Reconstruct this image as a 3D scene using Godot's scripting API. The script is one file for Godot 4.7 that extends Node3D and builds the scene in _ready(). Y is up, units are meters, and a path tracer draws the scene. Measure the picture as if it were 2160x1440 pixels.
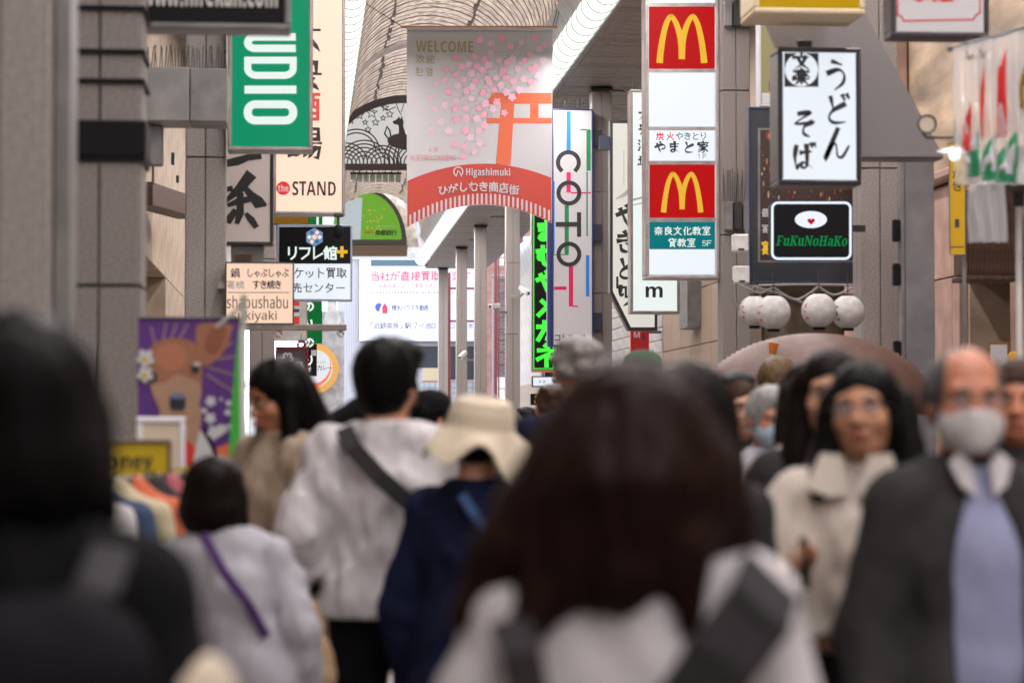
extends Node3D
# A covered shopping street seen through a long lens over a crowd. x right, y up, the street runs along -z; the camera stands at eye height.
const F := 5100.0            # focal length in pixels of the 2160 x 1440 photograph
const GLOW := 1.06          # how strongly the lit faces shine against the daylight
const EYE := Vector3(0, 1.5, 0)
var look := Basis.from_euler(Vector3(atan(185.0 / F), -atan(440.0 / F * cos(atan(185.0 / F))), 0))
var mats := {}
var noises := {}
var taken := {}
var rng := RandomNumberGenerator.new()

# ---------- helpers: positions, names, materials ----------
func P(px: float, py: float, d: float) -> Vector3:      # the point at depth d (metres down the street) that the pixel shows
	var w: Vector3 = look * Vector3((px - 1080.0) / F, (720.0 - py) / F, -1.0)
	return EYE + w * (d / -w.z)

func numbered(called: String) -> String:
	taken[called] = taken.get(called, -1) + 1
	return called if taken[called] == 0 else "%s_%03d" % [called, taken[called]]

func lin(r: float, g: float, b: float) -> Color:
	return Color(r, g, b).linear_to_srgb()

func noise_tex(kind: String) -> NoiseTexture2D:
	if noises.has(kind): return noises[kind]
	var t := NoiseTexture2D.new()
	var n := FastNoiseLite.new()
	var g := Gradient.new()
	t.width = 256; t.height = 256; t.seamless = true
	n.seed = kind.hash() % 1000
	n.fractal_octaves = 5
	var lo := 0.7
	match kind:
		"speck": n.frequency = 0.09; lo = 0.72
		"stain": n.frequency = 0.012; lo = 0.8
		"grime": n.frequency = 0.02; n.fractal_octaves = 7; lo = 0.68
		"fold": n.frequency = 0.011; n.fractal_octaves = 3; lo = 0.0
		"weave": n.frequency = 0.2; n.fractal_octaves = 2; lo = 0.8
		"strand": n.frequency = 0.05; n.fractal_octaves = 4; lo = 0.3
		"marble": n.frequency = 0.012; n.fractal_octaves = 6; lo = 0.5
	g.set_color(0, Color(lo, lo, lo)); g.set_color(1, Color.WHITE)
	if kind == "grime": g.set_offset(0, 0.25); g.set_offset(1, 0.62)
	t.noise = n; t.color_ramp = g
	noises[kind] = t
	return t

# key, linear base colour, roughness, options: tex, scale, bump, metal, emit, rim, alpha, back, coat
func M(key: String, c := Vector3(0.5, 0.5, 0.5), rough := 0.7, o := {}) -> StandardMaterial3D:
	if mats.has(key): return mats[key]
	var m := StandardMaterial3D.new()
	m.resource_name = key
	m.albedo_color = lin(c.x, c.y, c.z)
	m.roughness = rough
	m.metallic = o.get("metal", 0.0)
	if o.has("tex"):
		m.albedo_texture = noise_tex(o.tex)
		m.uv1_triplanar = true
		var s = o.get("scale", 1.0)
		m.uv1_scale = s if s is Vector3 else Vector3(s, s, s)
		if o.has("bump"):
			m.heightmap_enabled = true
			m.heightmap_texture = noise_tex(o.get("bumptex", o.tex))
			m.heightmap_scale = o.bump
	if o.has("emit"):
		m.emission_enabled = true
		m.emission = lin(c.x, c.y, c.z)
		m.emission_energy_multiplier = o.emit * GLOW
		m.albedo_color = lin(c.x * 0.15, c.y * 0.15, c.z * 0.15)
		m.metallic_specular = 0.22
	if o.has("spec"): m.metallic_specular = o.spec
	if o.has("rim"):
		m.rim_enabled = true; m.rim = o.rim; m.rim_tint = 0.6
	if o.has("alpha"):
		m.transparency = BaseMaterial3D.TRANSPARENCY_ALPHA
		m.albedo_color.a = o.alpha
	if o.has("back"):
		m.backlight_enabled = true; m.backlight = lin(o.back.x, o.back.y, o.back.z)
	if o.has("coat"):
		m.clearcoat_enabled = true; m.clearcoat = o.coat; m.clearcoat_roughness = 0.15
	mats[key] = m
	return m

func thing(called: String, label: String, category: String, at := Vector3.ZERO, turn := 0.0, group := "") -> Node3D:
	var o := Node3D.new()
	o.name = numbered(called)
	add_child(o)
	o.position = at; o.rotation.y = turn
	o.set_meta("label", label); o.set_meta("category", category)
	if group: o.set_meta("group", group)
	return o

func setting(called: String) -> Node3D:
	var o := Node3D.new()
	o.name = numbered(called)
	add_child(o)
	o.set_meta("kind", "structure")
	return o

func part(called: String, shape, m: Material, parent: Node3D, at := Vector3.ZERO, turn := Vector3.ZERO) -> MeshInstance3D:
	var o := MeshInstance3D.new()
	o.name = called
	o.mesh = shape.commit() if shape is SurfaceTool else shape
	o.material_override = m
	parent.add_child(o, true)
	o.position = at; o.rotation = turn
	return o

# ---------- helpers: shapes ----------
func st() -> SurfaceTool:
	var s := SurfaceTool.new()
	s.begin(Mesh.PRIMITIVE_TRIANGLES)
	return s

func face(s: SurfaceTool, pts: Array, c: Vector3) -> void:       # a flat convex face that looks away from c
	var n: Vector3 = (pts[2] - pts[0]).cross(pts[1] - pts[0]).normalized()
	var mid := Vector3.ZERO
	for p in pts: mid += p / pts.size()
	if n.dot(mid - c) < 0:
		pts = pts.duplicate(); pts.reverse(); n = -n
	for i in range(1, pts.size() - 1):
		for p in [pts[0], pts[i], pts[i + 1]]:
			s.set_normal(n); s.add_vertex(p)

func box(s: SurfaceTool, c: Vector3, size: Vector3, b := 0.0, xf := Transform3D()) -> void:
	var h := size / 2
	b = minf(b, minf(h.x, minf(h.y, h.z)) * 0.9)
	var q := func(v: Vector3) -> Vector3: return xf * (c + v)
	var o: Vector3 = xf * c
	var ax := [Vector3.RIGHT, Vector3.UP, Vector3.BACK]
	for i in 3:
		var u: Vector3 = ax[(i + 1) % 3]; var v: Vector3 = ax[(i + 2) % 3]
		var hu := h.dot(u); var hv := h.dot(v); var hi := h.dot(ax[i])
		for sg in [-1.0, 1.0]:
			var f: Vector3 = ax[i] * sg * hi
			face(s, [q.call(f - u * (hu - b) - v * (hv - b)), q.call(f + u * (hu - b) - v * (hv - b)), q.call(f + u * (hu - b) + v * (hv - b)), q.call(f - u * (hu - b) + v * (hv - b))], o)
		if b > 0:
			for su in [-1.0, 1.0]:
				for sv in [-1.0, 1.0]:
					var l: Vector3 = ax[i] * (hi - b)
					var e1: Vector3 = u * su * hu + v * sv * (hv - b)
					var e2: Vector3 = u * su * (hu - b) + v * sv * hv
					face(s, [q.call(e1 - l), q.call(e1 + l), q.call(e2 + l), q.call(e2 - l)], o)
	if b > 0:
		for sx in [-1.0, 1.0]:
			for sy in [-1.0, 1.0]:
				for sz in [-1.0, 1.0]:
					var k := Vector3(sx, sy, sz)
					face(s, [q.call(Vector3(h.x, h.y - b, h.z - b) * k), q.call(Vector3(h.x - b, h.y, h.z - b) * k), q.call(Vector3(h.x - b, h.y - b, h.z) * k)], o)

func box_of(size: Vector3, b := 0.0) -> SurfaceTool:
	var s := st()
	box(s, Vector3.ZERO, size, b)
	return s

func bar(s: SurfaceTool, a: Vector3, b: Vector3, w: float, h: float, bevel := 0.0) -> void:   # a box from a to b
	var d := (b - a)
	var z := d.normalized()
	var up := Vector3.UP if absf(z.y) < 0.95 else Vector3.RIGHT
	var x := up.cross(z).normalized()
	box(s, Vector3.ZERO, Vector3(w, h, d.length()), bevel, Transform3D(Basis(x, z.cross(x), z), (a + b) / 2))

func tube(s: SurfaceTool, path: Array, radii, seg := 10, caps := true, squash := 1.0) -> void:
	var rings := []
	var side := Vector3.ZERO
	for i in path.size():
		var t: Vector3 = (path[mini(i + 1, path.size() - 1)] - path[maxi(i - 1, 0)]).normalized()
		if side == Vector3.ZERO: side = (Vector3.UP if absf(t.y) < 0.9 else Vector3.BACK).cross(t).normalized()
		side = (side - t * side.dot(t)).normalized()
		var up := t.cross(side)
		var r: float = radii[i] if radii is Array else radii
		var ring := []
		for k in seg:
			var a := TAU * k / seg
			var dir := side * cos(a) + up * sin(a) * squash
			ring.append([path[i] + dir * r, dir.normalized()])
		rings.append(ring)
	for i in path.size() - 1:
		for k in seg:
			var k2 := (k + 1) % seg
			for v in [rings[i][k], rings[i + 1][k], rings[i + 1][k2], rings[i][k], rings[i + 1][k2], rings[i][k2]]:
				s.set_normal(v[1]); s.add_vertex(v[0])
	if caps:
		for e in [0, path.size() - 1]:
			var pts := []
			for v in rings[e]: pts.append(v[0])
			face(s, pts, path[1] if e == 0 else path[e - 1])

func lathe(s: SurfaceTool, profile: Array, seg := 24, xf := Transform3D(), a0 := 0.0, a1 := TAU) -> void:   # profile of Vector2(radius, height)
	for i in profile.size() - 1:
		var p: Vector2 = profile[i]; var q: Vector2 = profile[i + 1]
		var nn := [Vector2.ZERO, Vector2.ZERO]
		for e in 2:
			var t: Vector2 = (profile[mini(i + e + 1, profile.size() - 1)] - profile[maxi(i + e - 1, 0)]).normalized()
			nn[e] = Vector2(t.y, -t.x)
		for k in seg:
			var u := a0 + (a1 - a0) * k / seg; var v := a0 + (a1 - a0) * (k + 1) / seg
			for c in [[p, u, 0], [q, v, 1], [q, u, 1], [p, u, 0], [p, v, 0], [q, v, 1]]:
				var n: Vector2 = nn[c[2]]
				s.set_normal((xf.basis * Vector3(n.x * cos(c[1]), n.y, n.x * sin(c[1]))).normalized())
				s.add_vertex(xf * Vector3(c[0].x * cos(c[1]), c[0].y, c[0].x * sin(c[1])))

func prism(s: SurfaceTool, pts: PackedVector2Array, z0: float, z1: float, xf := Transform3D()) -> void:   # a flat outline with thickness, z1 its front
	var idx := Geometry2D.triangulate_polygon(pts)
	if Geometry2D.is_polygon_clockwise(pts): idx.reverse()
	var nf := xf.basis * Vector3.BACK
	for i in range(0, idx.size(), 3):
		var t := [idx[i], idx[i + 1], idx[i + 2]]
		var a := pts[t[0]]; var b := pts[t[1]]; var c := pts[t[2]]
		if (b - a).cross(c - a) > 0: t = [idx[i], idx[i + 2], idx[i + 1]]
		for k in t:
			s.set_normal(nf); s.add_vertex(xf * Vector3(pts[k].x, pts[k].y, z1))
		if z0 < z1:
			for k in [t[0], t[2], t[1]]:
				s.set_normal(-nf); s.add_vertex(xf * Vector3(pts[k].x, pts[k].y, z0))
	if z0 < z1:
		var cw := Geometry2D.is_polygon_clockwise(pts)
		for i in pts.size():
			var a := pts[i]; var b := pts[(i + 1) % pts.size()]
			var n2 := (b - a).orthogonal().normalized()
			if cw: n2 = -n2
			n2 = -n2 if Geometry2D.is_point_in_polygon((a + b) / 2 + n2 * 0.0005, pts) else n2
			var n := xf.basis * Vector3(n2.x, n2.y, 0)
			face(s, [xf * Vector3(a.x, a.y, z0), xf * Vector3(b.x, b.y, z0), xf * Vector3(b.x, b.y, z1), xf * Vector3(a.x, a.y, z1)], xf * Vector3((a.x + b.x) / 2, (a.y + b.y) / 2, (z0 + z1) / 2) - n)

func ribbon(s: SurfaceTool, pts: PackedVector2Array, ws, z: float, depth := 0.0, closed := false) -> void:   # a flat stroke along pts, ws its width(s)
	if closed and pts[0].distance_to(pts[pts.size() - 1]) > 1e-6:
		pts = pts.duplicate(); pts.append(pts[0])
	var n := pts.size()
	if n < 2: return
	var lft := []; var rgt := []
	for i in n:
		var w: float = (ws[i] if not (ws is float) else ws) / 2
		var d0: Vector2 = (pts[i] - pts[i - 1]).normalized() if i > 0 else ((pts[0] - pts[n - 2]).normalized() if closed else Vector2.ZERO)
		var d1: Vector2 = (pts[i + 1] - pts[i]).normalized() if i < n - 1 else ((pts[1] - pts[0]).normalized() if closed else Vector2.ZERO)
		var t := (d0 + d1).normalized()
		if t == Vector2.ZERO: t = d1 if d1 != Vector2.ZERO else d0
		var nn := t.orthogonal()
		var ref := d1 if d1 != Vector2.ZERO else d0
		var k := minf(1.7, 1.0 / maxf(0.3, absf(nn.dot(ref.orthogonal()))))
		var e := Vector2.ZERO
		if not closed and i == 0: e = -t * w * 0.8
		if not closed and i == n - 1: e = t * w * 0.8
		lft.append(pts[i] + e + nn * w * k); rgt.append(pts[i] + e - nn * w * k)
	for i in n - 1:
		var a: Vector2 = lft[i]; var b: Vector2 = lft[i + 1]; var c: Vector2 = rgt[i + 1]; var d: Vector2 = rgt[i]
		var f := func(zz: float): return [Vector3(a.x, a.y, zz), Vector3(b.x, b.y, zz), Vector3(c.x, c.y, zz), Vector3(d.x, d.y, zz)]
		var mid := Vector3((a.x + c.x) / 2, (a.y + c.y) / 2, z - 1)
		face(s, f.call(z), mid)
		if depth > 0:
			mid.z = z - depth / 2
			face(s, f.call(z - depth), mid)
			face(s, [Vector3(a.x, a.y, z), Vector3(b.x, b.y, z), Vector3(b.x, b.y, z - depth), Vector3(a.x, a.y, z - depth)], mid)
			face(s, [Vector3(d.x, d.y, z), Vector3(c.x, c.y, z), Vector3(c.x, c.y, z - depth), Vector3(d.x, d.y, z - depth)], mid)

func oval(c: Vector2, rx: float, ry: float, n := 28, a0 := 0.0, a1 := TAU) -> PackedVector2Array:
	var r := PackedVector2Array()
	var m := n if absf(a1 - a0 - TAU) < 0.001 else n + 1
	for i in m: r.append(c + Vector2(cos(a0 + (a1 - a0) * i / n) * rx, sin(a0 + (a1 - a0) * i / n) * ry))
	return r

func round_rect(x0: float, y0: float, x1: float, y1: float, r: float, n := 6) -> PackedVector2Array:
	var o := PackedVector2Array()
	for k in 4:
		var c := Vector2(x1 - r if k in [0, 3] else x0 + r, y1 - r if k < 2 else y0 + r)
		for i in n + 1: o.append(c + Vector2.from_angle(PI / 2 * (k + float(i) / n)) * r)
	return o

func smooth(pts: PackedVector2Array, n := 5, closed := false) -> PackedVector2Array:
	var o := PackedVector2Array()
	var m := pts.size()
	if m < 3: return pts
	for i in (m if closed else m - 1):
		var p0 := pts[(i - 1 + m) % m] if closed or i > 0 else pts[0]
		var p1 := pts[i]; var p2 := pts[(i + 1) % m]
		var p3 := pts[(i + 2) % m] if closed or i < m - 2 else pts[m - 1]
		for k in n: o.append(p1.cubic_interpolate(p2, p0, p3, float(k) / n))
	if not closed: o.append(pts[m - 1])
	return o

func V2(a: Array) -> PackedVector2Array:
	var o := PackedVector2Array()
	for i in range(0, a.size(), 2): o.append(Vector2(a[i], a[i + 1]))
	return o

# ---------- lettering: strokes of each character on a 100 x 100 field; "@x a b c d" sets another character into a box ----------
var G := {
	"一": "8 52 92 48", "口": "15 20 85 20 85 88 15 88 15 20", "日": "20 8 80 8 80 95 20 95 20 8 / 20 50 80 50", "目": "22 5 78 5 78 95 22 95 22 5 / 22 35 78 35 / 22 65 78 65",
	"田": "12 10 88 10 88 92 12 92 12 10 / 50 10 50 92 / 12 50 88 50", "木": "8 30 92 30 / 50 4 50 98 / 48 32 10 76 / 52 32 92 76", "土": "15 38 85 38 / 50 8 50 92 / 5 92 95 92",
	"王": "12 10 88 10 / 18 48 82 48 / 50 10 50 92 / 5 92 95 92", "人": "50 4 40 45 6 96 / 48 35 94 96", "又": "10 14 84 14 60 60 12 96 / 24 30 92 96", "月": "24 6 80 6 80 92 66 96 / 24 6 22 65 8 97 / 24 34 80 34 / 24 62 80 62",
	"貝": "20 5 80 5 80 70 20 70 20 5 / 20 26 80 26 / 20 48 80 48 / 38 74 14 97 / 62 74 88 97", "金": "50 2 5 38 / 50 2 95 38 / 26 40 74 40 / 12 60 88 60 / 50 40 50 92 / 28 68 36 84 / 72 68 64 84 / 5 93 95 93",
	"火": "50 5 48 42 10 95 / 50 46 92 95 / 16 30 28 54 / 86 24 70 50", "馬": "20 8 20 58 / 20 8 85 8 / 20 24 80 24 / 20 40 80 40 / 50 8 50 58 / 20 58 88 58 85 95 70 90 / 12 72 8 92 / 30 72 35 90 / 48 70 52 86 / 66 68 72 82",
	"シ": "16 8 46 20 / 8 38 40 50 / 8 94 52 58", "イ": "74 3 20 52 / 50 30 50 98", "キ": "76 3 20 36 / 76 32 14 66 / 52 52 52 98", "示": "40 2 54 14 / 10 26 82 26 16 70 / 50 46 50 98 / 56 52 84 70",
	"手": "5 28 95 28 / 54 3 54 92 26 86 / 5 70 95 54", "宀": "50 0 50 12 / 8 38 8 16 92 16 86 38", "攵": "42 2 16 42 / 30 24 95 24 / 76 24 56 66 14 97 / 30 42 60 76 95 97", "艹": "4 40 96 40 / 30 10 30 75 / 70 10 70 75",
	"竹": "24 4 6 50 / 16 30 46 30 / 30 32 36 60 / 66 4 50 50 / 58 30 96 30 / 74 32 80 60", "良": "50 0 52 14 / 18 16 82 16 82 54 18 54 / 18 35 82 35 / 20 16 20 94 56 80 / 90 56 62 70 / 44 55 96 96", "食": "50 2 6 36 / 50 2 94 36 / 50 18 50 34 / 24 38 76 38 76 68 24 68 / 24 53 76 53 / 26 38 26 94 54 84 / 56 68 92 96 / 82 70 64 80",
	"里": "15 6 85 6 85 52 15 52 15 6 / 15 29 85 29 / 50 6 50 94 / 18 72 82 72 / 5 94 95 94", "酉": "5 8 95 8 / 12 28 88 28 88 94 12 94 12 28 / 36 8 36 42 22 56 / 64 8 64 50 84 54 / 12 74 88 74",
	"大": "8 34 92 34 / 50 5 48 40 8 96 / 52 40 93 96", "衆": "50 0 42 10 / 18 14 82 14 82 44 18 44 18 14 / 40 14 40 44 / 60 14 60 44 / 5 46 95 46 / 50 46 50 98 / 46 56 14 90 / 34 62 30 96 / 54 56 90 92 / 70 60 62 80", "酒": "@シ 2 5 28 98 / @酉 34 4 98 98",
	"場": "@土 0 18 34 92 / 46 6 90 6 90 38 46 38 46 6 / 46 22 90 22 / 38 50 98 50 / 58 50 34 74 / 46 64 94 64 88 96 76 94 / 66 66 42 94 / 82 66 58 97", "条": "40 2 14 38 / 34 20 80 20 54 44 10 60 / 34 26 92 60 / 10 66 90 66 / 50 52 50 98 / 46 70 18 94 / 54 70 82 94",
	"館": "@食 0 2 44 98 / 74 2 74 14 / 50 30 50 14 98 14 96 28 / 58 36 90 36 90 58 58 58 / 58 36 58 96 94 96 94 70 58 70", "買": "12 4 88 4 88 24 12 24 12 4 / 38 4 38 24 / 62 4 62 24 / @貝 8 30 92 100", "取": "4 8 56 8 / 14 8 14 80 / 46 8 46 96 / 14 32 46 32 / 14 54 46 54 / 2 82 58 72 / @又 50 14 100 96",
	"売": "12 14 88 14 / 50 0 50 34 / 22 34 78 34 / 6 62 6 48 94 48 92 62 / 36 56 32 78 10 97 / 62 56 62 92 94 92 94 78", "鍋": "@金 0 2 44 98 / 54 6 90 6 90 42 54 42 54 6 / 70 6 70 24 90 24 / 48 98 48 46 97 46 97 94 88 96 / 62 62 84 62 84 84 62 84 62 62", "焼": "@火 0 4 42 98 / 48 16 98 16 / 72 2 72 30 / 46 34 98 34 / 58 34 58 56 / 84 34 84 56 / 42 58 100 58 / 62 60 58 80 42 97 / 80 60 80 92 99 92 99 80",
	"寄": "@宀 0 0 100 60 / 20 30 80 30 / 50 22 46 38 22 52 / 52 36 78 52 / 6 56 94 56 / 24 66 58 66 58 88 24 88 24 66 / 80 56 80 96 64 92", "南": "10 16 90 16 / 50 0 50 34 / 12 97 12 34 88 34 88 95 76 95 / 34 44 40 56 / 66 44 60 56 / 28 60 72 60 / 26 76 74 76 / 50 60 50 96", "都": "6 22 54 22 / 30 4 30 42 / 2 42 60 42 / 56 6 4 62 / 18 54 50 54 50 95 18 95 18 54 / 18 74 50 74 / 68 98 68 8 94 8 80 36 96 60 90 74 76 70",
	"銀": "@金 0 2 44 98 / 52 6 92 6 92 46 52 46 / 52 26 92 26 / 52 6 52 94 72 84 / 96 52 78 66 / 68 48 98 97", "行": "@キ 0 0 44 100 / 50 16 96 16 / 46 42 100 42 / 78 42 78 94 62 90", "当": "50 4 50 42 / 20 14 30 34 / 80 14 70 34 / 14 46 86 46 86 94 14 94 / 16 70 86 70", "社": "@示 0 2 44 98 / 48 42 98 42 / 73 8 73 92 / 44 92 100 92",
	"直": "10 14 90 14 / 50 0 50 28 / 26 28 78 28 78 80 26 80 26 28 / 26 46 78 46 / 26 62 78 62 / 10 34 10 95 94 95", "接": "@手 0 2 38 98 / 70 0 70 12 / 46 14 98 14 / 56 20 60 34 / 86 20 80 34 / 42 38 100 38 / 64 44 50 72 92 97 / 84 56 68 84 44 97 / 40 58 100 58", "件": "@イ 0 0 40 100 / 54 8 42 40 / 48 30 94 30 / 38 58 100 58 / 72 4 72 98", "等": "@竹 4 0 96 40 / 20 40 80 40 / 50 32 50 56 / 6 56 94 56 / 10 72 90 72 / 66 58 66 97 50 92 / 30 78 40 90",
	"積": "32 4 8 14 / 2 30 42 30 / 22 12 22 98 / 20 34 4 66 / 26 36 42 56 / 50 10 98 10 / 54 22 94 22 / 46 34 100 34 / 73 2 73 34 / @貝 48 40 98 100", "水": "50 4 50 94 38 88 / 8 34 40 34 8 84 / 88 22 56 44 / 54 40 94 88", "氷": "50 4 50 94 38 88 / 8 40 40 40 8 84 / 88 22 56 44 / 54 40 94 88 / 14 10 32 22", "不": "8 12 92 12 / 56 14 6 62 / 50 34 50 98 / 58 40 92 66", "動": "46 2 12 12 / 4 20 56 20 / 10 32 50 32 50 62 10 62 10 32 / 10 47 50 47 / 30 8 30 92 / 6 77 54 77 / 2 94 58 90 / 58 28 96 28 92 94 80 90 / 76 4 76 40 54 96",
	"産": "50 0 50 10 / 12 12 88 12 / 34 16 38 28 / 66 16 60 28 / 14 32 90 32 / 16 32 4 97 / 40 40 26 58 / 36 50 86 50 / 34 70 82 70 / 60 40 60 94 / 24 94 94 94", "近": "10 10 24 22 / 4 40 24 40 20 72 6 90 / 6 84 34 94 98 94 / 84 6 48 16 44 56 34 76 / 46 40 96 40 / 74 40 74 82", "鉄": "@金 0 2 44 98 / 58 6 50 30 / 54 24 94 24 / 46 50 100 50 / 73 4 70 60 46 97 / 74 54 99 97", "奈": "8 18 92 18 / 50 2 44 24 8 50 / 54 22 92 50 / 30 50 70 50 / 10 66 90 66 / 50 66 50 97 / 32 74 16 92 / 68 74 84 92", "駅": "@馬 0 4 46 98 / 54 10 94 10 94 46 54 46 / 54 10 52 70 42 98 / 66 46 98 97",
	"出": "50 4 50 92 / 20 16 20 46 80 46 80 16 / 12 56 12 92 88 92 88 56", "炭": "50 2 50 24 / 18 10 18 26 82 26 82 10 / 10 36 92 36 / 22 36 6 92 / @火 22 42 98 100", "家": "@宀 0 0 100 60 / 20 26 82 26 / 52 26 12 52 / 42 36 60 60 58 92 44 96 / 52 50 12 72 / 58 62 12 90 / 84 36 60 54 / 58 50 95 90", "文": "50 2 50 18 / 6 22 94 22 / 74 22 54 66 8 97 / 28 24 50 66 94 97", "化": "@イ 0 0 44 100 / 90 20 48 50 / 54 6 54 92 96 92 96 72",
	"教": "8 16 48 16 / 28 2 28 32 / 2 34 56 34 / 54 8 4 62 / 16 50 44 50 28 62 / 30 60 30 92 18 90 / 2 76 54 70 / @攵 50 2 100 98", "室": "@宀 0 0 100 56 / 22 28 78 28 / 44 28 28 48 76 46 / 68 40 78 52 / 20 68 80 68 / 50 54 50 94 / 6 94 94 94", "貸": "32 0 8 24 / 20 14 20 36 / 36 14 96 10 / 54 0 66 30 94 36 / @貝 14 38 88 100", "楽": "50 0 44 12 / 32 14 68 14 68 50 32 50 32 14 / 32 32 68 32 / 10 12 24 24 / 6 48 24 36 / 90 12 76 24 / 76 36 94 48 / 4 60 96 60 / 50 50 50 98 / 46 62 14 94 / 54 62 88 94",
	"宴": "@宀 0 0 100 52 / 30 26 70 26 70 52 30 52 30 26 / 30 39 70 39 / 6 66 94 66 / 46 54 26 80 84 97 / 72 68 56 86 18 97", "菊": "@艹 0 0 100 38 / 30 26 8 56 / 24 38 92 38 90 92 78 94 / 28 54 76 54 / 52 42 52 92 / 34 42 42 50 / 70 42 62 50 / 50 56 24 84 / 54 58 78 80", "本": "8 28 92 28 / 50 4 50 98 / 48 30 8 76 / 52 30 92 76 / 30 72 70 72", "個": "@イ 0 0 36 100 / 38 8 97 8 97 94 38 94 38 8 / 50 28 86 28 / 68 16 68 46 / 52 48 84 48 84 76 52 76 52 48",
	"神": "@示 0 2 44 98 / 52 16 96 16 96 68 52 68 52 16 / 52 42 96 42 / 74 2 74 99", "枝": "@木 0 4 44 98 / 48 22 98 22 / 73 4 73 44 / 50 46 90 46 46 97 / 56 58 98 97", "垂": "72 2 26 10 / 8 24 92 24 / 50 10 50 94 / 20 38 20 60 / 80 38 80 60 / 6 50 94 50 / 12 70 88 70 / 22 94 80 94", "桜": "@木 0 4 42 98 / 52 8 58 24 / 70 6 74 22 / 94 6 84 26 / 64 32 52 66 92 97 / 86 48 70 78 44 97 / 42 52 100 52",
	"商": "50 0 50 12 / 8 14 92 14 / 34 18 40 30 / 66 18 60 30 / 10 98 10 34 90 34 90 94 80 96 / 40 38 36 54 22 60 / 60 38 60 54 78 56 / 32 66 68 66 68 88 32 88 32 66", "店": "50 0 50 12 / 14 14 94 14 / 16 14 14 60 4 97 / 54 24 54 58 / 54 38 88 38 / 28 60 84 60 84 95 28 95 28 60", "街": "@キ 0 0 30 100 / 36 24 66 24 / 51 6 51 44 / 32 44 70 44 / 36 70 66 70 / 51 54 51 92 / 32 92 70 92 / 74 18 98 18 / 72 44 100 44 / 87 44 87 94 78 92", "欢": "6 14 44 14 32 54 4 92 / 10 36 46 88 / 60 4 48 44 / 56 24 96 24 86 42 / 74 34 66 70 44 97 / 72 56 98 97", "迎": "10 10 24 22 / 4 40 24 40 20 72 6 90 / 6 84 34 94 98 94 / 54 8 40 18 40 68 58 60 / 64 14 94 14 94 60 84 58 / 64 14 64 82",
	"환": "28 0 28 8 / 10 14 46 14 / 16 24 40 24 40 42 16 42 16 24 / 28 46 28 62 / 6 64 54 60 / 74 4 74 72 / 74 38 92 38 / 20 74 20 96 84 96", "영": "14 10 40 10 46 30 38 48 14 48 8 30 14 10 / 50 22 76 22 / 50 40 76 40 / 78 2 78 56 / 30 66 70 66 80 80 70 96 30 96 20 80 30 66",
	"の": "50 18 44 60 26 84 12 66 18 36 44 16 74 20 90 46 80 76 56 92", "ひ": "6 26 34 24 18 50 22 82 46 92 66 76 72 44 70 20 / 70 20 80 44 96 52", "か": "8 36 58 34 62 48 56 88 38 84 / 36 8 12 92 / 74 22 94 52", "が": "4 38 52 36 56 50 50 88 34 84 / 32 12 8 92 / 66 32 86 58 / 74 6 82 18 / 88 2 96 14", "し": "28 6 24 64 38 88 62 86 86 62", "む": "6 28 60 24 / 32 6 30 56 16 64 14 46 30 44 34 70 44 90 80 88 84 60 / 74 20 94 40", "き": "14 22 84 18 / 12 44 90 38 / 42 4 78 64 / 78 66 44 54 / 22 64 28 86 54 94 80 90",
	"や": "6 46 60 26 90 36 88 56 60 66 / 50 6 60 22 / 22 22 54 96", "と": "28 8 40 46 / 84 26 34 52 20 76 38 92 86 90", "り": "22 8 20 50 34 44 / 70 6 76 40 66 76 36 97", "ま": "14 22 86 20 / 18 44 82 42 / 50 4 52 74 36 90 18 82 30 68 58 72 88 92", "う": "34 6 66 16 / 18 42 54 32 76 46 72 74 40 97", "ど": "26 12 36 48 / 76 34 34 54 20 76 38 92 82 90 / 72 8 80 22 / 88 4 96 16", "ん": "52 4 8 94 32 54 46 54 52 88 70 92 94 58", "そ": "28 10 74 8 12 46 92 40 / 80 42 50 58 48 82 74 94", "ば": "16 12 10 50 18 92 26 76 / 38 34 82 30 / 60 10 62 76 48 90 36 80 48 70 86 90 / 80 4 86 16 / 92 2 98 12",
	"さ": "12 28 88 22 / 40 4 76 64 / 76 66 42 58 / 22 66 30 88 56 96 78 92", "す": "8 22 92 20 / 56 4 58 56 44 66 38 52 52 44 62 60 56 80 36 97", "ゃ": "16 60 58 44 82 52 78 66 58 72 / 50 34 58 44 / 30 42 54 97", "ぶ": "46 6 60 20 / 52 34 44 48 58 64 56 88 40 90 / 24 58 10 84 / 74 60 90 84 / 72 22 80 34 / 86 14 94 26", "よ": "50 4 52 74 36 92 16 84 28 68 58 74 90 94 / 52 34 84 32", "に": "20 10 14 50 22 92 32 70 / 46 26 86 24 / 44 70 56 88 90 86", "で": "10 20 88 14 54 40 46 68 62 90 82 92 / 68 40 76 54 / 84 34 92 48", "な": "8 26 52 22 / 34 4 12 56 / 68 20 90 38 / 66 46 66 80 48 94 36 82 50 72 92 92", "い": "14 16 18 64 34 86 44 66 / 72 24 86 64", "る": "22 10 74 10 18 62 56 46 84 66 72 92 46 96 38 82 56 78 66 92",
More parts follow.
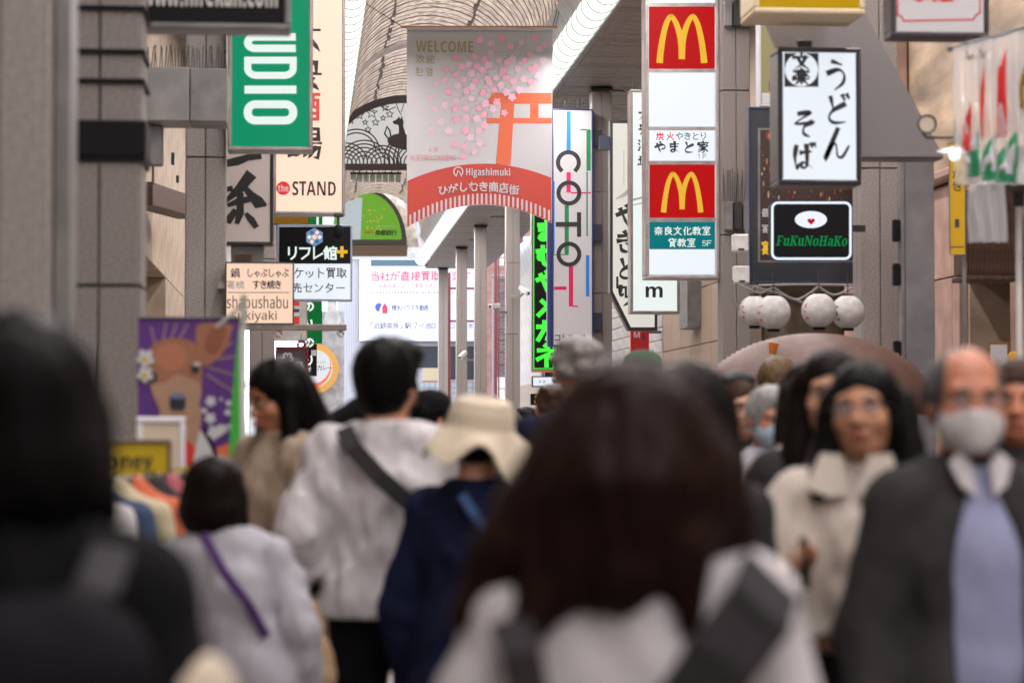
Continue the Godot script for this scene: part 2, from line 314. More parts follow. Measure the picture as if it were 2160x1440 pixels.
	"リ": "22 8 22 62 / 76 6 76 46 66 76 40 97", "フ": "10 14 86 14 76 58 26 95", "レ": "22 6 22 92 88 54", "ケ": "38 4 10 56 / 28 30 94 30 / 66 32 60 68 30 97", "ッ": "14 42 24 64 / 44 36 54 58 / 86 38 76 72 40 95", "ト": "36 4 36 97 / 38 38 84 58", "セ": "6 42 92 32 74 62 / 36 6 36 88 88 88", "ン": "12 16 36 34 / 14 90 58 74 92 28", "タ": "42 4 10 54 / 34 24 86 24 70 68 22 97 / 28 46 70 66", "ー": "8 50 92 50", "コ": "14 16 84 16 84 86 / 12 86 86 86", "モ": "14 14 84 14 / 6 46 94 46 / 46 14 46 88 90 88", "ル": "28 12 28 56 8 92 / 58 6 58 88 94 54", "ハ": "32 16 6 90 / 62 12 94 90", "ウ": "50 2 50 20 / 12 46 12 22 88 22 78 64 32 97", "ス": "16 14 78 14 12 94 / 52 50 92 94", "メ": "74 6 50 58 12 95 / 28 28 84 78", "ガ": "8 32 74 32 68 92 52 88 / 40 8 38 46 10 94 / 74 4 82 18 / 88 0 96 14", "カ": "8 30 88 30 80 92 60 88 / 46 4 42 46 10 95", "ネ": "44 2 58 14 / 12 26 84 26 8 68 / 50 50 50 98 / 58 52 92 74", "チ": "76 6 20 18 / 6 42 94 42 / 52 16 50 60 24 97",
	"「": "78 6 48 6 48 60", "」": "22 94 52 94 52 40", "!": "50 4 50 66 / 50 88 50 94", "※": "10 10 90 90 / 90 10 10 90 / 50 14 50 20 / 50 80 50 86 / 14 50 20 50 / 80 50 86 50", "、": "10 72 28 92", "4": "62 4 10 66 90 66 / 62 4 62 97", "7": "14 8 86 8 42 96", "-": "20 50 80 50", "N": "14 96 14 6 86 94 86 6", "1": "24 24 52 6 52 96", "5": "80 8 24 8 18 46 60 40 82 62 74 88 40 96 14 86", "F": "20 97 20 6 86 6 / 20 48 76 48",
}

func strokes(ch: String, x0 := 0.0, y0 := 0.0, x1 := 100.0, y1 := 100.0) -> Array:
	var out := []
	if not G.has(ch): return out
	var kana := ch.unicode_at(0) >= 0x3041 and ch.unicode_at(0) <= 0x3096
	for s in G[ch].split("/"):
		s = s.strip_edges()
		if s.begins_with("@"):
			var f: PackedFloat64Array = s.substr(2).strip_edges().split_floats(" ")
			var k := Vector2((x1 - x0) / 100, (y1 - y0) / 100)
			out.append_array(strokes(s[1], x0 + f[0] * k.x, y0 + f[1] * k.y, x0 + f[2] * k.x, y0 + f[3] * k.y))
			continue
		var f: PackedFloat64Array = s.split_floats(" ")
		var pts := PackedVector2Array()
		for i in range(0, f.size(), 2): pts.append(Vector2(x0 + f[i] * (x1 - x0) / 100, y0 + f[i + 1] * (y1 - y0) / 100))
		out.append(smooth(pts, 6) if kana else pts)
	return out

# ---------- sign boards: everything on a board is given in pixels of the photograph and set on the board's own plane ----------
class Board:
	var root: Node3D
	var d: float
	var z := 0.002

func on(b: Board, px: float, py: float) -> Vector2:
	var v := P(px, py, b.d) - b.root.position
	return Vector2(v.x, v.y)

func on_all(b: Board, pts: PackedVector2Array) -> PackedVector2Array:
	var o := PackedVector2Array()
	for p in pts: o.append(on(b, p.x, p.y))
	return o

func board(called: String, label: String, rect: Array, d: float, thick: float, rim: float, rim_mat: Material, face_mat: Material, group := "", category := "sign") -> Board:
	var b := Board.new()
	b.d = d
	b.root = thing(called, label, category, P((rect[0] + rect[2]) / 2.0, rect[3], d), 0, group)
	var a := on(b, rect[0], rect[3]); var c := on(b, rect[2], rect[1])
	var px := d / F
	var r := rim * px
	part("face_panel", prism_of(V2([a.x + r * 0.9, a.y + r * 0.9, c.x - r * 0.9, a.y + r * 0.9, c.x - r * 0.9, c.y - r * 0.9, a.x + r * 0.9, c.y - r * 0.9]), -0.02, 0.0), face_mat, b.root)
	var s := st()
	var zc := -thick / 2 + 0.012
	box(s, Vector3((a.x + c.x) / 2, a.y + r / 2, zc), Vector3(c.x - a.x, r, thick), r * 0.25)
	box(s, Vector3((a.x + c.x) / 2, c.y - r / 2, zc), Vector3(c.x - a.x, r, thick), r * 0.25)
	for x in [a.x + r / 2, c.x - r / 2]: box(s, Vector3(x, (a.y + c.y) / 2, zc), Vector3(r, c.y - a.y - 2 * r, thick), r * 0.25)
	part("frame", s, rim_mat, b.root)
	if thick > 0.1: part("back_panel", prism_of(V2([a.x + r, a.y + r, c.x - r, a.y + r, c.x - r, c.y - r, a.x + r, c.y - r]), -thick + 0.03, -thick + 0.04), rim_mat, b.root)
	return b

func prism_of(pts: PackedVector2Array, z0: float, z1: float) -> SurfaceTool:
	var s := st()
	prism(s, pts, z0, z1)
	return s

func fill(b: Board, pts: PackedVector2Array, m: Material, called := "print", thick := 0.0003) -> MeshInstance3D:
	var q := on_all(b, pts)
	var s := st()
	prism(s, q, b.z - thick, b.z)
	b.z += 0.0004 if thick < 0.0009 else thick
	return part(called, s, m, b.root)

func rect(b: Board, x0: float, y0: float, x1: float, y1: float, m: Material, called := "print") -> MeshInstance3D:
	return fill(b, V2([x0, y0, x1, y0, x1, y1, x0, y1]), m, called)

func line(b: Board, pts: PackedVector2Array, w, m: Material, called := "print", closed := false) -> MeshInstance3D:
	var k := b.d / F
	var ww
	if w is float or w is int: ww = float(w) * k
	else:
		ww = PackedFloat32Array()
		for x in w: ww.append(x * k)
	var s := st()
	ribbon(s, on_all(b, pts), ww, b.z, 0.0, closed)
	b.z += 0.0004
	return part(called, s, m, b.root)

# text in a row (or column); x, y = left / top of the first character, size = character size, o: gap, w (stroke share), vert, brush, sx (width share), tilt (radians per char)
func text(b: Board, t: String, x: float, y: float, size: float, m: Material, o := {}) -> void:
	var s := st()
	var k := b.d / F
	var w: float = o.get("w", 0.11)
	var sx: float = o.get("sx", 1.0)
	var pitch: float = o.get("gap", size * (1.0 if o.get("vert", false) else sx) * 1.06)
	var any := false
	for i in t.length():
		var cx := x + (0.0 if o.get("vert", false) else pitch * i)
		var cy := y + (pitch * i if o.get("vert", false) else 0.0)
		if o.has("arc"): cy += o.arc[i]
		var j := 0
		for sk in strokes(t[i]):
			var pts := PackedVector2Array()
			for p in sk: pts.append(Vector2(cx + p.x * size * sx / 100, cy + p.y * size / 100))
			var ww
			if o.get("brush", false):
				ww = PackedFloat32Array()
				if pts.size() == 2: pts = PackedVector2Array([pts[0], pts[0].lerp(pts[1], 0.3), pts[0].lerp(pts[1], 0.7), pts[1]])
				for q in pts.size():
					var u := float(q) / (pts.size() - 1)
					ww.append(size * w * k * (1.35 - 0.9 * u + 0.35 * sin(u * 9.0 + j)))
			else: ww = size * w * k
			ribbon(s, on_all(b, pts), ww, b.z + j * 0.00004)
			j += 1
			any = true
		if (size >= 16 or pitch > size * 1.2) and any:
			part("lettering", s, m, b.root)
			s = st(); any = false
	b.z += 0.0014
	if any: part("lettering", s, m, b.root)

func latin(b: Board, t: String, x0: float, y0: float, x1: float, y1: float, m: Material, bold := true, font := "Droid Sans", turn := 0.0, slant := 0.0) -> void:   # fits the box
	var f := SystemFont.new()
	f.font_names = PackedStringArray([font]); f.font_weight = 700 if bold else 400
	var tm := TextMesh.new()
	tm.font = f; tm.text = t; tm.font_size = 48; tm.depth = 0.02; tm.pixel_size = 0.01; tm.curve_step = 1.0
	var bb := tm.get_aabb()
	var a := on(b, x0, y1); var c := on(b, x1, y0)
	var o := part("lettering", tm, m, b.root)
	var w := c.x - a.x; var h := c.y - a.y
	var mid := bb.position + bb.size / 2
	var bs: Basis
	if turn == 0.0: bs = Basis(Vector3(w / bb.size.x, 0, 0), Vector3(slant * h / bb.size.y, h / bb.size.y, 0), Vector3(0, 0, 0.02))
	else: bs = Basis(Vector3(0, -h / bb.size.x, 0), Vector3(w / bb.size.y, 0, 0), Vector3(0, 0, 0.02))
	o.transform = Transform3D(bs, Vector3((a.x + c.x) / 2, (a.y + c.y) / 2, b.z) - bs * mid)
	b.z += 0.0007

func bracket(b: Board, x0: float, x1: float, y: float, h: float, m: Material, zoff := -0.1, called := "bracket") -> void:
	var a := on(b, x0, y); var c := on(b, x1, y)
	part(called, box_of(Vector3(absf(c.x - a.x), h * b.d / F, 0.08), 0.004), m, b.root, Vector3((a.x + c.x) / 2, a.y, zoff))

# ---------- the setting ----------
func begin() -> void:
	rng.seed = 7
	var cam := Camera3D.new()
	cam.name = "camera"
	add_child(cam)
	cam.position = EYE
	cam.basis = look
	cam.fov = rad_to_deg(2.0 * atan(720.0 / F))
	cam.near = 0.1; cam.far = 600.0
	var at := CameraAttributesPhysical.new()
	at.frustum_focal_length = 85.0
	at.frustum_focus_distance = 42.0
	at.exposure_aperture = 2.8
	cam.attributes = at
	cam.fov = rad_to_deg(2.0 * atan(720.0 / F))
	cam.current = true
	var we := WorldEnvironment.new()
	we.name = "environment"
	var env := Environment.new()
	env.background_mode = Environment.BG_SKY
	var sky := Sky.new()
	var sm := ProceduralSkyMaterial.new()
	sm.sky_top_color = Color(0.80, 0.83, 0.88); sm.sky_horizon_color = Color(0.93, 0.94, 0.96); sm.sky_curve = 0.25
	sm.ground_bottom_color = Color(0.45, 0.43, 0.42); sm.ground_horizon_color = Color(0.75, 0.75, 0.76)
	sm.sky_energy_multiplier = 2.5
	sky.sky_material = sm
	env.sky = sky
	env.tonemap_mode = Environment.TONE_MAPPER_LINEAR
	env.tonemap_exposure = 0.96
	env.sdfgi_enabled = true; env.ssao_enabled = true; env.ssil_enabled = true
	we.environment = env
	add_child(we)
	var sun := DirectionalLight3D.new()
	sun.name = "sun"
	sun.light_energy = 0.3; sun.light_angular_distance = 30.0
	sun.light_color = Color(1.0, 0.97, 0.93)
	sun.shadow_enabled = true
	sun.rotation = Vector3(deg_to_rad(-68), deg_to_rad(25), 0)
	add_child(sun)

func materials() -> void:
	M("paving", Vector3(0.42, 0.36, 0.34), 0.6, {"tex": "speck", "scale": 1.3})
	M("joint", Vector3(0.13, 0.12, 0.115), 0.9)
	M("granite", Vector3(0.27, 0.24, 0.222), 0.6, {"tex": "speck", "scale": 2.6, "bump": 0.03})
	M("granite_light", Vector3(0.36, 0.322, 0.30), 0.5, {"tex": "speck", "scale": 2.1, "bump": 0.03})
	M("grey_steel", Vector3(0.22, 0.215, 0.21), 0.45, {"tex": "stain", "scale": 1.1, "metal": 0.3})
	M("grey_paint", Vector3(0.26, 0.25, 0.24), 0.45, {"tex": "stain", "scale": 0.8})
	M("dark_steel", Vector3(0.035, 0.034, 0.034), 0.4, {"metal": 0.4})
	M("black", Vector3(0.01, 0.01, 0.011), 0.5, {"spec": 0.2})
	M("ink", Vector3(0.014, 0.014, 0.015), 0.6)
	M("white_paint", Vector3(0.74, 0.73, 0.72), 0.5, {"tex": "stain", "scale": 0.9})
	M("outer_white", Vector3(0.38, 0.38, 0.39), 0.6, {"tex": "stain", "scale": 0.9})
	M("vault", Vector3(0.87, 0.81, 0.76), 0.7, {"tex": "grime", "scale": Vector3(0.9, 0.9, 1.6), "back": Vector3(1.0, 0.95, 0.91)})
	M("vault_pale", Vector3(0.88, 0.83, 0.78), 0.7, {"tex": "stain", "scale": 1.3, "back": Vector3(1.0, 0.95, 0.9)})
	for k in ["vault", "vault_pale"]: mats[k].uv1_world_triplanar = true
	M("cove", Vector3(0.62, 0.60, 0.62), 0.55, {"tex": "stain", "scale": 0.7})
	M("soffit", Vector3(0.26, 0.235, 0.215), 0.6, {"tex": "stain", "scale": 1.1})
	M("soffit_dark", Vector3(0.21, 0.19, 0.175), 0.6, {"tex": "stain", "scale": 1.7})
	M("lamp_tube", Vector3(0.93, 1.0, 0.92), 0.35, {"emit": 1.15})
	M("beige_wall", Vector3(0.46, 0.36, 0.26), 0.75, {"tex": "stain", "scale": 0.6})
	M("beige_stone", Vector3(0.40, 0.31, 0.235), 0.6, {"tex": "speck", "scale": 1.5})
	M("pink_wall", Vector3(0.45, 0.285, 0.225), 0.7, {"tex": "stain", "scale": 0.6})
	M("marble_wall", Vector3(0.56, 0.40, 0.255), 0.6, {"tex": "marble", "scale": Vector3(0.5, 0.5, 0.14)})
	M("brown_wood", Vector3(0.16, 0.075, 0.042), 0.55, {"tex": "strand", "scale": Vector3(4, 0.6, 4)})
	M("siding", Vector3(0.50, 0.49, 0.48), 0.6, {"tex": "stain", "scale": 0.8})
	M("shutter_brown", Vector3(0.32, 0.25, 0.19), 0.6, {"tex": "stain", "scale": 0.9})
	M("glass_dark", Vector3(0.03, 0.036, 0.042), 0.08)
	M("red_steel", Vector3(0.13, 0.004, 0.008), 0.45, {"tex": "stain", "scale": 2.0})
	M("mortar", Vector3(0.26, 0.24, 0.24), 0.9, {"tex": "speck", "scale": 2.0})
	for i in 4: M("brick%d" % i, [Vector3(0.10, 0.06, 0.06), Vector3(0.13, 0.08, 0.08), Vector3(0.075, 0.05, 0.06), Vector3(0.16, 0.11, 0.11)][i], 0.8, {"tex": "speck", "scale": 3.0})
	var tile := Image.create(32, 32, false, Image.FORMAT_RGB8)
	tile.fill(Color(0.93, 0.93, 0.94))
	tile.fill_rect(Rect2i(0, 0, 32, 3), Color(0.6, 0.6, 0.63)); tile.fill_rect(Rect2i(0, 0, 3, 32), Color(0.6, 0.6, 0.63))
	var wt := M("white_tile", Vector3(0.36, 0.36, 0.39), 0.4)
	wt.albedo_texture = ImageTexture.create_from_image(tile); wt.uv1_triplanar = true; wt.uv1_scale = Vector3(9, 9, 9)

func column(px: float, z: float, label: String, height := 7.84, mk := "granite") -> void:
	var x := P(px, 905, z).x
	var c := thing("arcade_column", label, "column", Vector3(x, 0, -z), 0, "columns along the arcade")
	var w := 0.36
	part("core", box_of(Vector3(w - 0.075, height, w - 0.075)), mats[mk], c, Vector3(0, height / 2, 0))
	part("plinth", box_of(Vector3(w + 0.06, 0.25, w + 0.06), 0.01), mats.dark_steel, c, Vector3(0, 0.127, 0))
	part("capital", box_of(Vector3(w + 0.05, 0.06, w + 0.05), 0.01), mats.dark_steel, c, Vector3(0, height - 0.035, 0))
	var seg := (height - 0.34) / 4
	var panel := box_of(Vector3(w / 2 - 0.009, seg - 0.014, 0.036), 0.004).commit()
	for k in 4:
		for f in 4:
			for s in [-1, 1]:
				var b := Basis(Vector3.UP, PI / 2 * f)
				var o := part("stone_panel", panel, mats[mk], c, b * Vector3(s * w / 4, 0, w / 2 - 0.013 + (0.001 if f % 2 else 0.0)) + Vector3(0, 0.26 + seg * (k + 0.5), 0))
				o.basis = b

func spikes(parent: Node3D, at: Vector3, w: float, h: float, n: int) -> void:     # bird spikes
	var s := st()
	for i in n:
		var x := -w / 2 + w * (i + 0.5) / n
		tube(s, [at + Vector3(x, 0, 0), at + Vector3(x + rng.randf_range(-0.02, 0.02), h * rng.randf_range(0.8, 1.1), rng.randf_range(-0.03, 0.03))], 0.004, 4)
	part("bird_spikes", s, mats.dark_steel, parent)

func build_setting() -> void:
	var g := setting("ground")
	part("pavement_base", box_of(Vector3(160, 0.4, 260)), mats.joint, g, Vector3(0, -0.204, -90))
	var slab := box_of(Vector3(0.592, 0.05, 0.592), 0.006).commit()
	for i in 9:
		for k in 32: part("paving_slab", slab, mats.paving, g, Vector3(-1.5 + i * 0.6, -0.025, -7.0 - k * 0.6))
	part("paving", box_of(Vector3(60, 0.02, 150)), mats.paving, setting("street_paving"), Vector3(3, -0.012, -102))

	# the vault: curved boards, one after another down the street, under a roof deck
	var vault := setting("vault_ceiling")
	var cx := 2.6; var sy := 8.6; var hw := 1.64; var rise := 1.5
	var outline := PackedVector2Array()
	for i in 19: outline.append(Vector2(cos(PI * i / 18) * hw, sin(PI * i / 18) * rise))
	for i in range(18, -1, -1): outline.append(Vector2(cos(PI * i / 18) * (hw + 0.03), sin(PI * i / 18) * (rise + 0.03)))
	var slat := st()
	prism(slat, outline, -0.475, 0.0)
	var slat_mesh := slat.commit()
	for i in 204:
		part("curved_board", slat_mesh, mats.vault if (i * 7) % 5 != 2 else mats.vault_pale, vault, Vector3(cx, sy + (0.012 if i % 2 else 0.0), 14.0 - i * 0.5))
	var bt := PackedVector2Array()
	for i in 19: bt.append(Vector2(cos(PI * i / 18) * (hw - 0.012), sin(PI * i / 18) * (rise - 0.012)))
	for i in range(18, -1, -1): bt.append(Vector2(cos(PI * i / 18) * (hw + 0.02), sin(PI * i / 18) * (rise + 0.02)))
	var bm_ := st()
	prism(bm_, bt, -0.013, 0.0)
	var batten := bm_.commit()
	for i in 110: part("batten", batten, M("batten_tan", Vector3(0.40, 0.34, 0.30), 0.7), vault, Vector3(cx, sy, -33.0 + 0.03 - i * 0.5))
	for a: float in [1.05, 2.1]:
		var s := st()
		for k in 200:
			var r := rng.randf_range(0.015, 0.04)
			box(s, Vector3(cx + cos(a) * (hw - 0.01) + rng.randf_range(-0.03, 0.03), sy + sin(a) * (rise - 0.01), 13.8 - k * 0.5), Vector3(r * 2.2, r, 0.46))
		part("seam_strip", s, mats.soffit_dark, vault)
	for zz: float in [53.0, 74.0]:
		var arc := []
		for i in 25: arc.append(Vector3(cx + cos(PI * i / 24) * (hw + 0.06), sy - 0.1 + sin(PI * i / 24) * (rise + 0.0), -zz))
		var s := st()
		tube(s, arc, 0.07, 10)
		part("arch_rib", s, M("rib", Vector3(0.62, 0.61, 0.64), 0.25, {"metal": 0.3}), vault)
	# coves and side soffits of boards
	for sd: float in [-1.0, 1.0]:
		var cove := st()
		var p0 := Vector2(cx + sd * hw, sy); var p1 := Vector2(cx + sd * 2.12, 7.9)
		var nn := (p1 - p0).orthogonal().normalized() * 0.05 * -sd
		prism(cove, PackedVector2Array([p0, p1, p1 - nn, p0 - nn]), -95.0, 14.0)
		part("cove_panel", cove, mats.cove, vault)
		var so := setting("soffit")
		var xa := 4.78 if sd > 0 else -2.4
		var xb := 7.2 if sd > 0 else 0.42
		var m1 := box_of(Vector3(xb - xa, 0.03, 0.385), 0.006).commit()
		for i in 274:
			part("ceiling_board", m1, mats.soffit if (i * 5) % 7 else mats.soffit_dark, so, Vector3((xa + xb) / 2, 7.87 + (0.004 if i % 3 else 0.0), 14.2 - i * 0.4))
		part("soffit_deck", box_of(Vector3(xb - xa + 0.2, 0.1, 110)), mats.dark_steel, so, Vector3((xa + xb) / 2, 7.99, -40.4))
		part("end_fascia", box_of(Vector3(xb - xa, 0.35, 0.12), 0.01), mats.grey_steel, so, Vector3((xa + xb) / 2, 8.03, -95.3))
		var vents := st()
		for k in 6: lathe(vents, [Vector2(0, 0), Vector2(0.22, 0), Vector2(0.24, 0.02), Vector2(0.24, 0.06)], 16, Transform3D(Basis(), Vector3(xa + 1.0, 7.83, -36.0 - k * 9.0)))
		part("downlight", vents, mats.dark_steel, so)
	# the lamp tubes
	for sd: float in [-1.0, 1.0]:
		var x: float = cx + sd * 1.9
		var t := thing("lamp_tube", "ribbed glowing ceiling lamp tube on the %s soffit edge" % ("column-side" if sd > 0 else "banner-free"), "ceiling lamp", Vector3(x, 8.05, 12), 0)
		t.set_meta("label", "long ribbed white lamp tube above the row of far columns" if sd > 0 else "long ribbed white lamp tube above the peach sign")
		var seg := st()
		tube(seg, [Vector3(0, 0, 0), Vector3(0, 0, -0.69)], 0.235, 20, true)
		var seg_mesh := seg.commit()
		var ring := st()
		tube(ring, [Vector3(0, 0, 0), Vector3(0, 0, -0.018)], 0.242, 20, true)
		var ring_mesh := ring.commit()
		for i in 148:
			part("diffuser", seg_mesh, mats.lamp_tube, t, Vector3(0, 0, -i * 0.71))
			part("ring", ring_mesh, mats.grey_paint, t, Vector3(0, 0, -i * 0.71 + 0.019))
		part("tray", box_of(Vector3(0.1, 0.1, 105), 0.01), mats.grey_steel, t, Vector3(sd * 0.24, -0.12, -52.5))
		for k in 10:
			var l := AreaLight3D.new()
			l.name = "tube_light"
			t.add_child(l, true)
			l.area_size = Vector2(0.1, 10.0)
			l.light_energy = 46.0
			l.light_color = Color(1.0, 0.965, 0.965)
			l.shadow_enabled = true
			l.position = Vector3(0, -0.3, -5.5 - k * 10.5)
			l.rotation = Vector3(-PI / 2, 0, 0)

	# columns: right row, then left row
	column(1850, 23, "grey stone column right of the black heart sign", 7.84, "granite_light")
	column(1550, 31, "grey stone column holding the red and yellow arch sign", 7.84, "granite")
	column(1268, 44.5, "grey stone column holding the white sign with blue frame", 7.84, "granite")
	column(1159, 54, "grey stone column behind the green neon sign", 7.84, "granite_light")
	column(1081, 63.6, "far grey column with two camera arms by the red ladder", 7.84, "granite_light")
	column(1013, 75, "far grey column second from the red ladder", 7.84, "granite_light")
	column(973, 84, "far grey column with a dark cap beside the bright screen", 7.84, "granite_light")
	column(934, 95, "last slim grey column in front of the bright screen", 7.84, "granite_light")
	column(212, 11, "dark grey stone column with black straps", 7.84, "granite")
	column(432, 22.6, "grey stone column beside the green sign", 7.84, "granite_light")
	column(552, 36, "grey stone column behind the shabu shabu sign", 7.84, "granite_light")

	# left: the wide near pillar
	var pil := thing("concrete_pillar", "wide pale concrete pillar next to the column with black straps", "pillar", P(56, 905, 7.6) * Vector3(1, 0, 1))
	part("shaft", box_of(Vector3(0.26, 6, 0.3), 0.015), mats.granite_light, pil, Vector3(-0.045, 3, 0))
	part("corner_trim", box_of(Vector3(0.05, 6, 0.26), 0.008), mats.grey_steel, pil, Vector3(0.112, 3, 0.0))
	part("pilaster", box_of(Vector3(0.12, 4.0, 0.02), 0.004), mats.granite_light, pil, Vector3(-0.01, 2, 0.161))
	# straps on the column
	var col := P(212, 905, 11)
	for y: float in [32, 122, 183, 345]:
		var h := P(212, y, 11).y
		var s := thing("strap", "thin black strap around the dark grey column", "strap", Vector3(col.x, h, -11), 0, "straps around the dark grey column")
		for q in [[0, 0.195, 0.40, 0.012], [0, -0.195, 0.40, 0.012], [0.195, 0, 0.012, 0.378], [-0.195, 0, 0.012, 0.378]]:
			part("band", box_of(Vector3(q[2], 0.022, q[3]), 0.002), mats.black, s, Vector3(q[0], 0, q[1]))
	var sl := thing("wrap", "broad black wrap around the dark grey column", "wrap", Vector3(col.x, P(212, 302, 11).y, -11))
	for q in [[0, 0.198, 0.41, 0.016], [0, -0.198, 0.41, 0.016], [0.198, 0, 0.016, 0.38], [-0.198, 0, 0.016, 0.38]]:
		part("band", box_of(Vector3(q[2], 0.16, q[3]), 0.005), mats.black, sl, Vector3(q[0], 0, q[1]))
	# beam box with bird spikes between the left columns
	var bm := thing("beam_box", "grey metal beam box with bird spikes on top", "beam", P(384, 260, 20.5))
	var wx := 190.0 * 20.5 / F; var hy := 113.0 * 20.5 / F
	part("left_casing", box_of(Vector3(wx * 0.58, hy, 0.5), 0.01), mats.grey_paint, bm, Vector3(-wx * 0.21, hy / 2, -0.1))
	part("right_casing", box_of(Vector3(wx * 0.42 - 0.008, hy * 0.99, 0.5), 0.01), mats.grey_steel, bm, Vector3(wx * 0.29, hy / 2, -0.13))
	spikes(bm, Vector3(0, hy, 0.05), wx, 0.2, 34)
	var jb := thing("junction_box", "small grey junction box under the beam box", "box", P(322, 350, 20.6))
	part("casing", box_of(Vector3(0.17, 0.34, 0.12), 0.01), mats.grey_steel, jb, Vector3(0, 0.17, 0))
	part("conduit", box_of(Vector3(0.02, 0.16, 0.02)), mats.dark_steel, jb, Vector3(0, -0.08, 0))
	part("hanger", box_of(Vector3(0.03, 0.06, 0.04)), mats.dark_steel, jb, Vector3(0, 0.355, 0))

	# left beige shop building with a brown ledge and a dark entrance
	var lb := thing("beige_building", "beige rendered shop building with brown ledge and dark entrance", "building", Vector3(-4.0, 0, -38))
	part("upper_wall", box_of(Vector3(3.9, 4.45, 18), 0.01), mats.beige_wall, lb, Vector3(0, 5.975, 0))
	part("wall", box_of(Vector3(3.9, 3.748, 10.8), 0.01), mats.beige_wall, lb, Vector3(0, 1.874, -3.6))
	part("corner_pier", box_of(Vector3(3.9, 3.748, 0.6), 0.01), mats.beige_wall, lb, Vector3(0, 1.874, 8.7))
	part("entrance_wall", box_of(Vector3(0.2, 3.748, 6.59), 0.01), mats.shutter_brown, lb, Vector3(-1.4, 1.874, 5.1))
	part("front_panel", box_of(Vector3(3.6, 3.6, 0.05), 0.01), mats.beige_stone, lb, Vector3(0, 5.9, 9.01))
	var a0 := P(302, 408, 28.7) - lb.position; var a1 := P(384, 440, 33) - lb.position
	var ls := st()
	bar(ls, a0 + Vector3(-0.06, 0, 0), a1 + Vector3(0.1, 0, 0), 0.34, 0.28, 0.01)
	part("ledge", ls, mats.brown_wood, lb)
	for q in [[364, 335, 7, 26], [374, 378, 6, 16]]:
		var pa := P(q[0], q[1], 28.5) - lb.position
		part("wall_fitting", box_of(Vector3(q[2] * 28.5 / F, q[3] * 28.5 / F, 0.1), 0.01), mats.dark_steel, lb, pa)
	var lb2 := thing("pale_building", "pale plain building behind the peach sign", "building", Vector3(-4.3, 0, -71))
	part("wall", box_of(Vector3(3.9, 8.2, 46), 0.01), mats.siding, lb2, Vector3(0, 4.1, 0))
	part("shop_front", box_of(Vector3(0.05, 3.2, 44), 0.01), mats.shutter_brown, lb2, Vector3(1.96, 1.62, 0))
	var lb3 := thing("grey_building", "grey building wall behind the wide concrete pillar", "building", Vector3(-4.1, 0, -15))
	part("wall", box_of(Vector3(3.9, 8.2, 43), 0.01), mats.grey_paint, lb3, Vector3(0, 4.1, 9))
	part("shop_front", box_of(Vector3(0.05, 3.0, 42), 0.01), mats.shutter_brown, lb3, Vector3(1.96, 1.52, 9))

	var back := thing("rear_facade", "brown shop building closing the street behind the viewer", "building", Vector3(2.5, 0, 15.5))
	part("wall", box_of(Vector3(12, 10.5, 1.5), 0.02), M("back_wall", Vector3(0.42, 0.38, 0.35), 0.7, {"tex": "stain", "scale": 0.5}), back, Vector3(0, 5.25, 0))
	part("shop_front", box_of(Vector3(9, 3.0, 0.1), 0.02), mats.shutter_brown, back, Vector3(0, 1.52, -0.76))
	var nr := thing("near_building", "brown building across from the grey building wall", "building", Vector3(8.4, 0, -2.0))
	part("wall", box_of(Vector3(2.8, 8.2, 33), 0.02), mats.back_wall, nr, Vector3(0, 4.1, 0))
	part("shop_front", box_of(Vector3(0.06, 3.0, 32), 0.02), mats.shutter_brown, nr, Vector3(-1.41, 1.52, 0))
	# right: pink building with a doorway under a marbled upper wall
	var pb := thing("pink_building", "pink building with marbled upper wall and brown doorway", "building", Vector3(7.0, 0, -25))
	part("upper_wall", box_of(Vector3(3, 4.2, 13.0), 0.01), mats.marble_wall, pb, Vector3(1.5, 6.3, 0.6))
	var panel_z := [[-5.9, -0.35], [1.5, 7.1]]
	for q in panel_z:
		var n := 0
		var zz: float = q[0]
		while zz < q[1] - 0.05:
			var ww := minf(1.05, q[1] - zz)
			var yy := 0.0
			for hh in [1.05, 1.05, 1.05, 1.03]:
				part("wall_panel", box_of(Vector3(0.1, hh - 0.014, ww - 0.014), 0.008), mats.pink_wall, pb, Vector3(0.05, yy + hh / 2, zz + ww / 2))
				yy += hh
			zz += ww
	part("lintel", box_of(Vector3(0.3, 0.98, 1.84), 0.01), mats.pink_wall, pb, Vector3(0.15, 3.69, 0.575))
	part("wall", box_of(Vector3(2.8, 4.2, 13.0)), mats.pink_wall, pb, Vector3(2.2, 2.1, 0.6))
	part("doorway_lining", box_of(Vector3(0.62, 3.19, 0.06), 0.005), mats.beige_wall, pb, Vector3(0.4, 1.6, -0.31))
	part("door", box_of(Vector3(0.06, 3.1, 0.9), 0.005), M("door_brown", Vector3(0.33, 0.17, 0.06), 0.5, {"tex": "stain", "scale": 0.9}), pb, Vector3(0.72, 1.56, 0.2))
	part("door", box_of(Vector3(0.06, 3.1, 0.85), 0.005), mats.door_brown, pb, Vector3(0.74, 1.56, 1.1))
	part("pilaster", box_of(Vector3(0.14, 8.0, 0.3), 0.02), mats.pink_wall, pb, Vector3(-0.08, 4.0, -2.6))
	part("cornice", box_of(Vector3(0.16, 0.12, 13.0), 0.03), mats.pink_wall, pb, Vector3(-0.05, 4.26, 0.6))
	# right: dark shop with lanterns, then beige stone, siding
	var ds := thing("open_shop", "open dark shop front behind the white paper lanterns", "building", Vector3(7.0, 0, -34.4))
	part("back_wall", box_of(Vector3(0.2, 4.2, 6.2)), mats.shutter_brown, ds, Vector3(2.4, 2.1, 0))
	part("side_wall", box_of(Vector3(2.6, 4.2, 0.2)), M("olive_wall", Vector3(0.30, 0.25, 0.18), 0.7, {"tex": "stain", "scale": 1.0}), ds, Vector3(1.2, 2.1, -3.1))
	part("upper_wall", box_of(Vector3(2.8, 4.2, 6.3), 0.01), mats.beige_stone, ds, Vector3(1.4, 6.1, 0))
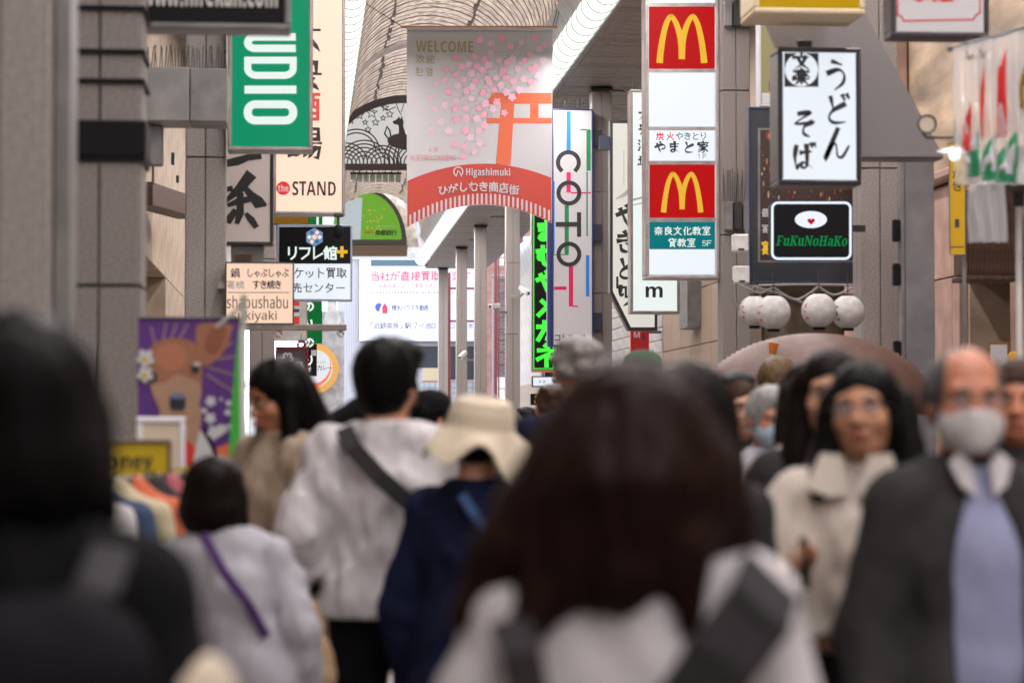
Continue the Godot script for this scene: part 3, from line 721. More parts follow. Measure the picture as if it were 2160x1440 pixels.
	part("ceiling", box_of(Vector3(2.6, 0.1, 6.2)), mats.shutter_brown, ds, Vector3(1.3, 3.94, 0))
	part("jamb", box_of(Vector3(0.25, 4.0, 0.3), 0.01), mats.beige_stone, ds, Vector3(0.0, 2.0, -2.95))
	var bs := thing("beige_stone_building", "building clad in beige stone panels behind the arch sign", "building", Vector3(7.0, 0, -42.3))
	part("wall", box_of(Vector3(2.8, 8.2, 9.1)), mats.beige_stone, bs, Vector3(1.46, 4.1, 0))
	var sp := box_of(Vector3(0.06, 0.985, 1.115), 0.006).commit()
	for i in 8:
		for k in 8: part("stone_panel", sp, mats.beige_stone, bs, Vector3(0.03, 0.5 + k, -3.93 + i * 1.13))
	part("meter_box", box_of(Vector3(0.25, 1.05, 0.9), 0.01), mats.grey_steel, bs, P(1475, 640, 42.2) * Vector3(0, 1, 0) + Vector3(-0.12, 0.1, -0.4))
	part("drain_pipe", box_of(Vector3(0.07, 7.8, 0.07), 0.02), mats.grey_paint, bs, Vector3(-0.04, 3.9, 2.2))
	var sb := thing("siding_building", "building with pale horizontal siding boards behind the ivory sign", "building", Vector3(7.0, 0, -51.7))
	part("wall", box_of(Vector3(2.8, 8.2, 9.5)), mats.siding, sb, Vector3(1.46, 4.1, 0))
	var sbm := box_of(Vector3(0.05, 0.235, 9.5), 0.008).commit()
	for k in 31: part("siding_board", sbm, mats.siding, sb, Vector3(0.03, 0.13 + k * 0.25, 0))
	var rb := thing("rear_building", "grey building along the arcade beside the far columns", "building", Vector3(9.2, 0, -74.5))
	part("wall", box_of(Vector3(2.8, 8.2, 35.8)), mats.siding, rb, Vector3(0, 4.1, 0))
	part("shop_front", box_of(Vector3(0.05, 3.0, 35)), mats.shutter_brown, rb, Vector3(-1.43, 1.55, 0))

	# beyond the arcade: the building with the screen, neighbours, brick building, pink house
	var cb := thing("corner_building", "white tiled corner building carrying the large bright screen", "building", Vector3(5.7, 0, -118.2))
	part("wall", box_of(Vector3(8.2, 14, 5)), mats.white_tile, cb, Vector3(0, 7, 0))
	var w := func(called: String, x0: float, y0: float, x1: float, y1: float, m: Material, proud: float) -> MeshInstance3D:
		var a := P(x0, y1, 115.68) - cb.position; var c := P(x1, y0, 115.68) - cb.position
		return part(called, box_of(Vector3(c.x - a.x, c.y - a.y, 0.1), 0.01), m, cb, Vector3((a.x + c.x) / 2, (a.y + c.y) / 2, 2.5 + proud))
	w.call("window", 815, 730, 865, 806, mats.glass_dark, 0.01)
	w.call("window", 867, 730, 925, 775, mats.glass_dark, 0.01)
	w.call("window", 928, 730, 1000, 800, mats.glass_dark, 0.01)
	w.call("notice_panel", 892, 776, 924, 803, M("cream", Vector3(0.38, 0.31, 0.2), 0.6), 0.02)
	w.call("shop_window", 882, 805, 1010, 852, M("lattice_frame", Vector3(0.25, 0.17, 0.12), 0.5), 0.0)
	for i in 11:
		for k in 4: w.call("pane", 884 + i * 11.4, 807 + k * 11.3, 893.6 + i * 11.4, 816.6 + k * 11.3, M("pane_pale", Vector3(0.26, 0.32, 0.37), 0.1), 0.02)
	w.call("shop_front", 760, 852, 1030, 900, mats.shutter_brown, 0.01)
	w.call("cornice", 725, 530, 1040, 545, mats.outer_white, 0.12)
	var nb := thing("balcony_building", "narrow white building with brown roof edge and balcony railing", "building", P(733, 905, 121) * Vector3(1, 0, 1))
	part("wall", box_of(Vector3(1.6, 14, 4)), mats.outer_white, nb, Vector3(-0.2, 7, -2))
	for q in [[745, 790, "glass_dark"], [800, 822, "brown_wood"], [826, 850, "glass_dark"], [700, 735, "white_paint"]]:
		var a := P(733, q[1], 121).y; var b := P(733, q[0], 121).y
		part("window" if q[2] == "glass_dark" else "balcony_band", box_of(Vector3(0.55, b - a, 0.08), 0.01), mats[q[2]], nb, Vector3(0.05, (a + b) / 2, 0.03))
	for k in 6: part("baluster", box_of(Vector3(0.03, 0.8, 0.03)), mats.dark_steel, nb, Vector3(-0.2 + k * 0.11, P(733, 880, 121).y, 0.12))
	part("rail", box_of(Vector3(0.7, 0.04, 0.04)), mats.dark_steel, nb, Vector3(0.08, P(733, 862, 121).y, 0.12))
	for k in 3: part("pole", box_of(Vector3(0.06, 9, 0.06), 0.01), mats.white_paint, nb, Vector3(0.42 + k * 0.1, 4.5, 0.3))
	var ww := thing("white_wall", "plain white shop wall carrying the round orange ringed sign", "wall", P(686, 905, 98.4) * Vector3(1, 0, 1))
	part("wall", box_of(Vector3(1.5, 6.3, 0.3), 0.01), mats.outer_white, ww, Vector3(0, 3.15, -0.16))
	var awn := st()
	var q0 := P(682, 690, 98) - ww.position
	prism(awn, PackedVector2Array([Vector2(q0.x - 0.1, q0.y - 0.1), Vector2(q0.x + 0.25, q0.y + 1.1), Vector2(q0.x + 0.4, q0.y + 1.1), Vector2(q0.x + 0.85, q0.y)]), 0.0, 0.1)
	part("torn_awning", awn, mats.siding, ww)
	var tower := thing("pink_house", "pink house with a white framed window beyond the columns", "building", P(1085, 905, 113) * Vector3(1, 0, 1))
	part("wall", box_of(Vector3(3.2, 16, 3)), M("house_pink", Vector3(0.26, 0.13, 0.115), 0.7, {"tex": "stain", "scale": 0.5}), tower, Vector3(0, 8, -1.5))
	for q in [[1104, 1121, 500, 548], [1104, 1121, 556, 585], [1050, 1062, 520, 560]]:
		var a := P(q[0], q[3], 113) - tower.position; var b := P(q[1], q[2], 113) - tower.position
		var f := part("window", box_of(Vector3(b.x - a.x, b.y - a.y, 0.1), 0.01), mats.white_paint, tower, Vector3((a.x + b.x) / 2, (a.y + b.y) / 2, 0.03))
		part("pane", box_of(Vector3(b.x - a.x - 0.12, b.y - a.y - 0.14, 0.04)), M("pane_grey", Vector3(0.25, 0.28, 0.31), 0.15), f, Vector3(0, 0, 0.04))
	var brick := thing("brick_building", "narrow building of purplish bricks with pale mortar", "building", P(1083, 905, 108) * Vector3(1, 0, 1))
	var b0 := P(1040, 795, 108) - brick.position; var b1 := P(1126, 584, 108) - brick.position
	part("wall", box_of(Vector3(b1.x - b0.x, b1.y, 0.5)), mats.mortar, brick, Vector3((b0.x + b1.x) / 2, b1.y / 2, -0.262))
	part("coping", box_of(Vector3(b1.x - b0.x + 0.1, 0.1, 0.6), 0.01), mats.grey_steel, brick, Vector3((b0.x + b1.x) / 2, b1.y + 0.06, -0.25))
	var bmesh := box_of(Vector3(0.225, 0.078, 0.03), 0.004).commit()
	var rows := int((b1.y - b0.y) / 0.108)
	var n := 0
	for r in rows:
		for c in 7:
			var x := b0.x + 0.13 + c * 0.25 + (0.125 if r % 2 else 0.0)
			if x > b1.x - 0.1 or n >= 300: continue
			part("brick", bmesh, mats["brick%d" % (rng.randi() % 4)], brick, Vector3(x, b0.y + 0.06 + r * 0.108, 0.0))
			n += 1
	part("shop_front", box_of(Vector3(b1.x - b0.x - 0.1, b0.y, 0.06), 0.01), mats.siding, brick, Vector3((b0.x + b1.x) / 2, b0.y / 2, 0.02))
	# red steel frames standing between the columns and the brick building
	for q in [[944, 950, 575, 100.0, "slim red steel post beside the last grey column", 1], [1042, 1053, 463, 101.0, "tall double red steel ladder frame before the brick wall", 2], [1097, 1103, 470, 102.0, "red steel post beside the green neon sign", 1]]:
		var d: float = q[3]
		var fr := thing("ladder_tower", q[4], "steel tower", P((q[0] + q[1]) / 2.0, 905, d) * Vector3(1, 0, 1))
		var top := P(q[0], q[2], d).y
		var wd: float = (q[1] - q[0]) * d / F
		if q[5] == 2:
			part("post", box_of(Vector3(wd * 0.6, top, 0.12), 0.01), mats.red_steel, fr, Vector3(-wd * 0.2, top / 2, 0))
			part("post", box_of(Vector3(wd * 0.25, top - 0.3, 0.1), 0.01), mats.red_steel, fr, Vector3(wd * 0.4, top / 2 - 0.15, 0))
			for k in 16: part("rung", box_of(Vector3(0.34, 0.035, 0.035)), mats.red_steel, fr, Vector3(wd * 0.4 + 0.2, 1.2 + k * 0.5, 0))
			part("beam", box_of(Vector3(0.42, 0.12, 0.08), 0.01), mats.red_steel, fr, Vector3(wd * 0.4 + 0.2, P(1050, 860, d).y, 0.01))
		else:
			part("post", box_of(Vector3(wd, top, 0.1), 0.01), mats.red_steel, fr, Vector3(0, top / 2, 0))
			if q[0] == 944:
				part("beam", box_of(Vector3(1.5, 0.08, 0.06)), mats.red_steel, fr, Vector3(0.8, P(944, 608, d).y, 0))
				part("beam", box_of(Vector3(1.5, 0.08, 0.06)), mats.red_steel, fr, Vector3(0.8, P(944, 677, d).y, 0))
			else:
				part("beam", box_of(Vector3(0.45, 0.1, 0.08)), mats.red_steel, fr, Vector3(0.2, P(1097, 517, d).y, 0))
				part("beam", box_of(Vector3(0.45, 0.14, 0.08)), mats.red_steel, fr, Vector3(0.2, P(1097, 600, d).y, 0))

# ---------- sign boards over the street ----------
func sign_materials() -> void:
	M("lit_white", Vector3(0.80, 0.86, 0.93), 0.3, {"emit": 0.92})
	M("lit_cool", Vector3(0.84, 0.93, 0.90), 0.3, {"emit": 0.88})
	M("lit_ivory", Vector3(0.86, 0.84, 0.76), 0.35, {"emit": 0.7})
	M("lit_peach", Vector3(1.0, 0.66, 0.51), 0.3, {"emit": 1.05})
	M("lit_peach_pale", Vector3(1.0, 0.70, 0.53), 0.3, {"emit": 0.85})
	M("lit_green", Vector3(0.0, 0.28, 0.13), 0.35, {"emit": 0.8})
	M("lit_letter", Vector3(0.80, 0.92, 0.87), 0.35, {"emit": 0.85})
	M("lit_red", Vector3(0.47, 0.0, 0.002), 0.5, {"emit": 0.85, "spec": 0.25})
	M("lit_yellow", Vector3(0.80, 0.46, 0.04), 0.35, {"emit": 0.85})
	M("lit_gold", Vector3(0.55, 0.33, 0.0), 0.35, {"emit": 0.7})
	M("lit_teal", Vector3(0.0, 0.19, 0.21), 0.35, {"emit": 0.75})
	M("neon_green", Vector3(0.07, 0.95, 0.06), 0.35, {"emit": 1.0})
	M("screen", Vector3(0.80, 0.83, 1.0), 0.3, {"emit": 0.95})
	M("screen_rose", Vector3(0.75, 0.10, 0.18), 0.3, {"emit": 0.8})
	M("screen_grey", Vector3(0.22, 0.22, 0.30), 0.3, {"emit": 0.5})
	M("screen_pink", Vector3(0.80, 0.42, 0.46), 0.3, {"emit": 0.7})
	M("screen_blue", Vector3(0.12, 0.20, 0.80), 0.3, {"emit": 0.7})
	M("screen_town", Vector3(0.25, 0.42, 0.55), 0.3, {"emit": 0.4, "tex": "speck", "scale": 3.0})
	M("aluminium", Vector3(0.36, 0.33, 0.31), 0.4, {"metal": 0.35, "tex": "stain", "scale": 1.4})
	M("ivory", Vector3(0.55, 0.50, 0.46), 0.5)
	M("plain_white", Vector3(0.5, 0.5, 0.52), 0.45)
	M("red_ink", Vector3(0.55, 0.02, 0.02), 0.5)
	M("blue_frame", Vector3(0.018, 0.03, 0.13), 0.4)
	M("navy", Vector3(0.018, 0.025, 0.05), 0.4)
	M("sky_blue", Vector3(0.0, 0.20, 0.60), 0.4)
	M("magenta", Vector3(0.58, 0.0, 0.09), 0.4)
	M("leaf_green", Vector3(0.0, 0.20, 0.065), 0.4)
	M("orange", Vector3(0.62, 0.13, 0.04), 0.6)
	M("dark_brown_ink", Vector3(0.08, 0.01, 0.01), 0.6)
	M("faint_ink", Vector3(0.38, 0.37, 0.35), 0.6)

func arches(b: Board, cx: float, base: float, k: float, m: Material) -> void:     # the double arch, k = pixels per unit of the drawn shape
	var l := [-164, 0, 50, -158, -62, 48, -143, -160, 45, -123, -250, 42, -101, -305, 38, -83, -326, 36, -62, -310, 38, -38, -264, 42, -18, -200, 46, -5, -130, 48, 0, -28, 48]
	for sg: float in [1.0, -1.0]:
		var pts := PackedVector2Array(); var ws := []
		for i in range(0, l.size(), 3):
			pts.append(Vector2(cx + sg * l[i] * k, base + l[i + 1] * k)); ws.append(l[i + 2] * k)
		var sp := smooth(pts, 4)
		var sw := []
		for i in sp.size():
			var u := float(i) / 4; var j := mini(int(u), ws.size() - 2)
			sw.append(lerpf(ws[j], ws[j + 1], u - j))
		line(b, sp, sw, m, "arch_emblem")

func star(c: Vector2, r: float, inner: float, n := 5, rot := -PI / 2) -> PackedVector2Array:
	var o := PackedVector2Array()
	for i in n * 2: o.append(c + Vector2.from_angle(rot + PI * i / n) * (r if i % 2 == 0 else r * inner))
	return o

func blossom(c: Vector2, r: float, rot: float) -> PackedVector2Array:
	var o := PackedVector2Array()
	for i in 30:
		var a := TAU * i / 30
		o.append(c + Vector2.from_angle(a + rot) * r * (0.58 + 0.42 * pow(absf(cos(a * 2.5)), 0.7)))
	return o

func build_signs() -> void:
	sign_materials()
	var alu: Material = mats.aluminium
	# the white sign with red panels and yellow arches
	var b := board("tower_sign", "tall sign box with two red panels bearing yellow arches", [1362, -60, 1517, 588], 31, 0.35, 7, alu, mats.plain_white)
	rect(b, 1370, -52, 1508, 6, mats.lit_white, "lit_panel")
	rect(b, 1369, 14, 1508, 145, mats.lit_red, "lit_panel")
	rect(b, 1369, 153, 1508, 267, mats.lit_white, "lit_panel")
	rect(b, 1370, 275, 1508, 339, mats.lit_white, "lit_panel")
	rect(b, 1370, 347, 1508, 459, mats.lit_red, "lit_panel")
	rect(b, 1370, 468, 1508, 525, mats.lit_teal, "lit_panel")
	rect(b, 1370, 526, 1508, 579, mats.lit_white, "lit_panel")
	for y in [10, 149, 271, 343, 463]: rect(b, 1368, y - 3.5, 1510, y + 3.5, alu, "divider")
	arches(b, 1438.5, 127.5, 0.284, mats.lit_yellow)
	arches(b, 1439, 443.5, 0.236, mats.lit_yellow)
	text(b, "炭火", 1384, 279, 17, mats.red_ink, {"gap": 21.5, "w": 0.12})
	text(b, "やきとり", 1425, 279, 16, mats.ink, {"gap": 17, "w": 0.10})
	text(b, "やまと家", 1381, 299, 24, mats.ink, {"gap": 30, "w": 0.15, "brush": true})
	text(b, "1F", 1470, 325, 10, mats.ink, {"gap": 11})
	text(b, "奈良文化教室", 1380, 478, 18, mats.lit_letter, {"gap": 20.2, "w": 0.11})
	text(b, "貸教室", 1409, 503, 18, mats.lit_letter, {"gap": 20.2, "w": 0.11})
	text(b, "5F", 1480, 507, 12, mats.lit_letter, {"gap": 10})
	bracket(b, 1510, 1532, 120, 30, mats.grey_steel, -0.15)
	bracket(b, 1510, 1532, 455, 30, mats.grey_steel, -0.15)
	# fittings on that column
	var cx := P(1550, 905, 31).x
	for q in [[28, 55], [455, 60]]:
		var f := thing("column_clamp", "weathered metal clamp box on the column behind the arch sign", "clamp", Vector3(cx, P(1545, q[0], 30.7).y, -30.72), 0, "clamp boxes on the arch sign's column")
		for k in 3: part("plate", box_of(Vector3(0.1, q[1] * 31 / F, 0.1), 0.008), mats.grey_steel if k != 1 else mats.dark_steel, f, Vector3(-0.12 + k * 0.12, 0, 0))
		if q[0] == 455: spikes(f, Vector3(0, 0.19, 0), 0.4, 0.4, 16)
	# m sign
	b = board("m_sign", "white lit sign box ending in a small letter m", [1330, 190, 1433, 661], 34, 0.3, 6, alu, mats.lit_cool)
	text(b, "大衆酒場", 1347, 229, 25, mats.ink, {"vert": true, "gap": 32, "w": 0.13, "brush": true})
	line(b, V2([1337, 421, 1360, 415, 1380, 408]), 4, mats.faint_ink)
	line(b, V2([1337, 432, 1360, 427, 1380, 422]), 2, mats.faint_ink)
	line(b, oval(Vector2(1372, 352), 14, 16, 20), 1.5, mats.faint_ink, "print", true)
	latin(b, "m", 1362, 604, 1398, 627, mats.ink)
	bracket(b, 1428, 1470, 330, 12, mats.grey_steel, -0.2)
	spikes(b.root, Vector3(0, on(b, 1380, 190).y, -0.05), 0.7, 0.15, 16)
	# ivory sign with a slanted corner
	b = Board.new(); b.d = 38.5
	b.root = thing("ivory_sign", "ivory lit sign with dark frame and slanted lower corner", "sign", P(1355, 696, b.d))
	var outl := V2([1287, 253, 1387, 253, 1387, 697, 1326, 697, 1287, 617])
	part("frame", prism_of(on_all(b, outl), -0.25, 0.0), mats.dark_steel, b.root)
	fill(b, V2([1293, 260, 1381, 260, 1381, 690, 1331, 690, 1293, 614]), mats.lit_ivory, "face_panel", 0.01)
	b.z += 0.006
	text(b, "やきとり", 1299, 432, 46, mats.ink, {"vert": true, "gap": 56, "w": 0.14, "brush": true})
	line(b, V2([1302, 585, 1302, 606, 1320, 606, 1320, 626, 1345, 626]), 5, mats.ink)
	line(b, V2([1298, 420, 1315, 412, 1332, 398, 1345, 385]), [1.0, 8.0, 9.0, 4.0], mats.faint_ink)
	for x in [1316, 1324]: line(b, V2([x, 318, x, 390]), 1.2, mats.faint_ink)
	bracket(b, 1266, 1290, 300, 30, mats.navy, -0.12); bracket(b, 1383, 1420, 500, 10, mats.navy, -0.12)
	b = board("red_vertical_sign", "narrow red vertical sign below the ivory sign", [1331, 640, 1369, 860], 47, 0.15, 1, mats.red_ink, M("sign_red", Vector3(0.42, 0.01, 0.02), 0.5))
	latin(b, "M", 1337, 700, 1350, 712, mats.plain_white); latin(b, "&", 1354, 702, 1362, 716, mats.dark_brown_ink)
	latin(b, "S", 1342, 742, 1354, 758, mats.plain_white)
	bracket(b, 1365, 1440, 700, 6, mats.grey_steel, -0.1)
	# white sign with blue frame, letters turned on their side
	b = board("blue_framed_sign", "white vertical sign with blue frame and coloured bars", [1165, 230, 1251, 730], 44, 0.3, 3, mats.blue_frame, mats.plain_white)
	var ln := func(x0: float, y0: float, x1: float, y1: float, k: String): rect(b, x0, y0, x1, y1, mats[k])
	for q in [[1195, 235, 1204, 322, "sky_blue"], [1195, 363, 1204, 406, "magenta"], [1204, 405, 1247, 408, "magenta"], [1191, 433, 1200, 537, "leaf_green"], [1168, 536, 1198, 538, "leaf_green"], [1200, 562, 1209, 646, "magenta"], [1209, 644, 1219, 647, "magenta"], [1169, 604, 1195, 611, "magenta"], [1237, 273, 1246, 360, "leaf_green"], [1237, 361, 1240, 498, "leaf_green"], [1224, 272, 1236.9, 275, "leaf_green"], [1236, 538, 1243, 625, "sky_blue"], [1167, 382, 1170, 535, "sky_blue"]]:
		ln.call(q[0], q[1], q[2], q[3], q[4])
	line(b, oval(Vector2(1199, 343), 22, 22, 24, 0.75 * PI, 2.25 * PI), 9, mats.ink, "lettering")
	line(b, oval(Vector2(1200, 407), 22, 22, 28), 9, mats.ink, "lettering", true)
	line(b, V2([1221.5, 451, 1221.5, 496]), 9, mats.ink, "lettering")
	line(b, V2([1176, 473, 1217, 473]), 10, mats.ink, "lettering")
	line(b, oval(Vector2(1200, 536), 22, 22, 28), 9, mats.ink, "lettering", true)
	text(b, "コトモール", 1169, 705, 14, mats.ink, {"gap": 14, "w": 0.15})
	for y in [289, 489, 676]: bracket(b, 1249, 1272, y, 36, mats.navy, -0.2)
	spikes(b.root, Vector3(0, on(b, 1208, 230).y, -0.1), 0.7, 0.2, 20)
	part("side_board", prism_of(on_all(b, V2([1156, 380, 1164.5, 380, 1164.5, 733, 1156, 728])), -0.3, -0.1), mats.blue_frame, b.root)
	# green neon sign
	b = board("neon_sign", "black vertical sign with bright green neon characters", [1121, 440, 1172, 782], 52, 0.3, 2.5, alu, mats.black)
	line(b, V2([1126, 446, 1167, 446, 1167, 777, 1126, 777]), 1.8, mats.neon_green, "neon_border", true)
	line(b, V2([1126, 778, 1126, 446]), 1.8, mats.neon_green, "neon_border")
	text(b, "まむやメガネ", 1131, 465, 44, mats.neon_green, {"vert": true, "gap": 52.5, "w": 0.22})
	rect(b, 1121, 782, 1172, 785, mats.orange, "base_strip")
	bracket(b, 1166, 1180, 600, 20, mats.dark_steel, -0.2)
	b = board("lit_plate", "small white lit plate with one brush character below the neon sign", [1122, 793, 1190, 816], 53, 0.2, 2.5, mats.dark_steel, mats.lit_white)
	text(b, "菊", 1163, 797, 15, mats.ink, {"w": 0.12}); text(b, "本店", 1136, 802, 6, mats.faint_ink, {"gap": 9})
	bracket(b, 1150, 1166, 788, 10, mats.dark_steel)
	b = board("cafe_sign", "small black cafe sign with a yellow figure", [1119, 830, 1164, 854], 53, 0.2, 1.5, mats.dark_steel, mats.black)
	fill(b, V2([1126, 848, 1130, 840, 1128, 835, 1133, 832, 1136, 836, 1134, 841, 1140, 847, 1138, 851, 1130, 851]), mats.lit_yellow)
	latin(b, "Cafe", 1141, 843, 1158, 850, mats.lit_letter, false)
	bracket(b, 1140, 1162, 824, 12, mats.dark_steel)

	# hanging cloth banner
	b = Board.new(); b.d = 40.0
	b.root = thing("hanging_banner", "white cloth banner with pink blossoms and a red gate print", "banner", P(1011, 478, b.d))
	var arc := func(y: float, drop: float, x0: float, x1: float, n := 24) -> PackedVector2Array:
		var o := PackedVector2Array()
		for i in n + 1:
			var u := float(i) / n
			o.append(Vector2(lerpf(x0, x1, u), y + drop * pow(u * 2 - 1.05, 2)))
		return o
	var low: PackedVector2Array = arc.call(432, 43.0, 858, 1164)
	var cloth := PackedVector2Array([Vector2(1166, 58), Vector2(858, 58)])
	cloth.append_array(low)
	part("cloth", prism_of(on_all(b, cloth), -0.006, 0.0), M("banner_cloth", Vector3(0.57, 0.565, 0.58), 0.8, {"tex": "weave", "scale": 3.0, "back": Vector3(0.2, 0.2, 0.2)}), b.root)
	var red := M("banner_red", Vector3(0.50, 0.058, 0.04), 0.75, {"tex": "weave", "scale": 3.0})
	var band: PackedVector2Array = arc.call(345.0, 33.0, 859, 1163)
	var l2: PackedVector2Array = arc.call(431.0, 43.0, 859, 1163)
	l2.reverse(); band.append_array(l2)
	fill(b, band, red, "red_band")
	for i in 32:
		var x := 863.0 + i * 9.45
		var u := (x - 858) / 306.0 * 2 - 1.05
		rect(b, x, 432 + 43 * u * u - 24, x + 4.3, 432 + 43 * u * u - 1.5, mats.banner_cloth, "stripe")
		b.z -= 0.0004
	b.z += 0.001
	var tor := M("torii_orange", Vector3(0.66, 0.135, 0.055), 0.75, {"tex": "weave", "scale": 3.0})
	fill(b, V2([1026, 215, 1040, 196, 1164, 196, 1164, 219, 1034, 219]), tor)
	fill(b, V2([1026, 249, 1164, 249, 1164, 260, 1026, 260]), tor)
	fill(b, V2([1057, 219.5, 1085, 219.5, 1077, 348, 1046, 346]), tor)
	rect(b, 1118, 219.5, 1136, 248.5, tor)
	var tan := M("tan_print", Vector3(0.30, 0.25, 0.14), 0.7)
	latin(b, "WELCOME", 877, 87, 998, 109, tan)
	text(b, "欢迎", 877, 116, 18, tan, {"gap": 21, "w": 0.09}); text(b, "환영", 876, 142, 18, tan, {"gap": 21, "w": 0.09})
	var rose := M("rose_print", Vector3(0.50, 0.20, 0.22), 0.7)
	text(b, "4月", 902, 311, 10, rose, {"gap": 12}); text(b, "氷室神社の枝垂桜", 863, 326, 13, rose, {"gap": 12.3, "w": 0.07})
	var twig := M("twig_print", Vector3(0.36, 0.33, 0.33), 0.7)
	for q in [[1110, 75, 1060, 130, 1010, 170, 960, 220, 948, 262], [1112, 75, 1095, 120, 1082, 165], [1070, 108, 1045, 112], [1030, 160, 1000, 220, 970, 280], [1000, 240, 985, 290, 970, 325], [1088, 90, 1060, 130, 1040, 175]]: line(b, smooth(V2(q), 5), 1.0, twig)
	var pinks := [M("blossom_a", Vector3(0.62, 0.36, 0.45), 0.75), M("blossom_b", Vector3(0.60, 0.42, 0.53), 0.75), M("blossom_c", Vector3(0.64, 0.31, 0.39), 0.75)]
	var spots := [1012, 84, 1036, 92, 1059, 80, 1076, 98, 1100, 90, 1128, 80, 1149, 95, 1138, 104, 962, 122, 1000, 120, 1035, 112, 1022, 126, 1052, 128, 1082, 124, 1107, 128, 1117, 115, 1145, 128, 942, 147, 974, 141, 988, 136, 1006, 140, 1018, 148, 1030, 138, 1061, 148, 1070, 132, 1092, 146, 1120, 146, 1131, 140, 1136, 160, 961, 158, 978, 168, 994, 155, 1002, 172, 1028, 166, 1046, 164, 1067, 164, 1083, 172, 1104, 167, 1120, 174, 938, 170, 965, 181, 945, 194, 984, 192, 996, 184, 1020, 196, 1032, 175, 1056, 180, 1042, 190, 962, 212, 938, 222, 960, 230, 982, 228, 994, 208, 1010, 228, 1024, 218, 1040, 230, 1048, 215, 1068, 195, 930, 257, 962, 253, 983, 249, 1006, 250, 1020, 242, 1022, 265, 946, 276, 982, 276, 1010, 276, 992, 290, 958, 304, 980, 309, 1012, 302, 977, 330, 1080, 205, 1096, 190, 1064, 238]
	for i in range(0, spots.size(), 2):
		fill(b, blossom(Vector2(spots[i], spots[i + 1]), rng.randf_range(7.4, 9.4), rng.randf() * 2), pinks[(i / 2) % 3], "blossom_print", 0.0002)
		b.z -= 0.0004 - 0.00006
	b.z += 0.001
	for q in [[908, 207], [917, 230], [909, 272], [1000, 321], [920, 178]]: fill(b, oval(Vector2(q[0], q[1]), 5, 6, 14), pinks[0], "blossom_print")
	latin(b, "Higashimuki", 983, 355, 1076, 375, mats.banner_cloth)
	line(b, oval(Vector2(966.5, 362), 9.5, 9.5, 24, 0.7 * PI, 2.3 * PI), 2.6, mats.banner_cloth, "emblem")
	line(b, V2([962, 372, 966, 360, 970, 364, 973, 372]), 2.0, mats.banner_cloth, "emblem")
	text(b, "ひがしむき商店街", 924, 387, 20, mats.banner_cloth, {"gap": 21.4, "w": 0.14, "arc": [3.5, 1.0, -2.0, -3.5, -3.5, -2.5, -0.5, 3.0]})
	var rod := st()
	tube(rod, [P(845, 57, 40) - b.root.position, P(1176, 57, 40) - b.root.position], 0.022, 8)
	part("rod", rod, M("copper_rod", Vector3(0.45, 0.2, 0.1), 0.4), b.root)
	var wires := st()
	for q in [[1172, 57, 1190, -25], [850, 57, 720, -25], [1166, 57, 1186, -22]]: tube(wires, [P(q[0], q[1], 40) - b.root.position, P(q[2], q[3], 40.2) - b.root.position], 0.006, 4)
	part("hanging_wire", wires, mats.dark_steel, b.root)
	var roll := st()
	tube(roll, [P(859, 62, 40) - b.root.position + Vector3(0, 0, 0.01), P(1165, 62, 40) - b.root.position + Vector3(0, 0, 0.01)], 0.035, 10)
	part("rod_pocket", roll, mats.banner_cloth, b.root)

	# deer lattice lunette in the vault
	b = Board.new(); b.d = 60.0
	var bronze := M("bronze", Vector3(0.075, 0.06, 0.065), 0.5, {"metal": 0.3})
	b.root = thing("lattice_lunette", "dark metal lattice arch with deer stars and waves", "lattice", P(852, 358, b.d))
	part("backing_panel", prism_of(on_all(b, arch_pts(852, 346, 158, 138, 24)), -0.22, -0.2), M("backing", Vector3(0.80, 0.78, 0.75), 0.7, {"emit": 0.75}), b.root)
	var s := st()
	ribbon(s, on_all(b, arch_pts(852, 350, 163, 141, 30)), 15.0 * 60 / F, 0.05, 0.15)
	part("arch_frame", s, bronze, b.root)
	s = st()
	ribbon(s, on_all(b, V2([690, 352, 1015, 352])), 13.0 * 60 / F, 0.055, 0.16)
	part("bottom_bar", s, bronze, b.root)
	var lace := func(pts: PackedVector2Array, w: float, closed: bool) -> void:
		var ss := st()
		ribbon(ss, on_all(b, pts), w * 60 / F, b.z, 0.04, closed)
		b.z += 0.0006
		part("lattice_strip", ss, bronze, b.root)
	for q in [[729, 345, [46, 38, 30, 22, 14]], [768, 345, [52, 44, 36, 27, 18]], [806, 345, [40, 32, 24, 15]], [752, 318, [48, 40]], [880, 345, [44, 36, 28, 20]], [925, 345, [50, 42, 33, 24]], [970, 345, [42, 34, 25, 16]]]:
		for r: float in q[2]:
			var pts := oval(Vector2(q[0], q[1]), r, r * 0.95, 20, PI, TAU)
			lace.call(pts, 2.6, false)
	for q in [[739, 253, 9], [758, 243, 9], [784, 238, 12], [812, 227, 8], [792, 258, 8], [770, 258, 6], [776, 273, 7], [822, 241, 8], [808, 249, 6], [748, 236, 6], [880, 232, 10], [905, 240, 9], [930, 250, 10], [950, 262, 8]]:
		lace.call(star(Vector2(q[0], q[1]), q[2], 0.45), 1.7, true)
	for q in [[835, 216, 840, 232, 846, 242], [852, 218, 846, 236], [764, 226, 790, 238], [800, 222, 818, 232, 834, 226]]: lace.call(V2(q), 1.6, false)
	var deer := smooth(V2([828, 257, 837, 252, 841, 246, 844, 252, 847, 245, 849, 252, 851, 258, 850, 266, 853, 276, 856, 284, 868, 286, 880, 287, 888, 292, 886, 302, 880, 312, 868, 316, 850, 316, 836, 312, 824, 308, 817, 298, 820, 290, 832, 284, 840, 282, 841, 274, 840, 264, 832, 262]), 3, true)
	part("deer_figure", prism_of(on_all(b, deer), 0.0, 0.08), bronze, b.root)
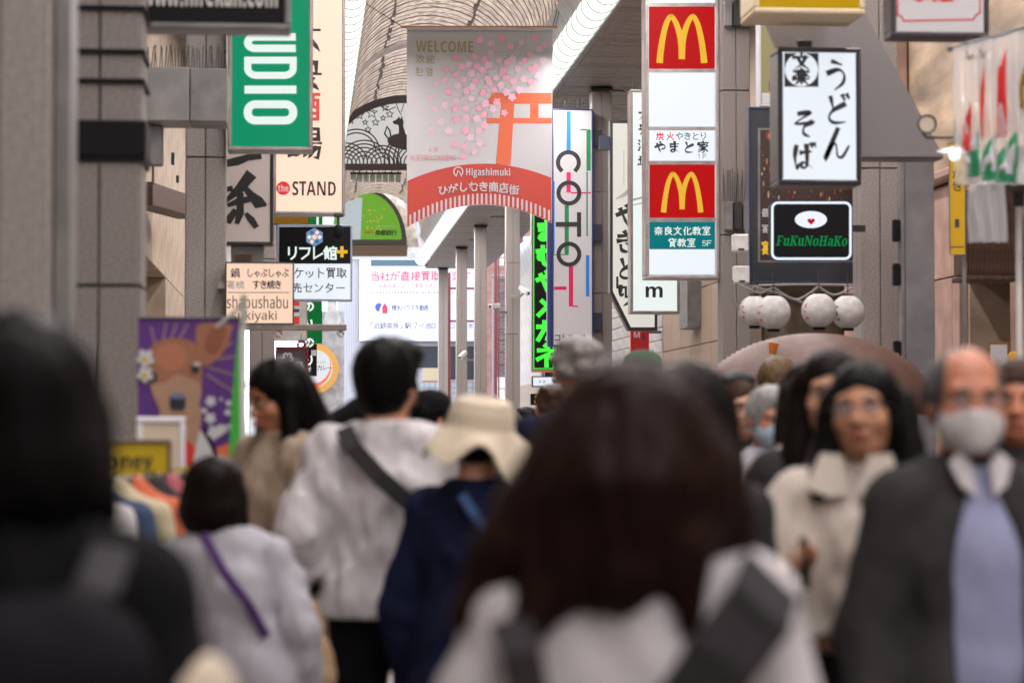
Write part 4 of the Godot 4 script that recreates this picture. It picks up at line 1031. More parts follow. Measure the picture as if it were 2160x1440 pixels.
	for q in [[822, 302, 812, 320, 810, 346], [826, 306, 820, 322, 822, 346], [842, 312, 838, 328, 841, 346], [836, 312, 830, 330, 832, 346], [866, 314, 870, 330, 866, 346], [876, 310, 882, 326, 878, 346], [820, 294, 811, 282, 816, 267, 822, 276, 824, 288]]: lace.call(V2(q), 3.2, false)
	for k in 8:
		var lx := 745.0 + k * 13.5
		var lp := thing("string_lamp", "small glass lamp box in the row under the lattice arch", "lamp", P(lx, 384, 60.2), 0, "glass lamp boxes under the lattice arch")
		part("glass_box", box_of(Vector3(0.13, 0.2, 0.1), 0.01), M("lamp_glass", Vector3(0.30, 0.33, 0.28), 0.15), lp, Vector3(0, 0.1, 0))
		part("cap", box_of(Vector3(0.16, 0.04, 0.12), 0.005), mats.black, lp, Vector3(0, 0.22, 0))
		part("hook", box_of(Vector3(0.02, 0.12, 0.02)), mats.black, lp, Vector3(0, 0.29, 0))
	# bank advertisement in the end arch
	b = Board.new(); b.d = 88.0
	b.root = thing("arch_advert", "green arched advertisement with dark frame in the end gable", "advertisement", P(770, 514, b.d))
	part("frame", prism_of(on_all(b, arch_pts(768, 516, 90, 120, 24)), -0.2, 0.0), M("frame_grey", Vector3(0.09, 0.088, 0.085), 0.5), b.root)
	var gp := PackedVector2Array()
	for p in arch_pts(768, 505, 79, 100, 24): gp.append(p)
	fill(b, gp, M("advert_green", Vector3(0.17, 0.42, 0.045), 0.5, {"emit": 0.85, "tex": "stain", "scale": 0.5}), "green_print", 0.002)
	fill(b, V2([715, 414, 764, 417, 760, 505, 712, 505]), M("advert_pale", Vector3(0.62, 0.70, 0.74), 0.5, {"emit": 0.7}), "print")
	fill(b, oval(Vector2(738, 414), 12, 9, 16), M("advert_orange", Vector3(0.75, 0.22, 0.06), 0.5), "print")
	for k in 26: fill(b, star(Vector2(rng.randf_range(765, 812), rng.randf_range(440, 490)), 2.0, 0.5, 4), mats.lit_yellow, "print", 0.0003)
	text(b, "南都銀行", 791, 485, 11.5, mats.ink, {"gap": 11.6, "w": 0.13})
	latin(b, "NANTO", 769, 486, 788, 493, mats.red_ink)
	line(b, V2([793, 478, 833, 477]), 0.8, mats.plain_white)
	part("lower_fascia", prism_of(on_all(b, V2([680, 517, 860, 517, 858, 540, 680, 540])), -0.3, 0.02), M("fascia_brown", Vector3(0.24, 0.17, 0.12), 0.6), b.root)
	part("light_bar", prism_of(on_all(b, V2([680, 541, 905, 541, 905, 546, 680, 546])), -0.2, 0.06), mats.lit_white, b.root)
	part("gable_wall", prism_of(on_all(b, V2([672, 516, 676, 440, 705, 400, 740, 382, 790, 380, 840, 405, 875, 470, 885, 520])), -0.3, -0.21), mats.vault_pale, b.root)

	# the bright screen
	b = board("video_screen", "large bright video screen with rose headline and house emblem", [758, 545, 1036, 719], 115.3, 0.3, 1.5, mats.plain_white, mats.screen)
	rect(b, 782, 548, 1000, 561, mats.screen_town, "picture_strip")
	text(b, "当社が直接買取ります!", 781, 572, 20, mats.screen_rose, {"gap": 21.3, "w": 0.10})
	text(b, "※条件等により、買取できない場", 798, 598, 9, mats.screen_pink, {"gap": 9.6, "w": 0.10})
	text(b, "当社買取条件等不動産直接買取売", 781, 615, 3.6, mats.screen_grey, {"gap": 6.4, "w": 0.1})
	text(b, "場合積水商店館直接不動産条件等", 877, 615, 3.6, mats.screen_grey, {"gap": 6.4, "w": 0.1})
	fill(b, oval(Vector2(799, 648), 8, 9, 16, PI * 0.5, PI * 1.75), mats.screen_blue); fill(b, V2([806, 661, 806, 647, 811.5, 639, 817, 647, 817, 661]), mats.screen_rose)
	text(b, "積水ハウス不動産", 826, 643, 12, mats.screen_grey, {"gap": 9.8, "sx": 0.78, "w": 0.09})
	text(b, "「近鉄奈良」駅", 776, 680, 13, mats.screen_grey, {"gap": 13, "w": 0.085}); text(b, "7-N出口", 871, 680, 13, mats.screen_grey, {"gap": 9.6, "sx": 0.75, "w": 0.085})
	text(b, "コトり水と大", 948, 681, 12, mats.screen_grey, {"gap": 13, "w": 0.085}); text(b, "21", 951, 650, 9, mats.screen_grey, {"gap": 8})
	var al := AreaLight3D.new()
	al.name = "screen_light"; b.root.add_child(al)
	al.area_size = Vector2(6, 3.6); al.light_energy = 0.7; al.position = Vector3(0, 2, 0.3); al.rotation = Vector3(0, PI, 0); al.shadow_enabled = true

	left_signs()
	right_signs()

func arch_pts(cx: float, base: float, rx: float, ry: float, n: int) -> PackedVector2Array:
	return oval(Vector2(cx, base), rx, ry, n, PI, TAU)

func left_signs() -> void:
	var alu: Material = mats.aluminium
	var b := board("web_address_sign", "black sign board with a white web address", [277, -130, 613, 59], 11.4, 0.2, 13, mats.grey_steel, mats.black)
	latin(b, "www.hirekan.com", 298, -42, 585, 13, M("print_grey", Vector3(0.55, 0.54, 0.50), 0.5))
	bracket(b, 262, 300, -60, 60, mats.grey_steel, 0.15)
	# green sign with turned letters
	b = board("green_sign", "green lit sign with white letters turned on their side", [479, -240, 661, 317], 22.2, 0.3, 9, alu, mats.lit_green)
	var w := 20.0
	line(b, V2([617, 78, 536, 78, 531, 79, 526, 82, 523, 86, 522, 90, 523, 94, 526, 98, 531, 101, 536, 102, 617, 102]), 16, mats.lit_letter, "lettering")
	line(b, V2([522, 127, 618, 127, 618, 146, 616, 151, 612, 155, 606, 158, 600, 159, 540, 159, 534, 158, 528, 155, 524, 151, 522, 146, 522, 127]), 15, mats.lit_letter, "lettering")
	line(b, V2([522, 189, 618, 189]), 17, mats.lit_letter, "lettering")
	line(b, round_rect(522, 220, 618, 254, 16), 17, mats.lit_letter, "lettering", true)
	bracket(b, 458, 485, 40, 26, alu, -0.2); bracket(b, 458, 485, 250, 26, alu, -0.2)
	# brush sign
	b = board("brush_sign", "pale sign with bold black brush characters and dark frame", [430, -100, 578, 516], 24.5, 0.25, 7, mats.dark_steel, mats.ivory)
	line(b, V2([470, 346, 500, 340, 522, 332, 544, 328]), [14.0, 18.0, 14.0, 17.0], mats.ink, "lettering")
	for q in [[[524, 374, 505, 398, 478, 422], [26.0, 20.0, 8.0]], [[508, 386, 528, 410, 545, 428, 560, 432], [8.0, 16.0, 26.0, 5.0]], [[482, 432, 505, 424, 525, 420], [8.0, 15.0, 12.0]], [[506, 412, 506, 450, 500, 468], [14.0, 16.0, 10.0]], [[494, 446, 486, 458, 482, 466], [12.0, 16.0, 12.0]], [[520, 452, 530, 464, 538, 476], [8.0, 15.0, 12.0]], [[470, 400, 486, 398], [10.0, 12.0]]]:
		line(b, V2(q[0]), q[1], mats.ink, "lettering")
	part("rear_panel", prism_of(on_all(b, V2([486, 518, 556, 518, 556, 560, 486, 560])), -0.2, -0.1), mats.grey_paint, b.root)
	part("fixing_plate", prism_of(on_all(b, V2([495, 536, 530, 536, 530, 556, 495, 556])), -0.1, -0.05), mats.brown_wood, b.root)
	# peach sign
	b = board("peach_sign", "tall peach lit sign with a red disc and black capitals", [575, -200, 729, 452], 27, 0.3, 7, alu, mats.lit_peach)
	text(b, "大衆", 606, 38, 74, mats.ink, {"vert": true, "gap": 84, "w": 0.12, "brush": true})
	text(b, "酒", 612, 192, 64, M("lit_red_ink", Vector3(0.62, 0.03, 0.03), 0.4), {"w": 0.11})
	text(b, "場", 610, 268, 68, mats.ink, {"w": 0.11, "brush": true})
	fill(b, oval(Vector2(597, 397), 14.5, 14.5, 24), M("disc_red", Vector3(0.68, 0.02, 0.03), 0.4), "red_disc")
	latin(b, "the", 586, 389, 608, 404, M("disc_pink", Vector3(0.8, 0.5, 0.45), 0.4))
	latin(b, "STAND", 616, 383, 708, 412, mats.ink)
	bracket(b, 545, 580, 100, 26, alu, -0.2); bracket(b, 545, 580, 420, 16, alu, -0.2)
	var dc := thing("dome_camera", "black hanging dome camera under the peach sign", "camera", P(713, 505, 26.9))
	var s := st()
	lathe(s, [Vector2(0, 0), Vector2(0.035, 0.012), Vector2(0.055, 0.05), Vector2(0.06, 0.1), Vector2(0.05, 0.14), Vector2(0.03, 0.16)], 16)
	part("dome", s, mats.black, dc)
	part("stem", box_of(Vector3(0.03, 0.13, 0.03), 0.004), mats.dark_steel, dc, Vector3(0, 0.22, 0))
	part("mount", box_of(Vector3(0.1, 0.04, 0.1), 0.006), mats.dark_steel, dc, Vector3(0, 0.27, 0))
	# massage and ticket sign
	b = board("two_part_sign", "sign with black upper half and pale blue lower half", [584, 474, 743, 634], 29, 0.2, 4, M("frame_blue", Vector3(0.25, 0.29, 0.38), 0.4), mats.lit_white)
	rect(b, 588, 478, 739, 556, mats.black, "upper_panel")
	fill(b, star(Vector2(663, 500), 20, 0.87, 6), M("hex_blue", Vector3(0.25, 0.40, 0.65), 0.4, {"emit": 0.6}), "emblem")
	for k in 6: fill(b, star(Vector2(663, 500) + Vector2.from_angle(k * PI / 3) * 11, 5.0, 0.7, 4), [mats.lit_letter, mats.sky_blue, mats.lit_peach][k % 3], "emblem", 0.0004)
	fill(b, star(Vector2(663, 500), 7.0, 0.6, 6), mats.lit_peach_pale, "emblem")
	text(b, "リフレ館", 603, 520, 27, mats.lit_letter, {"gap": 26.5, "w": 0.15})
	line(b, V2([712, 531, 730, 531]), 7, mats.lit_yellow); line(b, V2([721, 522, 721, 540]), 7, mats.lit_yellow)
	text(b, "チケット買取", 597, 565, 21, mats.ink, {"gap": 22.5, "w": 0.10}); text(b, "販売センター", 593, 597, 20, mats.ink, {"gap": 23, "w": 0.10})
	bracket(b, 556, 588, 560, 10, alu, -0.12)
	# shabu shabu sign
	b = board("shabu_sign", "small peach lit sign with two lines of dark lettering", [474, 553, 620, 684], 22.2, 0.18, 3, mats.dark_steel, mats.lit_peach_pale)
	text(b, "鍋", 486, 566, 19, mats.ink, {"w": 0.10}); text(b, "しゃぶしゃぶ", 519, 566, 19, mats.ink, {"gap": 15, "sx": 0.8, "w": 0.10})
	text(b, "寄焼", 478, 592, 17, mats.faint_ink, {"gap": 19}); text(b, "すき焼き", 532, 591, 18, mats.ink, {"gap": 15.4, "sx": 0.85, "w": 0.12})
	rect(b, 480, 616, 610, 617.5, mats.ink)
	latin(b, "shabushabu", 478, 624, 607, 650, mats.ink, false); latin(b, "sukiyaki", 488, 655, 583, 680, mats.ink, false)
	bracket(b, 458, 480, 600, 16, alu, -0.1)
	# small signs behind
	b = board("orange_sign", "narrow orange sign panel below the peach sign", [560, 430, 652, 473], 33, 0.15, 2, mats.dark_steel, M("panel_orange", Vector3(0.36, 0.17, 0.012), 0.5, {"emit": 0.4}))
	bracket(b, 540, 570, 440, 12, alu, -0.1)
	b = board("green_vertical_sign", "green vertical sign with white kana behind the pale blue sign", [640, 440, 680, 724], 44, 0.2, 1.5, M("frame_green", Vector3(0.0, 0.07, 0.03), 0.5), M("sign_green", Vector3(0.0, 0.27, 0.05), 0.45, {"emit": 0.35}))
	rect(b, 667, 442, 672, 500, mats.lit_letter)
	text(b, "のりのり", 642, 636, 20, mats.lit_letter, {"vert": true, "gap": 38, "w": 0.2})
	bracket(b, 600, 642, 500, 10, alu, -0.1)
	b = board("striped_sign", "pale sign board with red white and navy stripes", [576, 560, 648, 718], 40, 0.15, 1.5, alu, mats.siding)
	for q in [[635, 645, "red_ink"], [646, 650, "plain_white"], [652, 658, "navy"], [660, 666, "plain_white"], [668, 684, "red_ink"]]: rect(b, 618, q[0], 631, q[1], mats[q[2]])
	bracket(b, 553, 580, 600, 10, alu, -0.1)
	b = board("maroon_sign", "dark sign with maroon border and white flower print", [580, 731, 650, 905], 31, 0.15, 6, M("maroon", Vector3(0.16, 0.004, 0.02), 0.5), M("dark_brown", Vector3(0.05, 0.04, 0.04), 0.5))
	for q in [[606, 755, 11], [630, 772, 9], [613, 800, 10]]:
		line(b, blossom(Vector2(q[0], q[1]), q[2], 0.3), 4, mats.plain_white, "print", true)
	part("post", box_of(Vector3(0.05, b.root.position.y, 0.05)), mats.dark_steel, b.root, Vector3(-0.1, -b.root.position.y / 2, -0.05)); part("post", box_of(Vector3(0.05, b.root.position.y, 0.05)), mats.dark_steel, b.root, Vector3(0.1, -b.root.position.y / 2, -0.05))
	b = board("floor_sign", "narrow black sign with a white letter beside the maroon sign", [640, 725, 668, 793], 46, 0.12, 1, mats.dark_steel, mats.black)
	latin(b, "I", 653, 765, 655, 772, mats.lit_letter); latin(b, "F", 651, 775, 656, 784, mats.lit_letter)
	rect(b, 656, 738, 667, 750, mats.plain_white); bracket(b, 600, 645, 740, 8, alu, -0.05)
	var rs := thing("round_sign", "round beige sign with dark rim beside the long haired woman", "sign", P(636, 862, 32))
	s = st()
	lathe(s, [Vector2(0, 0.03), Vector2(0.15, 0.03), Vector2(0.165, 0.04), Vector2(0.17, 0), Vector2(0.165, -0.04), Vector2(0, -0.04)], 28, Transform3D(Basis(Vector3.RIGHT, PI / 2), Vector3(0, 0.17, 0)))
	part("rim", s, mats.black, rs)
	part("face_panel", prism_of(oval(Vector2(0, 0.17), 0.14, 0.14), 0.03, 0.045), mats.ivory, rs)
	part("post", box_of(Vector3(0.04, rs.position.y, 0.04)), mats.dark_steel, rs, Vector3(0, -rs.position.y / 2, 0))
	# round orange ringed sign on the white wall
	b = Board.new(); b.d = 98.0
	b.root = thing("ring_sign", "round white sign with an orange ring and red crescent", "sign", P(661, 830, b.d))
	fill(b, oval(Vector2(661, 777), 53, 53, 40), M("ring_orange", Vector3(0.85, 0.45, 0.12), 0.5, {"emit": 0.8}), "ring", 0.15)
	b.z += 0.02
	fill(b, oval(Vector2(661, 777), 40, 40, 40), M("disc_white", Vector3(0.85, 0.87, 0.9), 0.5, {"emit": 0.7}), "disc")
	line(b, oval(Vector2(655, 772), 42, 42, 24, -0.4, 2.2), [0.5, 1.0, 1.5, 2.0, 2.5, 3.0, 3.5, 4.0, 4.5, 5.0, 5.5, 6.0, 6.5, 7.0, 7.5, 8.0, 8.0, 8.0, 8.0, 8.0, 8.0, 7.5, 7.0, 6.0, 5.0], M("crescent_red", Vector3(0.75, 0.13, 0.07), 0.5), "crescent")
	text(b, "さんの", 667, 761, 6, mats.faint_ink, {"gap": 6.6}); text(b, "カレー", 668, 770, 11, mats.ink, {"gap": 11}); text(b, "本店", 652, 806, 6, mats.ink, {"gap": 6.5})
	# rail across the street side, with paper flowers
	var rl := thing("sign_rail", "grey brown horizontal rail below the shabu shabu sign", "rail", P(604, 697, 25))
	part("rail", box_of(Vector3(252 * 25 / F, 13 * 25 / F, 0.06), 0.006), M("rail_brown", Vector3(0.25, 0.21, 0.175), 0.6, {"tex": "stain", "scale": 1.5}), rl, Vector3(0, 0.032, 0))
	part("stay", box_of(Vector3(0.05, 0.05, 2.5)), mats.grey_steel, rl, Vector3(-0.55, 0.03, 1.2))
	for q in [[587, 703, 11, "pink"], [718, 703, 9, "grey"], [635, 727, 12, "dark red"]]:
		var pf := thing("paper_flower", "%s paper ring flower hanging under the grey rail" % q[3], "decoration", P(q[0], q[1], 25))
		s = st()
		var r: float = q[2] * 25 / F
		for k in 6:
			var a := TAU * k / 6
			lathe(s, [Vector2(0, -0.2 * r), Vector2(0.3 * r, -0.1 * r), Vector2(0.34 * r, 0.1 * r), Vector2(0, 0.3 * r)], 8, Transform3D(Basis(Vector3.RIGHT, PI / 2), Vector3(cos(a) * r * 0.62, sin(a) * r * 0.62, 0)))
		part("petal", s, M("flower_" + q[3], {"pink": Vector3(0.5, 0.32, 0.3), "grey": Vector3(0.45, 0.44, 0.42), "dark red": Vector3(0.16, 0.02, 0.03)}[q[3]], 0.7), pf)
		part("thread", box_of(Vector3(0.006, 0.12, 0.006)), mats.dark_steel, pf, Vector3(0, 0.06, -0.01))

func right_signs() -> void:
	# noodle sign
	var b := board("noodle_sign", "white lit sign with brush kana and a black square crest", [1642, 101, 1816, 389], 16, 0.3, 11, mats.dark_steel, mats.lit_white)
	rect(b, 1655, 112, 1727, 183, mats.ink, "crest")
	fill(b, oval(Vector2(1691, 147), 35, 35, 32), mats.lit_white, "crest")
	text(b, "文楽", 1673, 113, 34, mats.ink, {"vert": true, "gap": 33, "w": 0.17, "brush": true, "sx": 1.06})
	text(b, "うどん", 1738, 126, 66, mats.ink, {"vert": true, "gap": 72, "w": 0.11, "brush": true, "sx": 0.85})
	text(b, "そば", 1672, 234, 58, mats.ink, {"vert": true, "gap": 68, "w": 0.12, "brush": true, "sx": 0.85})
	bracket(b, 1690, 1720, 92, 28, mats.dark_steel, -0.15)
	# yellow sign with grey canopy below it
	b = board("yellow_sign", "yellow lit sign box with cream frame above the noodle sign", [1590, -120, 1824, 27], 15.6, 0.5, 12, M("cream_frame", Vector3(0.62, 0.5, 0.32), 0.5), mats.lit_gold)
	var cn := thing("canopy_panel", "large smooth grey sloping panel behind the noodle sign", "panel", P(1800, 330, 16.6))
	b = Board.new(); b.d = 16.6; b.root = cn
	var pan := part("panel", prism_of(on_all(b, V2([1606, 22, 1822, 22, 1992, 330, 1816, 330, 1640, 330, 1640, 105])), -0.05, 0.0), M("smooth_grey", Vector3(0.20, 0.185, 0.185), 0.3, {"coat": 0.3}), cn)
	part("edge_trim", prism_of(on_all(b, V2([1816, 322, 1992, 322, 1996, 332, 1816, 332])), -0.3, -0.06), mats.grey_steel, cn)
	part("hanger", box_of(Vector3(0.08, 1.2, 0.06), 0.01), mats.grey_steel, cn, Vector3(-0.3, 1.5, -0.09))
	# cream sign with one character
	b = board("cream_sign", "cream sign with a single thin character beside the column", [1602, 40, 1700, 224], 25, 0.2, 4, mats.plain_white, M("cream_face", Vector3(0.66, 0.60, 0.30), 0.5, {"emit": 0.3}))
	rect(b, 1608, 196, 1696, 219, mats.plain_white)
	text(b, "南都", 1620, 166, 26, mats.ink, {"gap": 30, "w": 0.07})
	bracket(b, 1690, 1830, 60, 14, mats.grey_steel, -0.25)
	# black board with a poster
	b = board("poster_board", "large black framed board with a dark night photograph poster", [1581, 228, 1815, 598], 24.4, 0.25, 5, mats.navy, M("board_black", Vector3(0.02, 0.024, 0.03), 0.4))
	rect(b, 1599, 270, 1812, 553, mats.grey_steel, "poster_frame")
	rect(b, 1604, 274, 1812, 549, M("poster_dark", Vector3(0.028, 0.014, 0.011), 0.5), "poster")
	var tints := [M("poster_red", Vector3(0.30, 0.02, 0.02), 0.5), M("poster_amber", Vector3(0.40, 0.17, 0.05), 0.5), M("poster_pale", Vector3(0.35, 0.27, 0.2), 0.5), M("poster_brown", Vector3(0.10, 0.045, 0.025), 0.5), M("poster_brown2", Vector3(0.07, 0.03, 0.02), 0.5)]
	for k in 110:
		var p := Vector2(rng.randf_range(1607, 1795), rng.randf_range(318, 422))
		var r := rng.randf_range(0.6, 2.2)
		fill(b, oval(p, r, r * rng.randf_range(0.8, 4.5), 7), tints[rng.randi() % 5], "light_print", 0.0001)
		b.z -= 0.00035
	fill(b, oval(Vector2(1634, 286), 18, 14, 16), tints[0]); fill(b, oval(Vector2(1630, 286), 9, 8, 14), tints[2])
	text(b, "個宴", 1607, 440, 17, mats.plain_white, {"vert": true, "gap": 34, "sx": 0.85}); text(b, "宴", 1607, 510, 26, mats.lit_yellow, {"sx": 0.6, "w": 0.14})
	bracket(b, 1805, 1840, 320, 14, mats.dark_steel, -0.1); bracket(b, 1805, 1840, 560, 14, mats.dark_steel, -0.1)
	for q in [[1545, 494, 1578, 531], [1547, 561, 1580, 598]]:
		var sp := thing("loudspeaker", "small white box loudspeaker on the edge of the black board", "loudspeaker", P((q[0] + q[2]) / 2.0, q[3], 24.2), 0, "white loudspeakers beside the black board")
		part("casing", box_of(Vector3(33 * 24.2 / F, 37 * 24.2 / F, 0.14), 0.012), mats.white_paint, sp, Vector3(0, 18.5 * 24.2 / F, 0))
		part("badge", box_of(Vector3(0.06, 0.018, 0.01)), mats.black, sp, Vector3(0.0, 0.02, 0.072))
		part("arm", box_of(Vector3(0.1, 0.03, 0.03)), mats.dark_steel, sp, Vector3(0.1, 0.09, -0.06))
	# rounded sign with heart
	b = Board.new(); b.d = 22.4
	b.root = thing("heart_sign", "black rounded sign with glowing white edge and red heart", "sign", P(1712, 549, b.d))
	part("body", prism_of(on_all(b, round_rect(1626, 424, 1798, 549, 14)), -0.12, 0.0), mats.black, b.root)
	line(b, round_rect(1629.5, 427.5, 1794.5, 545.5, 12), 5.5, M("edge_glow", Vector3(0.75, 0.85, 1.0), 0.3, {"emit": 0.95}), "glowing_edge", true)
	fill(b, oval(Vector2(1711, 463), 34, 18, 32), mats.lit_white, "oval_print")
	var h := PackedVector2Array()
	for i in 32:
		var t := TAU * i / 32
		h.append(Vector2(1711.5 + 0.5 * 16 * pow(sin(t), 3), 466.5 - 0.48 * (13 * cos(t) - 5 * cos(2 * t) - 2 * cos(3 * t) - cos(4 * t))))
	fill(b, h, M("heart_red", Vector3(0.75, 0.0, 0.015), 0.4, {"emit": 0.5}), "heart_print")
	latin(b, "FuKuNoHaKo", 1639, 498, 1788, 518, M("letter_green", Vector3(0.0, 0.36, 0.10), 0.4, {"emit": 0.55}), true, "Droid Serif", 0.0, 0.18)
	bracket(b, 1790, 1830, 480, 14, mats.dark_steel, -0.1)
	# framed sign at the top right
	b = board("red_bordered_sign", "white sign with thin red border in a thick dark frame", [1880, -140, 2086, 77], 13.5, 0.2, 12, M("frame_plum", Vector3(0.035, 0.026, 0.032), 0.4), M("glossy_white", Vector3(0.55, 0.54, 0.56), 0.2))
	line(b, V2([1894, -60, 1894, 32, 1902, 34, 1907, 44, 2054, 41, 2060, 31, 2068, 28, 2068, -60]), 3.5, mats.red_ink, "border_print")
	for q in [[[1918, -30, 1932, -5, 1940, 2], [10.0, 12.0, 4.0]], [[1940, 0, 1960, -12, 1990, -2, 2010, 0], [8.0, 10.0, 12.0, 5.0]], [[1962, -20, 1972, 2], [8.0, 6.0]]]: line(b, V2(q[0]), q[1], mats.red_ink, "lettering")
	part("hanger", box_of(Vector3(0.06, 0.9, 0.06), 0.01), mats.dark_steel, b.root, Vector3(0.15, 0.9, -0.1))
	# yellow vertical banner
	b = board("yellow_banner", "narrow yellow vertical banner against the pink wall", [2004, 300, 2036, 537], 21, 0.03, 1, mats.grey_steel, M("banner_yellow", Vector3(0.58, 0.36, 0.0), 0.6), "", "banner")
	text(b, "かき", 2009, 355, 22, mats.ink, {"vert": true, "gap": 26, "w": 0.13})
	rect(b, 2015, 462, 2024, 480, mats.dark_brown); rect(b, 2006, 520, 2034, 522, mats.dark_brown)
	part("pole", box_of(Vector3(0.03, b.root.position.y + 1.0, 0.03)), mats.grey_steel, b.root, Vector3(0.07, (1.0 - b.root.position.y) / 2, -0.03))

# ---------- bodies: tapered capsules and ellipsoids joined by a smooth minimum, meshed as surface nets ----------
var fold_noise := FastNoiseLite.new()

func cap(a: Vector3, b: Vector3, ra: float, rb: float, k := 0.03, cut := false) -> Array: return [0, a, b, ra, rb, k, cut]
func ell(c: Vector3, r: Vector3, k := 0.03, cut := false, bs := Basis()) -> Array: return [1, c, r, bs.inverse(), 0.0, k, cut]

